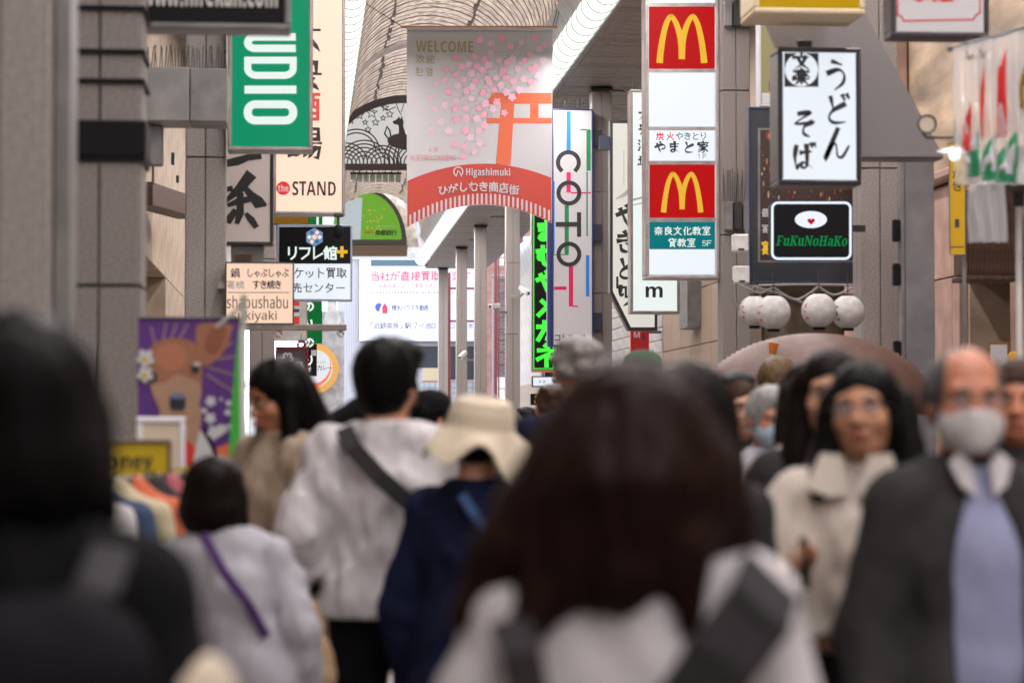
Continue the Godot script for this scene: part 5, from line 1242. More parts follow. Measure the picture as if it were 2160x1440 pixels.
func nets(s: SurfaceTool, prims: Array, cell: float, clips := [], fold := 0.0, ff := 9.0, fy := 5.0) -> void:
	var lo := Vector3(1e9, 1e9, 1e9); var hi := -lo
	for p in prims:
		if p[6]: continue
		var r: float
		if p[0] == 0:
			r = maxf(p[3], p[4])
			lo = lo.min(p[1] - Vector3.ONE * r).min(p[2] - Vector3.ONE * r); hi = hi.max(p[1] + Vector3.ONE * r).max(p[2] + Vector3.ONE * r)
		else:
			var e: Vector3 = p[2]
			r = maxf(e.x, maxf(e.y, e.z))
			var ex: Vector3 = e if p[3] == Basis() else Vector3.ONE * r
			lo = lo.min(p[1] - ex); hi = hi.max(p[1] + ex)
	var pad := cell * 3.0 + fold
	lo -= Vector3.ONE * pad; hi += Vector3.ONE * pad
	var nx := int((hi.x - lo.x) / cell) + 2; var ny := int((hi.y - lo.y) / cell) + 2; var nz := int((hi.z - lo.z) / cell) + 2
	var f := PackedFloat32Array()
	f.resize(nx * ny * nz); f.fill(0.5)
	for p in prims:
		var k: float = p[5]
		var reach := k + cell * 2.5 + fold
		var bl: Vector3; var bh: Vector3
		var a: Vector3 = p[1]
		if p[0] == 0:
			var r := maxf(p[3], p[4]) + reach
			var pb: Vector3 = p[2]
			bl = a.min(pb) - Vector3.ONE * r; bh = a.max(pb) + Vector3.ONE * r
		else:
			var e: Vector3 = p[2]
			var ex := e if p[3] == Basis() else Vector3.ONE * maxf(e.x, maxf(e.y, e.z))
			bl = a - ex - Vector3.ONE * reach; bh = a + ex + Vector3.ONE * reach
		var i0 := maxi(0, int((bl.x - lo.x) / cell)); var i1 := mini(nx - 1, int((bh.x - lo.x) / cell) + 1)
		var j0 := maxi(0, int((bl.y - lo.y) / cell)); var j1 := mini(ny - 1, int((bh.y - lo.y) / cell) + 1)
		var k0 := maxi(0, int((bl.z - lo.z) / cell)); var k1 := mini(nz - 1, int((bh.z - lo.z) / cell) + 1)
		var cut: bool = p[6]
		var kind: int = p[0]
		var ba := Vector3.ZERO; var bb := 1.0; var ra := 0.0; var rb := 0.0
		var inv := Basis(); var rr := Vector3.ONE
		if kind == 0:
			ba = p[2] - a; bb = maxf(ba.dot(ba), 1e-9); ra = p[3]; rb = p[4]
		else:
			inv = p[3]; rr = p[2]
		var r2 := rr * rr
		for kk in range(k0, k1 + 1):
			for jj in range(j0, j1 + 1):
				var at := (kk * ny + jj) * nx + i0
				var q := Vector3(lo.x + i0 * cell, lo.y + jj * cell, lo.z + kk * cell) - a
				for ii in range(i0, i1 + 1):
					var dd: float
					if kind == 0:
						var t := clampf(q.dot(ba) / bb, 0.0, 1.0)
						dd = (q - ba * t).length() - (ra + (rb - ra) * t)
					else:
						var u := inv * q
						var e1 := (u / rr).length()
						var e2 := (u / r2).length()
						dd = e1 * (e1 - 1.0) / maxf(e2, 1e-6)
					var o := f[at]
					if cut:
						dd = -dd
						var h := clampf(0.5 - 0.5 * (o - dd) / k, 0.0, 1.0)
						f[at] = o + (dd - o) * h + k * h * (1.0 - h)
					else:
						var h := clampf(0.5 + 0.5 * (o - dd) / k, 0.0, 1.0)
						f[at] = o + (dd - o) * h - k * h * (1.0 - h)
					at += 1
					q.x += cell
	if clips or fold > 0.0:
		for kk in nz:
			for jj in ny:
				var at := (kk * ny + jj) * nx
				for ii in nx:
					var o := f[at]
					if o < 0.08:
						var q := Vector3(lo.x + ii * cell, lo.y + jj * cell, lo.z + kk * cell)
						if fold > 0.0: o += fold * fold_noise.get_noise_3d(q.x * ff, q.y * fy, q.z * ff)
						for c in clips: o = maxf(o, c[0].dot(q) - c[1])
						f[at] = o
					at += 1
	# surface nets
	var idx := PackedInt32Array()
	idx.resize(nx * ny * nz); idx.fill(-1)
	var verts := PackedVector3Array(); var norms := PackedVector3Array()
	var sy := nx; var sz := nx * ny
	for kk in nz - 1:
		for jj in ny - 1:
			var at := (kk * ny + jj) * nx - 1
			for ii in nx - 1:
				at += 1
				var c0 := f[at]; var c1 := f[at + 1]; var c2 := f[at + sy]; var c3 := f[at + sy + 1]
				var c4 := f[at + sz]; var c5 := f[at + sz + 1]; var c6 := f[at + sz + sy]; var c7 := f[at + sz + sy + 1]
				var neg := int(c0 < 0) + int(c1 < 0) + int(c2 < 0) + int(c3 < 0) + int(c4 < 0) + int(c5 < 0) + int(c6 < 0) + int(c7 < 0)
				if neg == 0 or neg == 8: continue
				var sum := Vector3.ZERO; var n := 0
				if (c0 < 0) != (c1 < 0): sum += Vector3(c0 / (c0 - c1), 0, 0); n += 1
				if (c2 < 0) != (c3 < 0): sum += Vector3(c2 / (c2 - c3), 1, 0); n += 1
				if (c4 < 0) != (c5 < 0): sum += Vector3(c4 / (c4 - c5), 0, 1); n += 1
				if (c6 < 0) != (c7 < 0): sum += Vector3(c6 / (c6 - c7), 1, 1); n += 1
				if (c0 < 0) != (c2 < 0): sum += Vector3(0, c0 / (c0 - c2), 0); n += 1
				if (c1 < 0) != (c3 < 0): sum += Vector3(1, c1 / (c1 - c3), 0); n += 1
				if (c4 < 0) != (c6 < 0): sum += Vector3(0, c4 / (c4 - c6), 1); n += 1
				if (c5 < 0) != (c7 < 0): sum += Vector3(1, c5 / (c5 - c7), 1); n += 1
				if (c0 < 0) != (c4 < 0): sum += Vector3(0, 0, c0 / (c0 - c4)); n += 1
				if (c1 < 0) != (c5 < 0): sum += Vector3(1, 0, c1 / (c1 - c5)); n += 1
				if (c2 < 0) != (c6 < 0): sum += Vector3(0, 1, c2 / (c2 - c6)); n += 1
				if (c3 < 0) != (c7 < 0): sum += Vector3(1, 1, c3 / (c3 - c7)); n += 1
				idx[at] = verts.size()
				verts.append(lo + (Vector3(ii, jj, kk) + sum / n) * cell)
				norms.append(Vector3(c1 + c3 + c5 + c7 - c0 - c2 - c4 - c6, c2 + c3 + c6 + c7 - c0 - c1 - c4 - c5, c4 + c5 + c6 + c7 - c0 - c1 - c2 - c3).normalized())
	for kk in range(1, nz - 1):
		for jj in range(1, ny - 1):
			var at := (kk * ny + jj) * nx
			for ii in range(1, nx - 1):
				at += 1
				if idx[at] < 0 and idx[at - 1] < 0 and idx[at - sy] < 0 and idx[at - sz] < 0: continue
				var ins := f[at] < 0
				for ax in 3:
					var step: int = [1, sy, sz][ax]
					if ins == (f[at + step] < 0): continue
					var u: int = [sy, sz, 1][ax]; var v: int = [sz, 1, sy][ax]
					var qa := idx[at - u - v]; var qb := idx[at - v]; var qc := idx[at]; var qd := idx[at - u]
					if qa < 0 or qb < 0 or qc < 0 or qd < 0: continue
					var order := [qa, qc, qb, qa, qd, qc] if ins else [qa, qb, qc, qa, qc, qd]
					for w: int in order:
						s.set_normal(norms[w]); s.add_vertex(verts[w])

var hand_mesh := {}
var head_mesh: ArrayMesh

func make_templates() -> void:
	fold_noise.seed = 3; fold_noise.frequency = 1.0; fold_noise.fractal_octaves = 2
	for sd: float in [-1.0, 1.0]:       # sd 1: the left hand, palm towards -x, thumb forward
		var pr := [ell(Vector3(0, -0.05, 0), Vector3(0.015, 0.052, 0.038), 0.01), cap(Vector3(0, 0.02, 0), Vector3(0, -0.02, 0), 0.026, 0.022, 0.02)]
		var lens := [0.066, 0.078, 0.074, 0.056]
		for i in 4:
			var z := 0.028 - i * 0.0185
			var p := Vector3(0, -0.085 + absf(i - 1.4) * 0.004, z)
			for k in 3:
				var bend := 0.25 + k * 0.38
				var q: Vector3 = p + Vector3(-sd * sin(bend), -cos(bend), -0.06 * (i - 1.5)) * lens[i] * [0.45, 0.32, 0.25][k]
				pr.append(cap(p, q, 0.0088 - k * 0.0006, 0.0084 - k * 0.0007, 0.004))
				p = q
		var t := Vector3(0, -0.03, 0.03)
		for q in [Vector3(-sd * 0.012, -0.06, 0.052), Vector3(-sd * 0.022, -0.083, 0.056), Vector3(-sd * 0.03, -0.1, 0.052)]:
			pr.append(cap(t, q, 0.0115, 0.0095, 0.006)); t = q
		var s := st()
		nets(s, pr, 0.0042)
		hand_mesh[int(sd)] = s.commit()
	var s := st()
	var pr := [ell(Vector3(0, 0.03, -0.012), Vector3(0.074, 0.085, 0.094), 0.03), ell(Vector3(0, -0.03, 0.02), Vector3(0.062, 0.078, 0.07), 0.03), ell(Vector3(0, -0.088, 0.05), Vector3(0.03, 0.022, 0.028), 0.03),
		cap(Vector3(0, 0.008, 0.084), Vector3(0, -0.03, 0.102), 0.008, 0.013, 0.012), ell(Vector3(0.013, -0.033, 0.09), Vector3(0.009, 0.008, 0.011), 0.008), ell(Vector3(-0.013, -0.033, 0.09), Vector3(0.009, 0.008, 0.011), 0.008),
		cap(Vector3(-0.04, 0.024, 0.07), Vector3(0.04, 0.024, 0.07), 0.013, 0.013, 0.015), cap(Vector3(0, -0.08, -0.02), Vector3(0, -0.2, -0.03), 0.052, 0.058, 0.04)]
	for sd: float in [-1.0, 1.0]:
		pr.append(ell(Vector3(sd * 0.076, -0.008, -0.008), Vector3(0.012, 0.032, 0.02), 0.01))
		pr.append(ell(Vector3(sd * 0.036, -0.03, 0.06), Vector3(0.024, 0.022, 0.022), 0.02))
		pr.append(ell(Vector3(sd * 0.031, 0.003, 0.102), Vector3(0.021, 0.012, 0.018), 0.012, true))
	pr.append(ell(Vector3(0, -0.061, 0.083), Vector3(0.024, 0.012, 0.012), 0.01))
	nets(s, pr, 0.0058)
	head_mesh = s.commit()

func J(v: Vector3, S: float, lean: Vector2) -> Vector3:
	var u := maxf(0.0, v.y - 0.95) / 0.75
	return Vector3(v.x + lean.x * u, v.y - (lean.length() * 0.18 * u), v.z + lean.y * u) * S

# o: px, top, d, turn, lean, head [yaw, pitch, roll], L / R [elbow, wrist], skin, hair, hair_mat, top, pants, sleeve, hem, loose, cell, face, wide
func person(label: String, o: Dictionary) -> Dictionary:
	var at := P(o.px, o.top, o.d)
	var S := at.y / (1.70 if not o.has("hat") else 1.72)
	var lean: Vector2 = o.get("lean", Vector2.ZERO)
	var turn: float = o.get("turn", PI)
	var head_off := Vector3(lean.x, 0, lean.y).rotated(Vector3.UP, turn) * S * 0.85
	var root := thing("person", label, "person", Vector3(at.x - head_off.x, 0, at.z - head_off.z), turn, "people walking in the arcade")
	S = (at.y) / (1.70 - lean.length() * 0.17)
	var cell: float = o.get("cell", 0.021 if o.d < 12 else 0.03)
	var W: float = o.get("wide", 1.0)
	var sh := 0.165 * W
	var arms := {1: o.get("L", [Vector3(0.235 * W, 1.09, -0.02), Vector3(0.235 * W, 0.86, 0.06)]), -1: o.get("R", [Vector3(-0.235 * W, 1.09, -0.02), Vector3(-0.235 * W, 0.86, 0.06)])}
	var skin: Material = mats[o.get("skin", "skin")]
	var hb := Basis.from_euler(Vector3(o.get("head", [0, 0, 0])[1], o.get("head", [0, 0, 0])[0], o.get("head", [0, 0, 0])[2])).scaled(Vector3.ONE * S)
	var hx := Transform3D(hb, J(Vector3(0, 1.585, 0.015), S, lean))
	# the body: torso and limbs, then the head and hands on finer grids, all one mesh
	var pr := []
	var j := func(x: float, y: float, z: float) -> Vector3: return J(Vector3(x, y, z), S, lean)
	pr.append(ell(j.call(0, 1.27, 0), Vector3(0.15 * W, 0.17, 0.10) * S, 0.05 * S)); pr.append(ell(j.call(0, 1.08, 0), Vector3(0.125 * W, 0.15, 0.09) * S, 0.05 * S)); pr.append(ell(j.call(0, 0.94, -0.01), Vector3(0.15 * W, 0.11, 0.10) * S, 0.05 * S))
	pr.append(cap(j.call(-sh, 1.365, 0), j.call(sh, 1.365, 0), 0.045 * S, 0.045 * S, 0.05 * S)); pr.append(cap(j.call(0, 1.38, -0.01), j.call(0, 1.50, 0), 0.062 * S, 0.05 * S, 0.04 * S))
	for sd: int in [-1, 1]:
		var e: Vector3 = J(arms[sd][0], S, lean); var w: Vector3 = J(arms[sd][1], S, lean)
		pr.append(cap(j.call(sd * sh, 1.365, 0), e, 0.045 * S, 0.037 * S, 0.02 * S)); pr.append(cap(e, w, 0.038 * S, 0.026 * S, 0.02 * S))
		pr.append(cap(j.call(sd * 0.085, 0.9, 0), j.call(sd * 0.095, 0.48, 0.015), 0.075 * S, 0.05 * S, 0.03 * S)); pr.append(cap(j.call(sd * 0.095, 0.48, 0.015), j.call(sd * 0.1, 0.08, -0.02), 0.048 * S, 0.033 * S, 0.02 * S))
		pr.append(cap(j.call(sd * 0.1, 0.05, -0.04), j.call(sd * 0.11, 0.035, 0.12), 0.035 * S, 0.028 * S, 0.02 * S))
	var s := st()
	nets(s, pr, 0.028)
	s.append_from(head_mesh, 0, hx)
	for sd: int in [-1, 1]:
		var e: Vector3 = J(arms[sd][0], S, lean); var w: Vector3 = J(arms[sd][1], S, lean)
		var y := (e - w).normalized()
		var z := (Vector3(0, 0, 1) - y * y.z)
		z = z.normalized() if z.length() > 0.2 else Vector3.UP.cross(y).normalized()
		s.append_from(hand_mesh[sd], 0, Transform3D(Basis(y.cross(z), y, z).scaled(Vector3.ONE * S), w))
	part("body", s, skin, root)
	# trousers or skirt, shoes
	s = st()
	var pm: Material = mats[o.get("pants", "cloth_black")]
	pr = [ell(j.call(0, 0.94, -0.01), Vector3(0.168 * W, 0.13, 0.125) * S, 0.05 * S)]
	for sd: int in [-1, 1]:
		pr.append(cap(j.call(sd * 0.085, 0.9, 0), j.call(sd * 0.1, 0.48, 0.015), 0.092 * S, 0.075 * S, 0.03 * S)); pr.append(cap(j.call(sd * 0.1, 0.48, 0.015), j.call(sd * 0.105, 0.1, -0.02), 0.075 * S, 0.065 * S, 0.02 * S))
	nets(s, pr, 0.028, [[Vector3(0, 1, 0), 1.04 * S], [Vector3(0, -1, 0), -0.07 * S]], 0.006)
	part("trousers", s, pm, root)
	for sd: int in [-1, 1]:
		s = st()
		nets(s, [cap(j.call(sd * 0.1, 0.055, -0.05), j.call(sd * 0.115, 0.045, 0.14), 0.048 * S, 0.042 * S, 0.02)], 0.016, [[Vector3(0, -1, 0), -0.004]])
		part("shoe", s, mats.cloth_black, root)
	# upper garment
	var t: float = o.get("loose", 0.022)
	var hem: float = o.get("hem", 0.86)
	pr = [ell(j.call(0, 1.24, 0), Vector3(0.155 * W + t, 0.18, 0.105 + t) * S, 0.06 * S), ell(j.call(0, 1.06, 0), Vector3(0.14 * W + t, 0.18, 0.1 + t) * S, 0.06 * S), ell(j.call(0, 0.92, -0.005), Vector3(0.155 * W + t, 0.15, 0.11 + t) * S, 0.06 * S),
		cap(j.call(-0.04, 1.415, -0.01), j.call(-sh, 1.37, -0.005), (0.045 + t * 0.4) * S, (0.048 + t * 0.6) * S, 0.05 * S), cap(j.call(0.04, 1.415, -0.01), j.call(sh, 1.37, -0.005), (0.045 + t * 0.4) * S, (0.048 + t * 0.6) * S, 0.05 * S), cap(j.call(0, 1.40, -0.015), j.call(0, 1.455, -0.012), (0.07 + t * 0.4) * S, (0.062 + t * 0.4) * S, 0.04 * S)]
	if hem < 0.8:
		pr.append(cap(j.call(0, 0.95, 0), j.call(0, hem, 0), (0.15 + t) * S, (0.2 + t) * S, 0.05 * S))
	var slv: float = o.get("sleeve", 0.95)
	for sd: int in [-1, 1]:
		var e: Vector3 = J(arms[sd][0], S, lean); var w: Vector3 = J(arms[sd][1], S, lean)
		pr.append(cap(j.call(sd * sh, 1.36, 0), e, (0.048 + t * 0.7) * S, (0.042 + t * 0.8) * S, 0.03 * S))
		if slv > 0.5: pr.append(cap(e, e.lerp(w, (slv - 0.5) * 2), (0.042 + t * 0.8) * S, (0.034 + t * 0.8) * S, 0.015 * S))
	var clips := [[Vector3(0, -1, 0), -hem * S], [Vector3(0, 1, 0), J(Vector3(0, 1.475, 0), S, lean).y]]
	for c in o.get("cuts", []): pr.append(c)
	s = st()
	nets(s, pr, cell, clips, o.get("fold", 0.012) * S, o.get("ff", 9.0))
	part(o.get("garment", "top"), s, mats[o.get("cloth", "cloth_white")], root)
	# hair
	if o.has("hair"):
		s = st()
		nets(s, hair_prims(o.hair), clampf(o.d * 0.0017, 0.0095, 0.02), hair_clips(o.hair), 0.009, 26.0, 3.5)
		var hm := s.commit()
		var hn := part("hair", hm, mats[o.hair_mat], root)
		hn.transform = hx
	if o.get("face", false): face_parts(root, hx, o)
	return {"root": root, "S": S, "head": hx, "lean": lean}

func face_parts(root: Node3D, hx: Transform3D, o: Dictionary) -> void:
	for sd: float in [-1.0, 1.0]:
		var s := st()
		nets(s, [ell(Vector3.ZERO, Vector3(0.0125, 0.0075, 0.008), 0.005)], 0.0035)
		var e := part("eye", s, mats.eye_white, root)
		e.transform = hx * Transform3D(Basis(), Vector3(sd * 0.031, 0.003, 0.083))
		s = st()
		lathe(s, [Vector2(0, 0.0095), Vector2(0.004, 0.009), Vector2(0.0062, 0.0065)], 12, Transform3D(Basis(Vector3.RIGHT, PI / 2), Vector3(0, 0, 0)))
		part("iris", s, mats.ink, e)
		s = st()
		tube(s, [Vector3(sd * 0.015, 0.02, 0.089), Vector3(sd * 0.032, 0.025, 0.086), Vector3(sd * 0.05, 0.019, 0.074)], [0.003, 0.0045, 0.0025], 8)
		var b := part("eyebrow", s, mats[o.get("brow", "hair_black")], root)
		b.transform = hx
		s = st()
		tube(s, [Vector3(sd * 0.019, 0.006, 0.088), Vector3(sd * 0.031, 0.0115, 0.091), Vector3(sd * 0.044, 0.004, 0.083)], [0.0015, 0.0024, 0.0015], 6)
		var l := part("eyelid", s, mats.hair_black, root)
		l.transform = hx
	if not o.get("mask", false):
		var s := st()
		nets(s, [cap(Vector3(-0.02, -0.063, 0.083), Vector3(0, -0.058, 0.094), 0.003, 0.0055, 0.004), cap(Vector3(0.02, -0.063, 0.083), Vector3(0, -0.058, 0.094), 0.003, 0.0055, 0.004), cap(Vector3(-0.015, -0.067, 0.086), Vector3(0.015, -0.067, 0.086), 0.004, 0.004, 0.004), ell(Vector3(0, -0.068, 0.092), Vector3(0.012, 0.006, 0.005), 0.004)], 0.003)
		var l := part("lips", s, mats[o.get("lip", "lip")], root)
		l.transform = hx

func hair_clips(style: String) -> Array:
	match style:
		"short", "grey", "side": return [[Vector3(0, -1, 0.3).normalized(), 0.075]]
		"bob": return [[Vector3(0, -1, 0), 0.135]]
	return []

func hair_prims(style: String) -> Array:
	var cap_ := ell(Vector3(0, 0.042, -0.016), Vector3(0.085, 0.087, 0.104), 0.03)
	var front := ell(Vector3(0, -0.055, 0.085), Vector3(0.064, 0.11, 0.075), 0.015, true)
	match style:
		"short": return [cap_, ell(Vector3(0, 0.0, -0.03), Vector3(0.084, 0.095, 0.086), 0.03), ell(Vector3(0, 0.085, 0.03), Vector3(0.06, 0.04, 0.06), 0.03), front]
		"full": return [ell(Vector3(0, 0.045, -0.018), Vector3(0.094, 0.096, 0.112), 0.03), ell(Vector3(0, -0.015, -0.035), Vector3(0.088, 0.098, 0.088), 0.03), ell(Vector3(0.03, 0.1, 0.03), Vector3(0.06, 0.04, 0.06), 0.03), ell(Vector3(-0.04, 0.09, 0.04), Vector3(0.05, 0.04, 0.05), 0.03), front]
		"curly":
			var r := [cap_]
			for i in 22:
				var d := Vector3(sin(i * 2.4) * 0.8, 0.2 + 0.8 * sin(i * 1.7), cos(i * 2.4) - 0.4).normalized()
				r.append(ell(Vector3(0, 0.035, -0.016) + d * Vector3(0.08, 0.085, 0.1), Vector3(0.026, 0.024, 0.026), 0.008))
			r.append(front)
			return r
		"receding": return [ell(Vector3(0, 0.03, -0.024), Vector3(0.083, 0.086, 0.1), 0.03), ell(Vector3(0, -0.005, -0.03), Vector3(0.084, 0.08, 0.08), 0.03), ell(Vector3(0, 0.0, 0.1), Vector3(0.068, 0.092, 0.062), 0.02, true), front]
		"bob": return [ell(Vector3(0, 0.045, -0.018), Vector3(0.098, 0.09, 0.112), 0.04), ell(Vector3(0, -0.05, -0.045), Vector3(0.112, 0.115, 0.09), 0.04), cap(Vector3(0.085, 0.0, 0.0), Vector3(0.09, -0.12, 0.02), 0.03, 0.03, 0.03), cap(Vector3(-0.085, 0.0, 0.0), Vector3(-0.09, -0.12, 0.02), 0.03, 0.03, 0.03), ell(Vector3(0, -0.07, 0.1), Vector3(0.06, 0.125, 0.075), 0.015, true)]
		"long": return [ell(Vector3(0, 0.04, -0.018), Vector3(0.086, 0.086, 0.106), 0.04), ell(Vector3(0, -0.06, -0.05), Vector3(0.1, 0.13, 0.075), 0.04), cap(Vector3(0, -0.1, -0.07), Vector3(0, -0.36, -0.1), 0.085, 0.06, 0.05), cap(Vector3(0.08, 0.02, 0.01), Vector3(0.1, -0.3, 0.05), 0.028, 0.035, 0.03), cap(Vector3(-0.08, 0.02, 0.01), Vector3(-0.1, -0.3, 0.05), 0.028, 0.035, 0.03), ell(Vector3(0, -0.07, 0.1), Vector3(0.06, 0.125, 0.07), 0.015, true)]
		"straight": return [ell(Vector3(0, 0.042, -0.018), Vector3(0.09, 0.088, 0.11), 0.04), cap(Vector3(0, -0.03, -0.06), Vector3(0.0, -0.5, -0.2), 0.088, 0.06, 0.05), cap(Vector3(0.075, 0.02, -0.01), Vector3(0.1, -0.2, 0.07), 0.03, 0.036, 0.03), cap(Vector3(0.1, -0.2, 0.07), Vector3(0.11, -0.52, 0.02), 0.036, 0.03, 0.03), cap(Vector3(-0.075, 0.02, -0.01), Vector3(-0.09, -0.2, 0.07), 0.03, 0.036, 0.03), cap(Vector3(-0.09, -0.2, 0.07), Vector3(-0.1, -0.5, 0.03), 0.036, 0.03, 0.03), ell(Vector3(0, -0.07, 0.1), Vector3(0.062, 0.13, 0.078), 0.015, true)]
		"shoulder": return [ell(Vector3(0, 0.04, -0.018), Vector3(0.088, 0.088, 0.108), 0.04), cap(Vector3(0, -0.03, -0.055), Vector3(0.0, -0.22, -0.06), 0.088, 0.095, 0.05), cap(Vector3(0.088, 0.02, -0.01), Vector3(0.115, -0.2, 0.02), 0.034, 0.045, 0.03), cap(Vector3(-0.085, 0.02, -0.01), Vector3(-0.1, -0.18, 0.02), 0.03, 0.035, 0.03), ell(Vector3(0, -0.07, 0.1), Vector3(0.06, 0.125, 0.075), 0.015, true)]
		"thick": return [ell(Vector3(0, 0.03, -0.02), Vector3(0.112, 0.1, 0.12), 0.05), ell(Vector3(0.005, -0.07, -0.04), Vector3(0.142, 0.13, 0.1), 0.05), cap(Vector3(0.03, -0.08, -0.07), Vector3(0.03, -0.16, -0.1), 0.115, 0.065, 0.06), cap(Vector3(0.09, -0.02, -0.02), Vector3(0.165, -0.13, -0.04), 0.06, 0.05, 0.05), cap(Vector3(0.15, -0.1, -0.04), Vector3(0.245, -0.225, -0.05), 0.05, 0.02, 0.04), cap(Vector3(0.08, -0.12, -0.08), Vector3(0.15, -0.23, -0.1), 0.06, 0.03, 0.04), cap(Vector3(-0.1, -0.04, -0.03), Vector3(-0.14, -0.13, -0.02), 0.055, 0.03, 0.05), cap(Vector3(-0.06, -0.13, -0.11), Vector3(-0.06, -0.235, -0.125), 0.036, 0.016, 0.03), ell(Vector3(0, -0.07, 0.12), Vector3(0.06, 0.125, 0.075), 0.015, true)]
	return [cap_, front]

func strap(parent: Node3D, path: Array, w: float, m: Material, called := "strap", th := 0.012) -> void:   # path of [px, py, depth]; a flat band facing the camera
	var s := st()
	for i in path.size() - 1:
		var a: Vector3 = parent.to_local(P(path[i][0], path[i][1], path[i][2])); var b: Vector3 = parent.to_local(P(path[i + 1][0], path[i + 1][1], path[i + 1][2]))
		var z := (b - a).normalized()
		var n := parent.global_basis.inverse() * Vector3(0, 0, 1)
		var x := n.cross(z).normalized()
		box(s, Vector3.ZERO, Vector3(w, th, (b - a).length() + w * 0.25), 0.003, Transform3D(Basis(x, z.cross(x), z), (a + b) / 2))
	part(called, s, m, parent)

func blob(parent: Node3D, called: String, prims: Array, cell: float, m: Material, clips := [], fold := 0.0, xf := Transform3D()) -> MeshInstance3D:
	var s := st()
	nets(s, prims, cell, clips, fold)
	var o := part(called, s, m, parent)
	o.transform = xf
	return o

func cloth(key: String, c: Vector3, rough := 0.85) -> void:
	M(key, c, rough, {"tex": "weave", "scale": 4.0, "spec": 0.2})

func people_materials() -> void:
	for q in [["skin", Vector3(0.55, 0.26, 0.145)], ["skin_tan", Vector3(0.44, 0.19, 0.095)], ["skin_pale", Vector3(0.62, 0.33, 0.21)], ["skin_red", Vector3(0.56, 0.21, 0.115)]]:
		var m := M(q[0], q[1], 0.5, {"tex": "stain", "scale": 5.0})
		m.subsurf_scatter_enabled = true; m.subsurf_scatter_strength = 0.05
	for q in [["hair_black", Vector3(0.006, 0.005, 0.005)], ["hair_dark", Vector3(0.014, 0.008, 0.006)], ["hair_brown", Vector3(0.10, 0.05, 0.03)], ["hair_auburn", Vector3(0.03, 0.011, 0.008)], ["hair_blond", Vector3(0.26, 0.17, 0.09)], ["hair_grey", Vector3(0.17, 0.155, 0.15)], ["hair_silver", Vector3(0.50, 0.45, 0.43)], ["hair_white", Vector3(0.66, 0.65, 0.64)]]:
		M(q[0], q[1], 0.5, {"tex": "strand", "scale": Vector3(14, 1.6, 14), "spec": 0.2})
	M("eye_white", Vector3(0.62, 0.6, 0.58), 0.2)
	M("lip", Vector3(0.36, 0.10, 0.085), 0.45); M("lip_dark", Vector3(0.30, 0.045, 0.05), 0.45)
	for q in [["cloth_black", Vector3(0.008, 0.008, 0.009)], ["cloth_charcoal", Vector3(0.04, 0.038, 0.04)], ["cloth_suit", Vector3(0.042, 0.04, 0.041)], ["cloth_navy", Vector3(0.010, 0.013, 0.038)], ["cloth_white", Vector3(0.64, 0.61, 0.62)], ["cloth_offwhite", Vector3(0.72, 0.64, 0.56)], ["cloth_cream", Vector3(0.60, 0.51, 0.40)], ["cloth_grey", Vector3(0.43, 0.42, 0.46)], ["cloth_beige", Vector3(0.34, 0.265, 0.195)], ["cloth_blue", Vector3(0.33, 0.35, 0.52)], ["cloth_pink", Vector3(0.50, 0.26, 0.29)], ["cloth_denim", Vector3(0.05, 0.09, 0.20)], ["cloth_lilac", Vector3(0.10, 0.045, 0.16)], ["cloth_olive", Vector3(0.10, 0.12, 0.07)], ["cloth_green", Vector3(0.04, 0.10, 0.05)], ["mask_white", Vector3(0.66, 0.63, 0.63)], ["mask_blue", Vector3(0.42, 0.52, 0.60)]]:
		cloth(q[0], q[1])

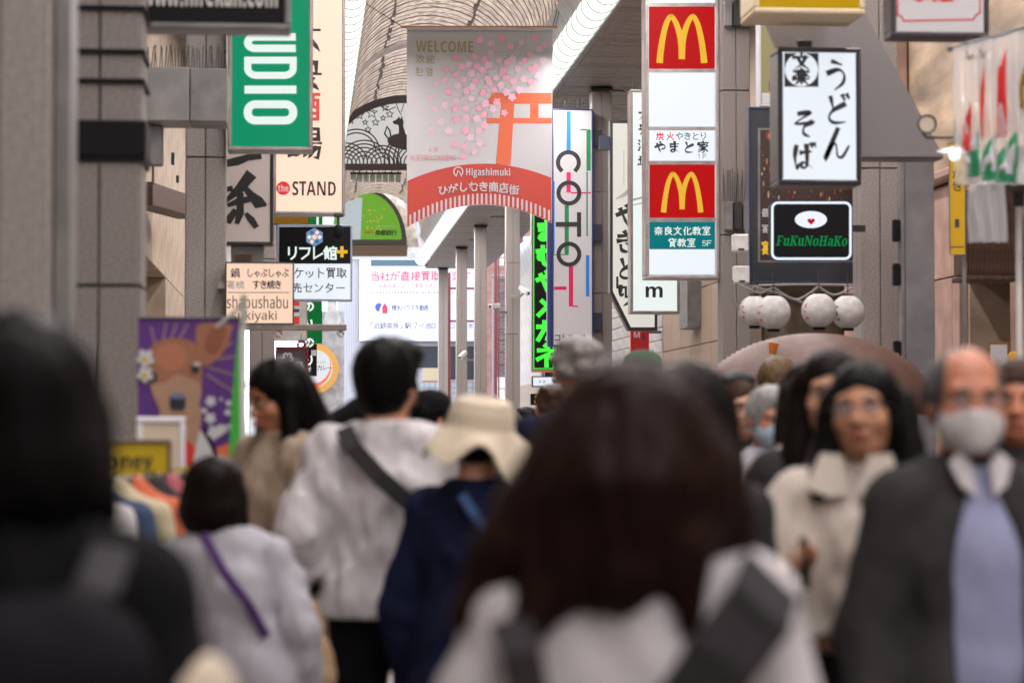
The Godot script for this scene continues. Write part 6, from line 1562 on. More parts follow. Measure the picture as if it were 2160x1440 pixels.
# ---------- the crowd ----------
func build_people() -> void:
	people_materials()
	make_templates()
	var k: Dictionary
	var r: Node3D
	# woman with thick dark hair and grey straps, seen from behind
	k = person("woman with thick dark brown hair in a white top with wide grey strap", {"px": 1335, "top": 776, "d": 3.1, "hair": "thick", "hair_mat": "hair_auburn", "cloth": "cloth_white", "cell": 0.014, "loose": 0.03, "fold": 0.016, "L": [Vector3(0.27, 1.1, -0.05), Vector3(0.27, 0.9, 0.1)]})
	r = k.root
	strap(r, [[1625, 1222, 3.02], [1600, 1290, 2.93], [1525, 1390, 2.91], [1440, 1520, 2.92]], 0.092, mats.cloth_charcoal)
	strap(r, [[1075, 1315, 3.0], [1100, 1380, 2.93], [1120, 1500, 2.93]], 0.05, mats.cloth_charcoal)
	# person with a black bob
	k = person("person with a black bob wearing a black top with cream sleeves and a black backpack", {"px": 42, "top": 688, "d": 2.9, "wide": 0.9, "hair": "bob", "hair_mat": "hair_black", "cloth": "cloth_black", "cell": 0.015, "loose": 0.03, "skin": "skin_tan"})
	r = k.root
	var S: float = k.S
	for sd: float in [-1.0, 1.0]: blob(r, "sleeve", [cap(Vector3(sd * 0.205, 1.24, -0.01) * S, Vector3(sd * 0.235, 1.09, -0.02) * S, 0.064 * S, 0.08 * S, 0.02), cap(Vector3(sd * 0.235, 1.09, -0.02) * S, Vector3(sd * 0.235, 0.9, 0.05) * S, 0.078 * S, 0.06 * S, 0.02)], 0.016, mats.cloth_cream, [], 0.012)
	blob(r, "backpack", [cap(Vector3(-0.08, 1.28, -0.2) * S, Vector3(0.08, 1.28, -0.2) * S, 0.1 * S, 0.1 * S, 0.05), cap(Vector3(-0.08, 1.0, -0.22) * S, Vector3(0.08, 1.0, -0.22) * S, 0.12 * S, 0.12 * S, 0.1)], 0.018, M("pack_black", Vector3(0.012, 0.012, 0.014), 0.75, {"tex": "weave", "scale": 3.0, "spec": 0.1}), [], 0.01)
	strap(r, [[235, 1160, 2.85], [200, 1250, 2.72], [120, 1360, 2.68]], 0.05, mats.cloth_charcoal)
	# short person in a grey jacket with purple strap
	k = person("short dark haired person in a pale grey jacket with a purple shoulder strap", {"px": 455, "top": 973, "d": 7.0, "lean": Vector2(0.14, 0.05), "hair": "bob", "hair_mat": "hair_dark", "cloth": "cloth_grey", "loose": 0.036, "fold": 0.022, "hem": 0.84, "R": [Vector3(-0.21, 1.1, -0.05), Vector3(-0.19, 0.9, 0.03)], "L": [Vector3(0.22, 1.1, -0.02), Vector3(0.2, 0.92, 0.1)], "cell": 0.013, "wide": 0.92, "skin": "skin_tan", "head": [-0.3, 0, 0.06], "garment": "jacket"})
	strap(k.root, [[428, 1128, 6.86], [470, 1205, 6.82], [520, 1270, 6.82], [560, 1340, 6.86]], 0.028, mats.cloth_lilac)
	var bag := thing("carrier_bag", "tan cloth carrier bag with two loop handles", "bag", P(658, 1440, 7.0) + Vector3(0, -0.04, 0))
	blob(bag, "sack", [ell(Vector3(0, 0.1, 0), Vector3(0.06, 0.1, 0.04), 0.03), cap(Vector3(-0.02, 0.05, 0), Vector3(0.02, 0.05, 0), 0.045, 0.045, 0.02)], 0.01, M("bag_tan", Vector3(0.50, 0.33, 0.19), 0.8, {"tex": "stain", "scale": 6.0}), [], 0.012)
	for sd: float in [-1.0, 1.0]:
		var s := st()
		tube(s, [Vector3(sd * 0.028, 0.16, 0.01 * sd), Vector3(sd * 0.022, 0.22, 0.012 * sd), Vector3(sd * 0.006, 0.265, 0.01 * sd), Vector3(0, 0.27, 0)], 0.008, 8)
		part("handle", s, mats.bag_tan, bag)
	# long haired woman in profile
	k = person("woman with very long straight black hair looking down in a beige coat", {"px": 592, "top": 764, "d": 8.1, "turn": -1.0, "head": [-0.05, 0.3, 0], "hair": "straight", "hair_mat": "hair_black", "cloth": "cloth_beige", "loose": 0.05, "fold": 0.022, "hem": 0.6, "face": true, "skin": "skin_tan", "cell": 0.014, "garment": "coat", "L": [Vector3(0.26, 1.12, 0.02), Vector3(0.2, 1.0, 0.24)], "R": [Vector3(-0.25, 1.12, 0.02), Vector3(-0.16, 1.02, 0.24)]})
	# man in white
	k = person("black haired man in a white long sleeved shirt with dark strap across his back", {"px": 820, "top": 727, "d": 7.5, "head": [-0.55, 0.05, 0], "hair": "full", "hair_mat": "hair_black", "cloth": "cloth_white", "loose": 0.05, "fold": 0.022, "hem": 0.89, "sleeve": 0.74, "cell": 0.013, "wide": 1.08, "L": [Vector3(0.26, 1.14, -0.04), Vector3(0.24, 0.94, 0.03)], "garment": "shirt"})
	r = k.root
	S = k.S
	strap(r, [[726, 905, 7.44], [745, 945, 7.33], [800, 1005, 7.3], [860, 1058, 7.3], [910, 1100, 7.33]], 0.055, mats.cloth_charcoal)
	var ws := st()
	tube(ws, [Vector3(0.243, 0.985, 0.01) * S, Vector3(0.242, 0.965, 0.015) * S], 0.038 * S, 14)
	part("wristband", ws, mats.cloth_black, r)
	# backpacker behind him
	k = person("person in black with a large black backpack behind the man in white", {"px": 832, "top": 772, "d": 9.2, "hair": "short", "hair_mat": "hair_black", "cloth": "cloth_black", "loose": 0.04, "lean": Vector2(0.0, 0.05)})
	S = k.S
	blob(k.root, "backpack", [cap(Vector3(0.08, 1.5, -0.2) * S, Vector3(0.26, 1.42, -0.16) * S, 0.1 * S, 0.08 * S, 0.06), cap(Vector3(0.0, 1.1, -0.22) * S, Vector3(0.2, 1.1, -0.2) * S, 0.15 * S, 0.13 * S, 0.12)], 0.02, mats.cloth_black, [], 0.01)
	# black cap
	k = person("person in a black baseball cap with a small white emblem", {"px": 902, "top": 832, "d": 11.0, "turn": 2.2, "hair": "short", "hair_mat": "hair_black", "cloth": "cloth_black", "loose": 0.03})
	baseball_cap(k, mats.cloth_black)
	var em := part("emblem", box_of(Vector3(0.035, 0.03, 0.006), 0.002), mats.plain_white, k.root)
	em.transform = k.head * Transform3D(Basis(Vector3.UP, 0.8), Vector3(0.085, 0.085, 0.06))
	# hat woman
	k = person("person in a cream bucket hat and navy jacket", {"px": 1010, "top": 855, "d": 7.0, "hat": 1, "turn": 2.6, "head": [0, 0.2, 0], "hair": "short", "hair_mat": "hair_dark", "cloth": "cloth_navy", "loose": 0.04, "fold": 0.016, "hem": 0.72, "cell": 0.014, "garment": "jacket", "L": [Vector3(0.27, 1.05, -0.02), Vector3(0.25, 0.8, 0.05)], "wide": 1.05})
	var hs := st()
	var prof := [Vector2(0, 0.125), Vector2(0.05, 0.122), Vector2(0.088, 0.105), Vector2(0.1, 0.07), Vector2(0.106, 0.03), Vector2(0.112, 0.02), Vector2(0.15, -0.025), Vector2(0.168, -0.055), Vector2(0.165, -0.06), Vector2(0.145, -0.03), Vector2(0.104, 0.012)]
	for i in 48:
		var a0 := TAU * i / 48; var a1 := TAU * (i + 1) / 48
		for q in prof.size() - 1:
			var wob := func(p: Vector2, a: float) -> Vector3:
				var b := maxf(0.0, p.x - 0.11)
				return Vector3(p.x * cos(a), p.y + b * 0.6 * sin(a * 5.0) + b * 0.45 * sin(a * 3.0 + 1), p.x * 1.1 * sin(a))
			face(hs, [wob.call(prof[q], a0), wob.call(prof[q], a1), wob.call(prof[q + 1], a1), wob.call(prof[q + 1], a0)], Vector3(0, -0.05 if q < 7 else 0.4, 0))
	var hat := part("bucket_hat", hs, M("hat_cream", Vector3(0.66, 0.56, 0.42), 0.85, {"tex": "weave", "scale": 6.0}), k.root)
	hat.transform = k.head * Transform3D(Basis.from_euler(Vector3(-0.22, 0, 0.16)).scaled(Vector3(1.0, 1.06, 1.04)), Vector3(0, 0.014, -0.014))
	strap(k.root, [[975, 1045, 6.88], [1000, 1085, 6.85], [1030, 1130, 6.86]], 0.03, mats.cloth_denim)
	# silver haired
	k = person("tall person with curly silver hair and navy jacket", {"px": 1222, "top": 714, "d": 8.6, "hair": "curly", "hair_mat": "hair_silver", "cloth": "cloth_navy", "loose": 0.03, "skin": "skin_pale", "garment": "jacket"})
	k = person("person with curly light brown hair near the cafe sign", {"px": 1164, "top": 815, "d": 13.0, "hair": "curly", "hair_mat": "hair_brown", "cloth": "cloth_navy"})
	k = person("person in a green and brown baseball cap carrying a black strap", {"px": 1352, "top": 748, "d": 13.0, "turn": 2.4, "hair": "short", "hair_mat": "hair_dark", "cloth": "cloth_olive"})
	baseball_cap(k, mats.cloth_green)
	# dark haired person next to the thick haired woman
	k = person("dark haired person in charcoal walking away behind the thick haired woman", {"px": 1455, "top": 772, "d": 5.3, "wide": 0.8, "loose": 0.012, "hair": "shoulder", "hair_mat": "hair_black", "cloth": "cloth_charcoal", "cell": 0.016})
	# faces coming towards the camera
	k = person("woman with brown hair and a dark hair clip facing the camera", {"px": 1556, "top": 803, "d": 9.6, "turn": 0.25, "hair": "long", "hair_mat": "hair_brown", "cloth": "cloth_charcoal", "face": true, "skin": "skin_pale"})
	blob(k.root, "hair_clip", [cap(Vector3(-0.05, 0.118, 0.0), Vector3(0.05, 0.118, 0.0), 0.024, 0.024, 0.01), ell(Vector3(0, 0.13, -0.02), Vector3(0.05, 0.03, 0.04), 0.02)], 0.008, mats.ink, [], 0.0, k.head)
	k = person("fair haired man in black seen from behind near the brown dome", {"px": 1640, "top": 757, "d": 12.5, "turn": 2.6, "hair": "short", "hair_mat": "hair_blond", "cloth": "cloth_black", "skin": "skin_red"})
	k = person("white haired person wearing a pale blue face mask", {"px": 1621, "top": 820, "d": 9.2, "turn": 0.25, "head": [0, 0.15, 0], "hair": "short", "hair_mat": "hair_white", "cloth": "cloth_grey", "face": true, "mask": true, "brow": "hair_white", "skin": "skin_red"})
	face_mask(k, mats.mask_blue)
	k = person("young woman with shoulder length dark hair and a black strap", {"px": 1714, "top": 768, "d": 7.3, "turn": 0.45, "hair": "shoulder", "hair_mat": "hair_dark", "cloth": "cloth_offwhite", "face": true, "skin": "skin"})
	strap(k.root, [[1668, 960, 7.2], [1690, 1010, 7.12], [1710, 1080, 7.12]], 0.05, mats.cloth_black)
	k = person("dark haired woman mostly hidden by the woman with glasses", {"px": 1752, "top": 744, "d": 6.5, "turn": -0.2, "hair": "shoulder", "hair_mat": "hair_dark", "cloth": "cloth_charcoal", "face": true, "skin": "skin_pale"})
	# woman with glasses
	k = person("woman with glasses and black hair in a cropped cream jacket", {"px": 1826, "top": 770, "d": 5.5, "turn": -0.5, "head": [0.1, -0.12, 0.06], "hair": "shoulder", "hair_mat": "hair_black", "cloth": "cloth_offwhite", "loose": 0.045, "fold": 0.016, "hem": 1.06, "sleeve": 0.84, "cell": 0.012, "face": true, "lip": "lip_dark", "garment": "jacket", "wide": 1.05, "R": [Vector3(-0.29, 1.12, 0.06), Vector3(-0.13, 1.2, 0.23)], "cuts": [cap(Vector3(0.0, 1.5, 0.13), Vector3(0.0, 1.3, 0.17), 0.05, 0.02, 0.02, true)]})
	r = k.root
	S = k.S
	blob(r, "inner_top", [ell(Vector3(0, 1.27, 0.005) * S, Vector3(0.15, 0.17, 0.115) * S, 0.04)], 0.016, mats.cloth_pink)
	for sd: float in [-1.0, 1.0]:
		var cs := st()
		prism(cs, V2([sd * 0.03, 1.465, sd * 0.085, 1.47, sd * 0.115, 1.385, sd * 0.05, 1.36, sd * 0.012, 1.37]), 0.0, 0.012, Transform3D(Basis.from_euler(Vector3(-0.35, 0, 0)).scaled(Vector3.ONE * S), Vector3(0, 0.02, 0.095 - 1.42 * sin(-0.35)) * S + Vector3(0, (1 - cos(0.35)) * 1.42 * S, 0)))
		part("collar", cs, mats.cloth_offwhite, r)
	glasses(k)
	for y: float in [1.27, 1.12]:
		var bs := st()
		lathe(bs, [Vector2(0, 0.004), Vector2(0.009, 0.004), Vector2(0.011, 0)], 12, Transform3D(Basis(Vector3.RIGHT, PI / 2), Vector3(0.03, y, 0.175) * S))
		part("button", bs, M("button_brown", Vector3(0.25, 0.15, 0.07), 0.4), r)
	strap(r, [[1694, 1135, 5.24], [1700, 1180, 5.26], [1702, 1240, 5.28]], 0.018, mats.cloth_black, "bag_strap")
	# man in a suit
	k = person("man with receding grey hair white face mask and dark grey suit", {"px": 2034, "top": 734, "d": 5.0, "turn": 0.14, "head": [-0.18, 0, 0], "hair": "receding", "hair_mat": "hair_grey", "cloth": "cloth_suit", "loose": 0.036, "fold": 0.01, "hem": 0.75, "cell": 0.012, "face": true, "mask": true, "brow": "hair_grey", "skin": "skin_red", "garment": "suit_jacket", "wide": 0.92, "cuts": [cap(Vector3(0.01, 1.5, 0.17), Vector3(0.03, 0.7, 0.2), 0.1, 0.135, 0.015, true)]})
	r = k.root
	S = k.S
	face_mask(k, mats.mask_white)
	glasses(k)
	blob(r, "shirt", [ell(Vector3(0, 1.23, 0.008) * S, Vector3(0.13, 0.185, 0.118) * S, 0.05), ell(Vector3(0, 1.04, 0.008) * S, Vector3(0.135, 0.2, 0.118) * S, 0.05), cap(Vector3(0, 1.4, 0.0) * S, Vector3(0, 1.45, 0.005) * S, 0.075 * S, 0.068 * S, 0.04)], 0.014, mats.cloth_blue, [[Vector3(0, 1, 0), 1.45 * S], [Vector3(0, -1, 0), -0.9 * S]], 0.008)
	for sd: float in [-1.0, 1.0]:
		var cs := st()
		prism(cs, V2([sd * 0.02, 1.45, sd * 0.045, 1.48, sd * 0.07, 1.455, sd * 0.052, 1.405, sd * 0.02, 1.38]), 0.0, 0.012, Transform3D(Basis.from_euler(Vector3(-0.3, 0, 0)).scaled(Vector3.ONE * S), Vector3(0, 0.0, 0.085 + 1.42 * sin(0.3)) * S + Vector3(0, (1 - cos(0.3)) * 1.42 * S, 0)))
		part("collar", cs, mats.cloth_white, r)
	k = person("woman with auburn hair beside the man in the suit", {"px": 2146, "top": 762, "d": 6.6, "turn": -0.3, "hair": "long", "hair_mat": "hair_brown", "cloth": "cloth_charcoal", "face": true, "skin": "skin_red"})
	# far heads
	k = person("far person with brown hair before the last grey column", {"px": 938, "top": 884, "d": 24.0, "hair": "short", "hair_mat": "hair_brown", "cloth": "cloth_charcoal"})
	k = person("far person with dark hair under the cafe sign", {"px": 1112, "top": 864, "d": 19.0, "hair": "full", "hair_mat": "hair_dark", "cloth": "cloth_grey"})
	k = person("far person with grey hair behind the cream hat", {"px": 1074, "top": 868, "d": 17.0, "hair": "bob", "hair_mat": "hair_grey", "cloth": "cloth_charcoal"})
	k = person("far person in dark clothes beside the neon sign", {"px": 1190, "top": 862, "d": 21.0, "hair": "short", "hair_mat": "hair_black", "cloth": "cloth_navy"})
	k = person("far person with black hair right of the white haired person", {"px": 1528, "top": 812, "d": 12.5, "hair": "full", "hair_mat": "hair_black", "cloth": "cloth_black", "turn": 0.2})

func baseball_cap(k: Dictionary, m: Material) -> void:
	var s := st()
	lathe(s, [Vector2(0.1, 0.035), Vector2(0.1, 0.07), Vector2(0.088, 0.11), Vector2(0.05, 0.135), Vector2(0, 0.142)], 24)
	for i in 12:
		var a := -1.1 + 2.2 * i / 12; var b := -1.1 + 2.2 * (i + 1) / 12
		var f := func(an: float, r: float, y: float) -> Vector3: return Vector3(sin(an) * r * 0.95, y - 0.02 * absf(an), cos(an) * r)
		face(s, [f.call(a, 0.09, 0.05), f.call(b, 0.09, 0.05), f.call(b, 0.17 - 0.03 * absf(b), 0.045), f.call(a, 0.17 - 0.03 * absf(a), 0.045)], Vector3(0, -1, 0))
		face(s, [f.call(a, 0.09, 0.044), f.call(b, 0.09, 0.044), f.call(b, 0.17 - 0.03 * absf(b), 0.04), f.call(a, 0.17 - 0.03 * absf(a), 0.04)], Vector3(0, 1, 0))
	var o := part("cap", s, m, k.root)
	o.transform = k.head

func face_mask(k: Dictionary, m: Material) -> void:
	blob(k.root, "face_mask", [ell(Vector3(0, -0.052, 0.036), Vector3(0.071, 0.063, 0.074), 0.02), cap(Vector3(0, -0.02, 0.088), Vector3(0, -0.085, 0.085), 0.026, 0.03, 0.025)], 0.006, m, [[Vector3(0, 1, 0.15), -0.002], [Vector3(0, -1, 0.1), 0.118], [Vector3(0, 0, -1), -0.012]], 0.004, k.head)
	for sd: float in [-1.0, 1.0]:
		var s := st()
		tube(s, [Vector3(sd * 0.066, -0.02, 0.03), Vector3(sd * 0.08, -0.005, -0.005), Vector3(sd * 0.082, -0.02, -0.02), Vector3(sd * 0.07, -0.075, 0.02)], 0.002, 6)
		var o := part("ear_loop", s, m, k.root)
		o.transform = k.head

func glasses(k: Dictionary) -> void:
	var g := Node3D.new()
	g.name = "glasses"
	k.root.add_child(g, true)
	g.transform = k.head
	for sd: float in [-1.0, 1.0]:
		var ring := []
		for i in 21: ring.append(Vector3(sd * 0.033 + cos(TAU * i / 20) * 0.024, 0.0 + sin(TAU * i / 20) * 0.019, 0.106 - absf(cos(TAU * i / 20) * sd - 0.3) * 0.004))
		var s := st()
		tube(s, ring, 0.0016, 6, false)
		part("rim", s, mats.dark_steel, g)
		part("lens", prism_of(oval(Vector2(sd * 0.033, 0), 0.0235, 0.0185, 20), 0.103, 0.1045), M("lens_glass", Vector3(0.9, 0.9, 0.9), 0.05, {"alpha": 0.03, "spec": 0.15}), g)
		s = st()
		tube(s, [Vector3(sd * 0.057, 0.004, 0.103), Vector3(sd * 0.078, 0.006, 0.06), Vector3(sd * 0.08, 0.0, -0.01)], 0.0016, 6)
		part("temple", s, mats.dark_steel, g)
	var b := st()
	tube(b, [Vector3(-0.009, 0.004, 0.106), Vector3(0, 0.007, 0.109), Vector3(0.009, 0.004, 0.106)], 0.0016, 6)
	part("bridge", b, mats.dark_steel, g)

# ---------- other things along the street ----------
func build_props() -> void:
	var s: SurfaceTool
	# surveillance cameras on the far columns
	for q in [[1043, 645, 63.2, 1, "white surveillance camera on the column beside the red ladder"], [976, 748, 74.6, 1, "white surveillance camera tilted down on the second column from the red ladder"], [1106, 612, 63.0, -1, "white surveillance camera beside the green neon sign"]]:
		var c := thing("surveillance_camera", q[4], "camera", P(q[0], q[1], q[2]), 0, "surveillance cameras on the columns")
		var sd: float = q[3]
		s = st()
		box(s, Vector3.ZERO, Vector3(0.13, 0.12, 0.36), 0.015)
		var h := part("housing", s, mats.white_paint, c)
		h.rotation = Vector3(0.55 if q[1] != 645 else 0.1, -0.75 * sd, 0)
		var lens := st()
		lathe(lens, [Vector2(0, 0.02), Vector2(0.03, 0.02), Vector2(0.04, 0)], 14, Transform3D(Basis(Vector3.RIGHT, PI / 2), Vector3(0, 0, 0.175)))
		part("lens", lens, mats.black, h)
		s = st()
		bar(s, Vector3(0, -0.05, 0), Vector3(sd * 0.1, -0.16, -0.05), 0.05, 0.05, 0.01)
		bar(s, Vector3(sd * 0.1, -0.16, -0.05), Vector3(sd * 0.34, -0.16, -0.2), 0.06, 0.07, 0.01)
		part("arm", s, mats.grey_paint, c)
	# paper lanterns
	for q in [[1592, 656, 33, 21.6, "pale paper lantern hanging partly behind its neighbour"], [1632, 659, 37, 21.2, "round white paper lantern with red strokes over the dome's rim"], [1728, 655, 37, 21.2, "round white paper lantern with a red edge stroke above the dome"], [1789, 658, 36, 21.4, "white paper lantern with black strokes next to the stone column"]]:
		var d: float = q[3]
		var r: float = q[2] * d / F
		var l := thing("paper_lantern", q[4], "lantern", P(q[0], q[1], d) - Vector3(0, r, 0), 0.0, "paper lanterns under the black board")
		s = st()
		var prof := []
		for i in 33:
			var a := -PI / 2 * 0.86 + PI * 0.86 * i / 32
			prof.append(Vector2(cos(a) * r * (1.0 + (0.012 if i % 2 else -0.006)), r + sin(a) * r * 1.02))
		lathe(s, prof, 28)
		part("shade", s, M("lantern_paper", Vector3(0.70, 0.68, 0.66), 0.8, {"tex": "stain", "scale": 4.0, "back": Vector3(0.3, 0.3, 0.3)}), l)
		for y: float in [0.02, 1.96]:
			s = st()
			lathe(s, [Vector2(0, y * r + 0.02), Vector2(r * 0.34, y * r + 0.02), Vector2(r * 0.36, y * r - 0.02), Vector2(0, y * r - 0.02)], 18)
			part("hoop", s, mats.black, l)
		s = st()
		for m in 9:
			var y := 0.55 + (m / 3) * 0.36 + rng.randf_range(-0.06, 0.06)
			var a := 2.62 + rng.randf_range(-0.1, 0.1) if q[0] != 1789 else 2.5 + rng.randf_range(-0.12, 0.12)
			var rr := r * 1.008
			var f := func(an: float, yy: float) -> Vector3:
				var k := sqrt(maxf(0.05, 1 - pow(yy - 1.0, 2)))
				return Vector3(cos(an) * rr * k, yy * r, sin(an) * rr * k)
			var da := rng.randf_range(-0.14, 0.14); var dy := rng.randf_range(-0.12, 0.12)
			tube(s, [f.call(a, y), f.call(a + da * 0.6, y + dy * 0.4), f.call(a + da, y + dy)], [0.007, 0.006, 0.003], 5)
		part("brush_mark", s, mats.ink if q[0] == 1789 else mats.red_ink, l)
		part("cord", box_of(Vector3(0.01, 0.2, 0.01)), mats.dark_steel, l, Vector3(0, r * 1.96 + 0.11, 0))
	var gar := thing("lantern_cable", "looping cables strung above the paper lanterns", "cable", P(1690, 615, 21.5))
	s = st()
	for q in [[1560, 600, 1600, 618, 1632, 606], [1632, 606, 1680, 632, 1728, 604], [1728, 604, 1760, 622, 1800, 606], [1590, 604, 1650, 622, 1700, 640, 1722, 648], [1545, 590, 1552, 640, 1570, 652], [1600, 602, 1690, 600, 1800, 601]]:
		var pts := []
		var sm := smooth(V2(q), 6)
		for p in sm: pts.append(P(p.x, p.y, 21.6) - gar.position)
		tube(s, pts, 0.012, 6)
	part("cable", s, mats.grey_paint, gar)
	# ribbed brown dome with an orange cup on it
	var dm := thing("ribbed_dome", "large ribbed brown dome roof under the paper lanterns", "dome", P(1720, 905, 19.5) * Vector3(1, 0, 1))
	s = st()
	var R := 0.98
	var cy := P(1720, 705, 19.5).y - R * 0.62
	var prof2 := []
	for i in 57:
		var a := PI / 2 * i / 56
		var g := 1.0 + (0.014 if i % 2 else -0.008)
		prof2.append(Vector2(cos(a) * R * g, cy + sin(a) * R * 0.62 * g))
	lathe(s, prof2, 56)
	part("ribbed_shell", s, M("dome_brown", Vector3(0.125, 0.066, 0.05), 0.55, {"tex": "stain", "scale": 2.0}), dm)
	s = st()
	lathe(s, [Vector2(R + 0.03, cy + 0.02), Vector2(R + 0.03, cy - 0.04), Vector2(R - 0.05, cy - 0.05)], 48)
	part("rim", s, mats.brown_wood, dm)
	for k in 4:
		part("post", box_of(Vector3(0.06, cy - 0.02, 0.06), 0.005), mats.brown_wood, dm, Vector3(cos(k * PI / 2 + 0.7) * (R - 0.1), (cy - 0.02) / 2, sin(k * PI / 2 + 0.7) * (R - 0.1)))
	var cup := thing("orange_cup", "small orange cup standing on the brown dome", "cup", P(1630, 746, 18.9))
	s = st()
	lathe(s, [Vector2(0, 0), Vector2(0.03, 0), Vector2(0.042, 0.085), Vector2(0.038, 0.085), Vector2(0.028, 0.01), Vector2(0, 0.01)], 20)
	part("bowl", s, M("cup_orange", Vector3(0.50, 0.14, 0.015), 0.4), cup).rotation.z = -0.15
	part("rim", box_of(Vector3(0.07, 0.008, 0.07), 0.003), M("cup_pale", Vector3(0.6, 0.42, 0.26), 0.5), cup, Vector3(0.012, 0.088, 0)).rotation.z = -0.15
	# right: grey panel post next to the stone column
	var gp := thing("grey_partition", "tall smooth grey panel standing between the stone column and pink wall", "partition", P(1940, 905, 21.5) * Vector3(1, 0, 1))
	var pw := 66.0 * 21.5 / F
	part("sheet", box_of(Vector3(pw, 4.05, 0.1), 0.01), M("panel_grey", Vector3(0.21, 0.205, 0.215), 0.4, {"tex": "stain", "scale": 0.7}), gp, Vector3(0, 2.02, 0))
	part("edge", box_of(Vector3(0.03, 4.05, 0.13), 0.005), mats.grey_steel, gp, Vector3(-pw / 2 - 0.017, 2.02, 0))
	for y: float in [2.2, 2.9, 3.3]: part("hinge", box_of(Vector3(0.06, 0.2, 0.08), 0.01), mats.black, gp, Vector3(-pw / 2 - 0.065, y, 0))
	# spotlight and bulb lamp
	var sp := thing("spotlight", "round dark rimmed spotlight on an arm beside the marbled wall", "lamp", P(1955, 262, 13.4))
	s = st()
	lathe(s, [Vector2(0, -0.06), Vector2(0.035, -0.055), Vector2(0.052, 0), Vector2(0.056, 0.02), Vector2(0.048, 0.02), Vector2(0.046, 0.008), Vector2(0, 0.008)], 24, Transform3D(Basis(Vector3.RIGHT, PI / 2), Vector3.ZERO))
	part("shell", s, mats.dark_steel, sp)
	part("glass", prism_of(oval(Vector2.ZERO, 0.045, 0.045), 0.009, 0.012), M("lamp_cream", Vector3(0.5, 0.42, 0.34), 0.3), sp)
	s = st()
	tube(s, [Vector3(-0.02, -0.05, 0), Vector3(0.0, -0.075, 0.0), Vector3(0.12, -0.075, 0), Vector3(0.2, -0.07, 0)], 0.008, 8)
	part("arm", s, mats.dark_steel, sp)
	var bl := thing("bulb_lamp", "glowing round bulb under a flat lamp shade", "lamp", P(2015, 328, 13.3))
	s = st()
	lathe(s, [Vector2(0, -0.03), Vector2(0.02, -0.026), Vector2(0.033, -0.008), Vector2(0.033, 0.008), Vector2(0.022, 0.026), Vector2(0.014, 0.036)], 20)
	part("bulb", s, M("bulb_glow", Vector3(1.0, 0.95, 1.0), 0.3, {"emit": 1.6}), bl)
	s = st()
	lathe(s, [Vector2(0.014, 0.05), Vector2(0.1, 0.03), Vector2(0.102, 0.024), Vector2(0.014, 0.038)], 24)
	part("shade", s, mats.white_paint, bl)
	part("stem", box_of(Vector3(0.012, 0.16, 0.012)), mats.dark_steel, bl, Vector3(0, 0.12, 0))
	var ol := OmniLight3D.new()
	ol.name = "bulb_light"; bl.add_child(ol)
	ol.light_energy = 0.05; ol.light_size = 0.03; ol.omni_range = 10; ol.shadow_enabled = true
	# clear vinyl curtain with printed patches
	var vc := thing("vinyl_curtain", "crumpled clear vinyl curtain printed with red and green patches", "curtain", P(2090, 500, 11.6))
	var film := M("vinyl", Vector3(0.80, 0.82, 0.84), 0.12, {"alpha": 0.42})
	var sheet := func(x0: float, y0: float, x1: float, y1: float, m: Material, called: String, dz: float, nu := 26, nv := 14) -> void:
		var ss := st()
		var g := []
		for j in nv + 1:
			var row := []
			for i in nu + 1:
				var u := float(i) / nu; var v := float(j) / nv
				var p := P(lerpf(x0, x1, u), lerpf(y0, y1, v) - 50.0 * u * (1.0 - v), 11.6) - vc.position
				p.z += 0.02 * sin((x0 + (x1 - x0) * u) * 0.22 + sin(v * 5.0)) * (0.4 + v) + dz
				row.append(p)
			g.append(row)
		for j in nv:
			for i in nu:
				face(ss, [g[j][i], g[j][i + 1], g[j + 1][i + 1]], Vector3(0, 0, -50)); face(ss, [g[j][i], g[j + 1][i + 1], g[j + 1][i]], Vector3(0, 0, -50))
		part(called, ss, m, vc)
	sheet.call(2012, 100, 2200, 390, film, "film", 0.0)
	sheet.call(2046, 395, 2125, 510, film, "film", -0.02)
	for q in [[2030, 265, 2050, 320, "red_ink"], [2068, 185, 2078, 290, "red_ink"], [2105, 150, 2122, 290, "red_ink"], [2040, 320, 2064, 372, "leaf_print"], [2070, 325, 2100, 380, "leaf_print"], [2106, 325, 2145, 385, "leaf_print"], [2150, 180, 2164, 230, "panel_orange"]]:
		M("leaf_print", Vector3(0.03, 0.26, 0.12), 0.5)
		sheet.call(q[0], q[1], q[2], q[3], mats[q[4]], "patch_print", 0.006, 6, 8)
	for q in [[2034, 330, 2058, 345], [2072, 345, 2096, 362], [2108, 350, 2140, 368]]: sheet.call(q[0], q[1], q[2], q[3], mats.plain_white, "patch_print", 0.011, 6, 4)
	var bb := Board.new(); bb.d = 11.55; bb.root = vc
	for q in [[2043, 95, 2046, 110, 2049, 122], [2050, 112, 2054, 122, 2058, 112, 2062, 122], [2066, 92, 2068, 122, 2074, 100, 2080, 118, 2086, 104]]: line(bb, smooth(V2(q), 4), 2.2, mats.ink, "lettering")
	s = st()
	tube(s, [P(2000, 105, 11.65) - vc.position, P(2210, 45, 11.65) - vc.position], 0.012, 8)
	part("rod", s, mats.dark_steel, vc)
	# slatted wooden box over the doorway
	var wb := thing("slatted_box", "brown vertical slat box over the doorway of the pink building", "canopy", P(2095, 590, 22.8))
	var w0 := P(2036, 400, 22.8) - wb.position; var w1 := P(2150, 580, 22.8) - wb.position
	part("core", box_of(Vector3(w1.x - w0.x, w0.y - w1.y, 0.4), 0.01), mats.brown_wood, wb, Vector3((w0.x + w1.x) / 2, (w0.y + w1.y) / 2, -0.22))
	var slat := box_of(Vector3(0.019, w0.y - w1.y, 0.03), 0.003).commit()
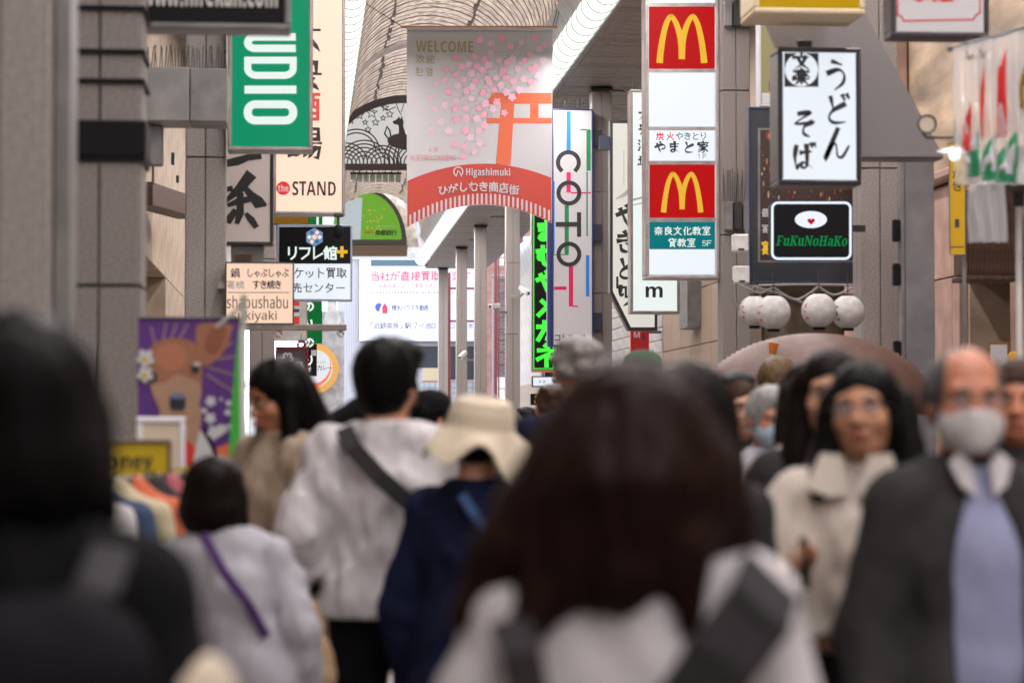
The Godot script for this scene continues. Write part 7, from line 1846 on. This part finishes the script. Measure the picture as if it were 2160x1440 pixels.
	for i in 20: part("slat", slat, mats.brown_wood, wb, Vector3(w0.x + 0.013 + i * (w1.x - w0.x) / 20, (w0.y + w1.y) / 2, 0.0))
	part("bottom_board", box_of(Vector3(w1.x - w0.x + 0.03, 0.05, 0.5), 0.01), mats.brown_wood, wb, Vector3((w0.x + w1.x) / 2, w1.y - 0.03, -0.2))
	# dark parasol at the right edge
	var pa := thing("patio_heater", "slim pale pole with a dark flared hood by the pink building", "heater", P(2153, 905, 12.0) * Vector3(1, 0, 1))
	var ph := P(2152, 395, 12.0).y
	s = st()
	lathe(s, [Vector2(0.05, ph - 0.03), Vector2(0.12, ph - 0.005), Vector2(0.225, ph - 0.012), Vector2(0.23, ph), Vector2(0.2, ph + 0.02), Vector2(0.1, ph + 0.075), Vector2(0.0, ph + 0.1)], 28)
	part("hood", s, M("hood_brown", Vector3(0.06, 0.042, 0.03), 0.6), pa)
	s = st()
	lathe(s, [Vector2(0, ph - 0.1), Vector2(0.03, ph - 0.1), Vector2(0.034, ph - 0.03)], 14)
	part("burner", s, mats.dark_steel, pa)
	s = st()
	lathe(s, [Vector2(0.016, 0), Vector2(0.016, ph - 0.1)], 12)
	part("pole", s, mats.white_paint, pa)
	part("foot", box_of(Vector3(0.4, 0.06, 0.4), 0.02), mats.grey_steel, pa, Vector3(0, 0.03, 0))
	# notices by the doorway
	var nt := thing("notice_paper", "white paper notice on the doorway of the pink building", "notice", P(2108, 770, 22.5))
	part("sheet", box_of(Vector3(0.16, 0.19, 0.01)), mats.plain_white, nt, Vector3(0, 0.1, 0)); part("board", box_of(Vector3(0.2, 0.24, 0.02)), mats.door_brown, nt, Vector3(0, 0.1, -0.018))
	var yf := thing("yellow_flyer", "yellow crumpled flyer beside the paper notice", "notice", P(2140, 775, 22.5))
	blob(yf, "sheet", [ell(Vector3(0, 0.08, 0), Vector3(0.07, 0.08, 0.02), 0.01)], 0.012, M("flyer_yellow", Vector3(0.6, 0.33, 0.0), 0.6), [], 0.02)
	left_props()

func left_props() -> void:
	var s: SurfaceTool
	# deer poster
	var b := board("deer_poster", "poster of a young deer wearing a kimono on a purple ground", [286, 668, 506, 985], 9.6, 0.03, 3, mats.grey_paint, M("poster_purple", Vector3(0.085, 0.02, 0.18), 0.5), "", "poster")
	var pale := M("poster_gold", Vector3(0.36, 0.22, 0.20), 0.6)
	for q in [[318, 690, 328, 735], [350, 680, 340, 735], [372, 682, 352, 735], [395, 684, 368, 732], [440, 760, 492, 752], [440, 775, 492, 790], [436, 790, 490, 825], [430, 740, 470, 700], [440, 750, 490, 722]]: line(b, V2(q), 3, pale)
	var fur := M("deer_fur", Vector3(0.40, 0.17, 0.085), 0.6, {"tex": "speck", "scale": 6.0}); var fur2 := M("deer_fur_pale", Vector3(0.50, 0.30, 0.19), 0.6, {"tex": "speck", "scale": 6.0}); var fur3 := M("deer_fur_deep", Vector3(0.30, 0.10, 0.045), 0.6, {"tex": "speck", "scale": 6.0})
	fill(b, smooth(V2([418, 745, 412, 700, 425, 682, 486, 684, 488, 700, 476, 735, 455, 760, 430, 772]), 4, true), fur, "deer_ear")
	fill(b, smooth(V2([432, 738, 436, 705, 452, 690, 476, 692, 470, 722, 452, 748]), 4, true), fur3, "deer_ear_inside")
	fill(b, smooth(V2([340, 860, 418, 850, 422, 920, 440, 978, 350, 978, 344, 910]), 4, true), fur2, "deer_neck")
	fill(b, smooth(V2([312, 745, 328, 722, 360, 713, 400, 718, 418, 735, 426, 770, 424, 820, 418, 860, 404, 890, 374, 896, 350, 886, 330, 850, 318, 815, 310, 780]), 4, true), fur, "deer_head")
	fill(b, smooth(V2([318, 812, 345, 808, 372, 790, 404, 800, 424, 815, 418, 860, 402, 888, 376, 894, 352, 884, 330, 850]), 4, true), fur2, "deer_muzzle")
	fill(b, oval(Vector2(360, 752), 34, 30, 24), M("deer_brow", Vector3(0.37, 0.14, 0.075), 0.6), "deer_forehead")
	fill(b, oval(Vector2(321, 796), 11, 12, 20), mats.ink, "deer_eye"); fill(b, oval(Vector2(411, 778), 9, 11, 20), mats.ink, "deer_eye")
	fill(b, oval(Vector2(415, 768), 8, 4, 14), mats.plain_white, "deer_eye_highlight")
	fill(b, round_rect(357, 830, 391, 866, 10), M("deer_nose", Vector3(0.02, 0.022, 0.035), 0.3), "deer_nose"); fill(b, round_rect(358, 829, 390, 840, 5), M("deer_nose_top", Vector3(0.16, 0.17, 0.28), 0.3), "deer_nose")
	line(b, V2([364, 874, 376, 878, 390, 872]), 3, fur3)
	fill(b, V2([388, 920, 412, 945, 404, 980, 384, 980]), mats.red_ink, "kimono_print"); fill(b, V2([412, 945, 422, 905, 440, 935, 462, 982, 406, 982]), mats.plain_white, "kimono_print"); fill(b, V2([424, 900, 434, 906, 470, 978, 462, 982]), mats.cloth_black, "kimono_print"); fill(b, V2([455, 945, 480, 935, 500, 950, 500, 982, 472, 982]), mats.orange, "kimono_print")
	for q in [[306, 755, 20], [306, 790, 18], [444, 846, 12], [443, 882, 13], [452, 912, 16], [468, 905, 12], [430, 866, 7], [480, 870, 8], [486, 900, 8], [466, 842, 4], [482, 850, 7]]: fill(b, blossom(Vector2(q[0], q[1]), q[2], 0.4), mats.plain_white, "blossom_print")
	for q in [[304, 758], [304, 792]]: fill(b, oval(Vector2(q[0], q[1]), 6, 6, 12), mats.lit_gold, "blossom_print")
	for x: float in [-0.19, 0.19]: part("leg", box_of(Vector3(0.025, b.root.position.y, 0.025)), mats.grey_steel, b.root, Vector3(x, -b.root.position.y / 2, -0.03))
	# green and white flag on a pole
	var fl := thing("feather_flag", "slim green and white feather flag on a pale pole", "flag", P(512, 905, 9.2) * Vector3(1, 0, 1))
	var fb := Board.new(); fb.d = 9.2; fb.root = fl
	part("green_cloth", prism_of(on_all(fb, V2([502, 700, 504, 700, 506, 960, 482, 962, 490, 830])), -0.004, 0.0), M("flag_green", Vector3(0.03, 0.36, 0.03), 0.7), fl)
	part("white_cloth", prism_of(on_all(fb, V2([505, 690, 514, 690, 522, 962, 507, 962])), -0.008, -0.003), M("flag_white", Vector3(0.52, 0.52, 0.50), 0.7), fl)
	s = st()
	tube(s, [Vector3(0, 0, -0.02), Vector3(0, P(512, 622, 9.2).y, -0.02)], 0.012, 8)
	tube(s, [Vector3(0, P(512, 640, 9.2).y, -0.02), P(455, 690, 9.2) - fl.position + Vector3(0, 0, -0.02)], 0.008, 6)
	part("pole", s, M("pole_sage", Vector3(0.36, 0.38, 0.33), 0.5), fl)
	part("foot", box_of(Vector3(0.3, 0.05, 0.3), 0.015), mats.grey_steel, fl, Vector3(0, 0.025, -0.02))
	# yellow cloth strip
	var yc := thing("yellow_cloth", "yellow cloth strip stretched above the clothes rail", "cloth", P(440, 1010, 8.4))
	s = st()
	var yb := Board.new(); yb.d = 8.4; yb.root = yc
	prism(s, on_all(yb, V2([360, 990, 420, 978, 480, 964, 512, 960, 528, 966, 524, 990, 505, 996, 480, 986, 420, 1004, 362, 1020])), -0.01, 0.0)
	part("cloth", s, M("cloth_yellow", Vector3(0.66, 0.44, 0.05), 0.7, {"tex": "fold", "scale": 2.0}), yc)
	mats.cloth_yellow.albedo_texture = noise_tex("stain")
	blob(yc, "knot", [ell(P(510, 978, 8.4) - yc.position, Vector3(0.03, 0.028, 0.03), 0.01)], 0.008, mats.cloth_yellow, [], 0.015)
	part("stand", box_of(Vector3(0.03, yc.position.y, 0.03)), mats.grey_steel, yc, Vector3(-0.08, -yc.position.y / 2 - 0.0, -0.03))
	# white lit menu board
	b = board("menu_board", "white lit menu board with red lettering behind the long haired woman", [522, 828, 590, 1080], 10.2, 0.06, 2, mats.dark_steel, mats.lit_white)
	text(b, "水木土", 531, 845, 18, mats.red_ink, {"vert": true, "gap": 40, "sx": 0.6})
	for x: float in [-0.05, 0.05]: part("leg", box_of(Vector3(0.02, b.root.position.y, 0.02)), mats.dark_steel, b.root, Vector3(x, -b.root.position.y / 2, -0.03))
	# white framed board
	b = board("white_framed_board", "cream notice board with a rounded white frame", [286, 879, 390, 1060], 8.9, 0.04, 13, M("frame_white", Vector3(0.70, 0.70, 0.74), 0.3), M("board_cream", Vector3(0.62, 0.53, 0.40), 0.6), "", "notice board")
	for x: float in [-0.07, 0.07]: part("leg", box_of(Vector3(0.02, b.root.position.y, 0.02)), mats.grey_steel, b.root, Vector3(x, -b.root.position.y / 2, -0.02))
	b = board("yellow_board", "yellow sign board with black lettering in a brown frame", [228, 926, 362, 1042], 8.2, 0.03, 8, M("frame_taupe", Vector3(0.16, 0.12, 0.09), 0.5), M("board_yellow", Vector3(0.50, 0.36, 0.0), 0.55))
	latin(b, "money", 196, 962, 322, 1000, mats.ink); rect(b, 250, 1018, 340, 1026, mats.ink)
	for x: float in [-0.08, 0.08]: part("leg", box_of(Vector3(0.018, b.root.position.y, 0.018)), mats.grey_steel, b.root, Vector3(x, -b.root.position.y / 2, -0.02))
	# clothes rail with garments
	var rail := thing("clothes_rail", "dark metal clothes rail holding colourful garments", "clothes rail", P(280, 905, 7.8) * Vector3(1, 0, 1))
	var ry := P(280, 1012, 7.8).y
	var dir := Vector3(0.18, 0, -0.7)
	s = st()
	tube(s, [Vector3(-0.14, ry, 0.5), Vector3(0.17, ry, -0.75)], 0.014, 8)
	part("rail", s, mats.dark_steel, rail)
	for e in [Vector3(-0.14, 0, 0.5), Vector3(0.17, 0, -0.75)]:
		s = st()
		tube(s, [e, e + Vector3(0, ry, 0)], 0.014, 8)
		part("upright", s, mats.dark_steel, rail)
		part("foot", box_of(Vector3(0.4, 0.03, 0.04), 0.008), mats.dark_steel, rail, e + Vector3(0, 0.02, 0))
	var gs := [["white patterned shirt", Vector3(0.58, 0.55, 0.54)], ["navy shirt with white badge", Vector3(0.03, 0.06, 0.12)], ["cream blouse", Vector3(0.55, 0.47, 0.30)], ["orange coat", Vector3(0.62, 0.14, 0.06)], ["black coat", Vector3(0.018, 0.016, 0.018)], ["rose pink coat", Vector3(0.48, 0.12, 0.14)]]
	for i in gs.size():
		var u := float(i) / (gs.size() - 1)
		var at := rail.position + Vector3(lerpf(-0.14, 0.09, u), 0, lerpf(0.47, -0.4, u))
		var g := thing("garment", "%s hanging on the dark clothes rail" % gs[i][0], "garment", Vector3(at.x, ry - 0.86, at.z), 0.25, "garments on the clothes rail")
		var m := M("garment_%d" % i, gs[i][1], 0.85, {"tex": "weave", "scale": 4.0})
		blob(g, "cloth", [cap(Vector3(-0.13, 0.76, 0), Vector3(0.13, 0.76, 0), 0.035, 0.035, 0.03), cap(Vector3(0, 0.8, 0), Vector3(0, 0.84, 0), 0.04, 0.025, 0.03), ell(Vector3(0, 0.5, 0), Vector3(0.17, 0.36, 0.05), 0.05), cap(Vector3(0.14, 0.75, 0), Vector3(0.22, 0.35, 0.02), 0.045, 0.04, 0.02), cap(Vector3(-0.14, 0.75, 0), Vector3(-0.22, 0.35, 0.02), 0.045, 0.04, 0.02)], 0.016, m, [], 0.014)
		s = st()
		tube(s, [Vector3(0, 0.82, 0), Vector3(0, 0.875, 0), Vector3(0.012, 0.885, 0)], 0.004, 6)
		part("hanger_hook", s, mats.dark_steel, g)
		if i == 2: part("badge", prism_of(oval(Vector2(0.02, 0.62), 0.03, 0.03), 0.055, 0.06), mats.plain_white, g)

func _ready() -> void:
	begin()
	materials()
	build_setting()
	build_signs()
	build_props_and_people()

func build_props_and_people() -> void:
	people_materials()
	build_props()
	build_people()
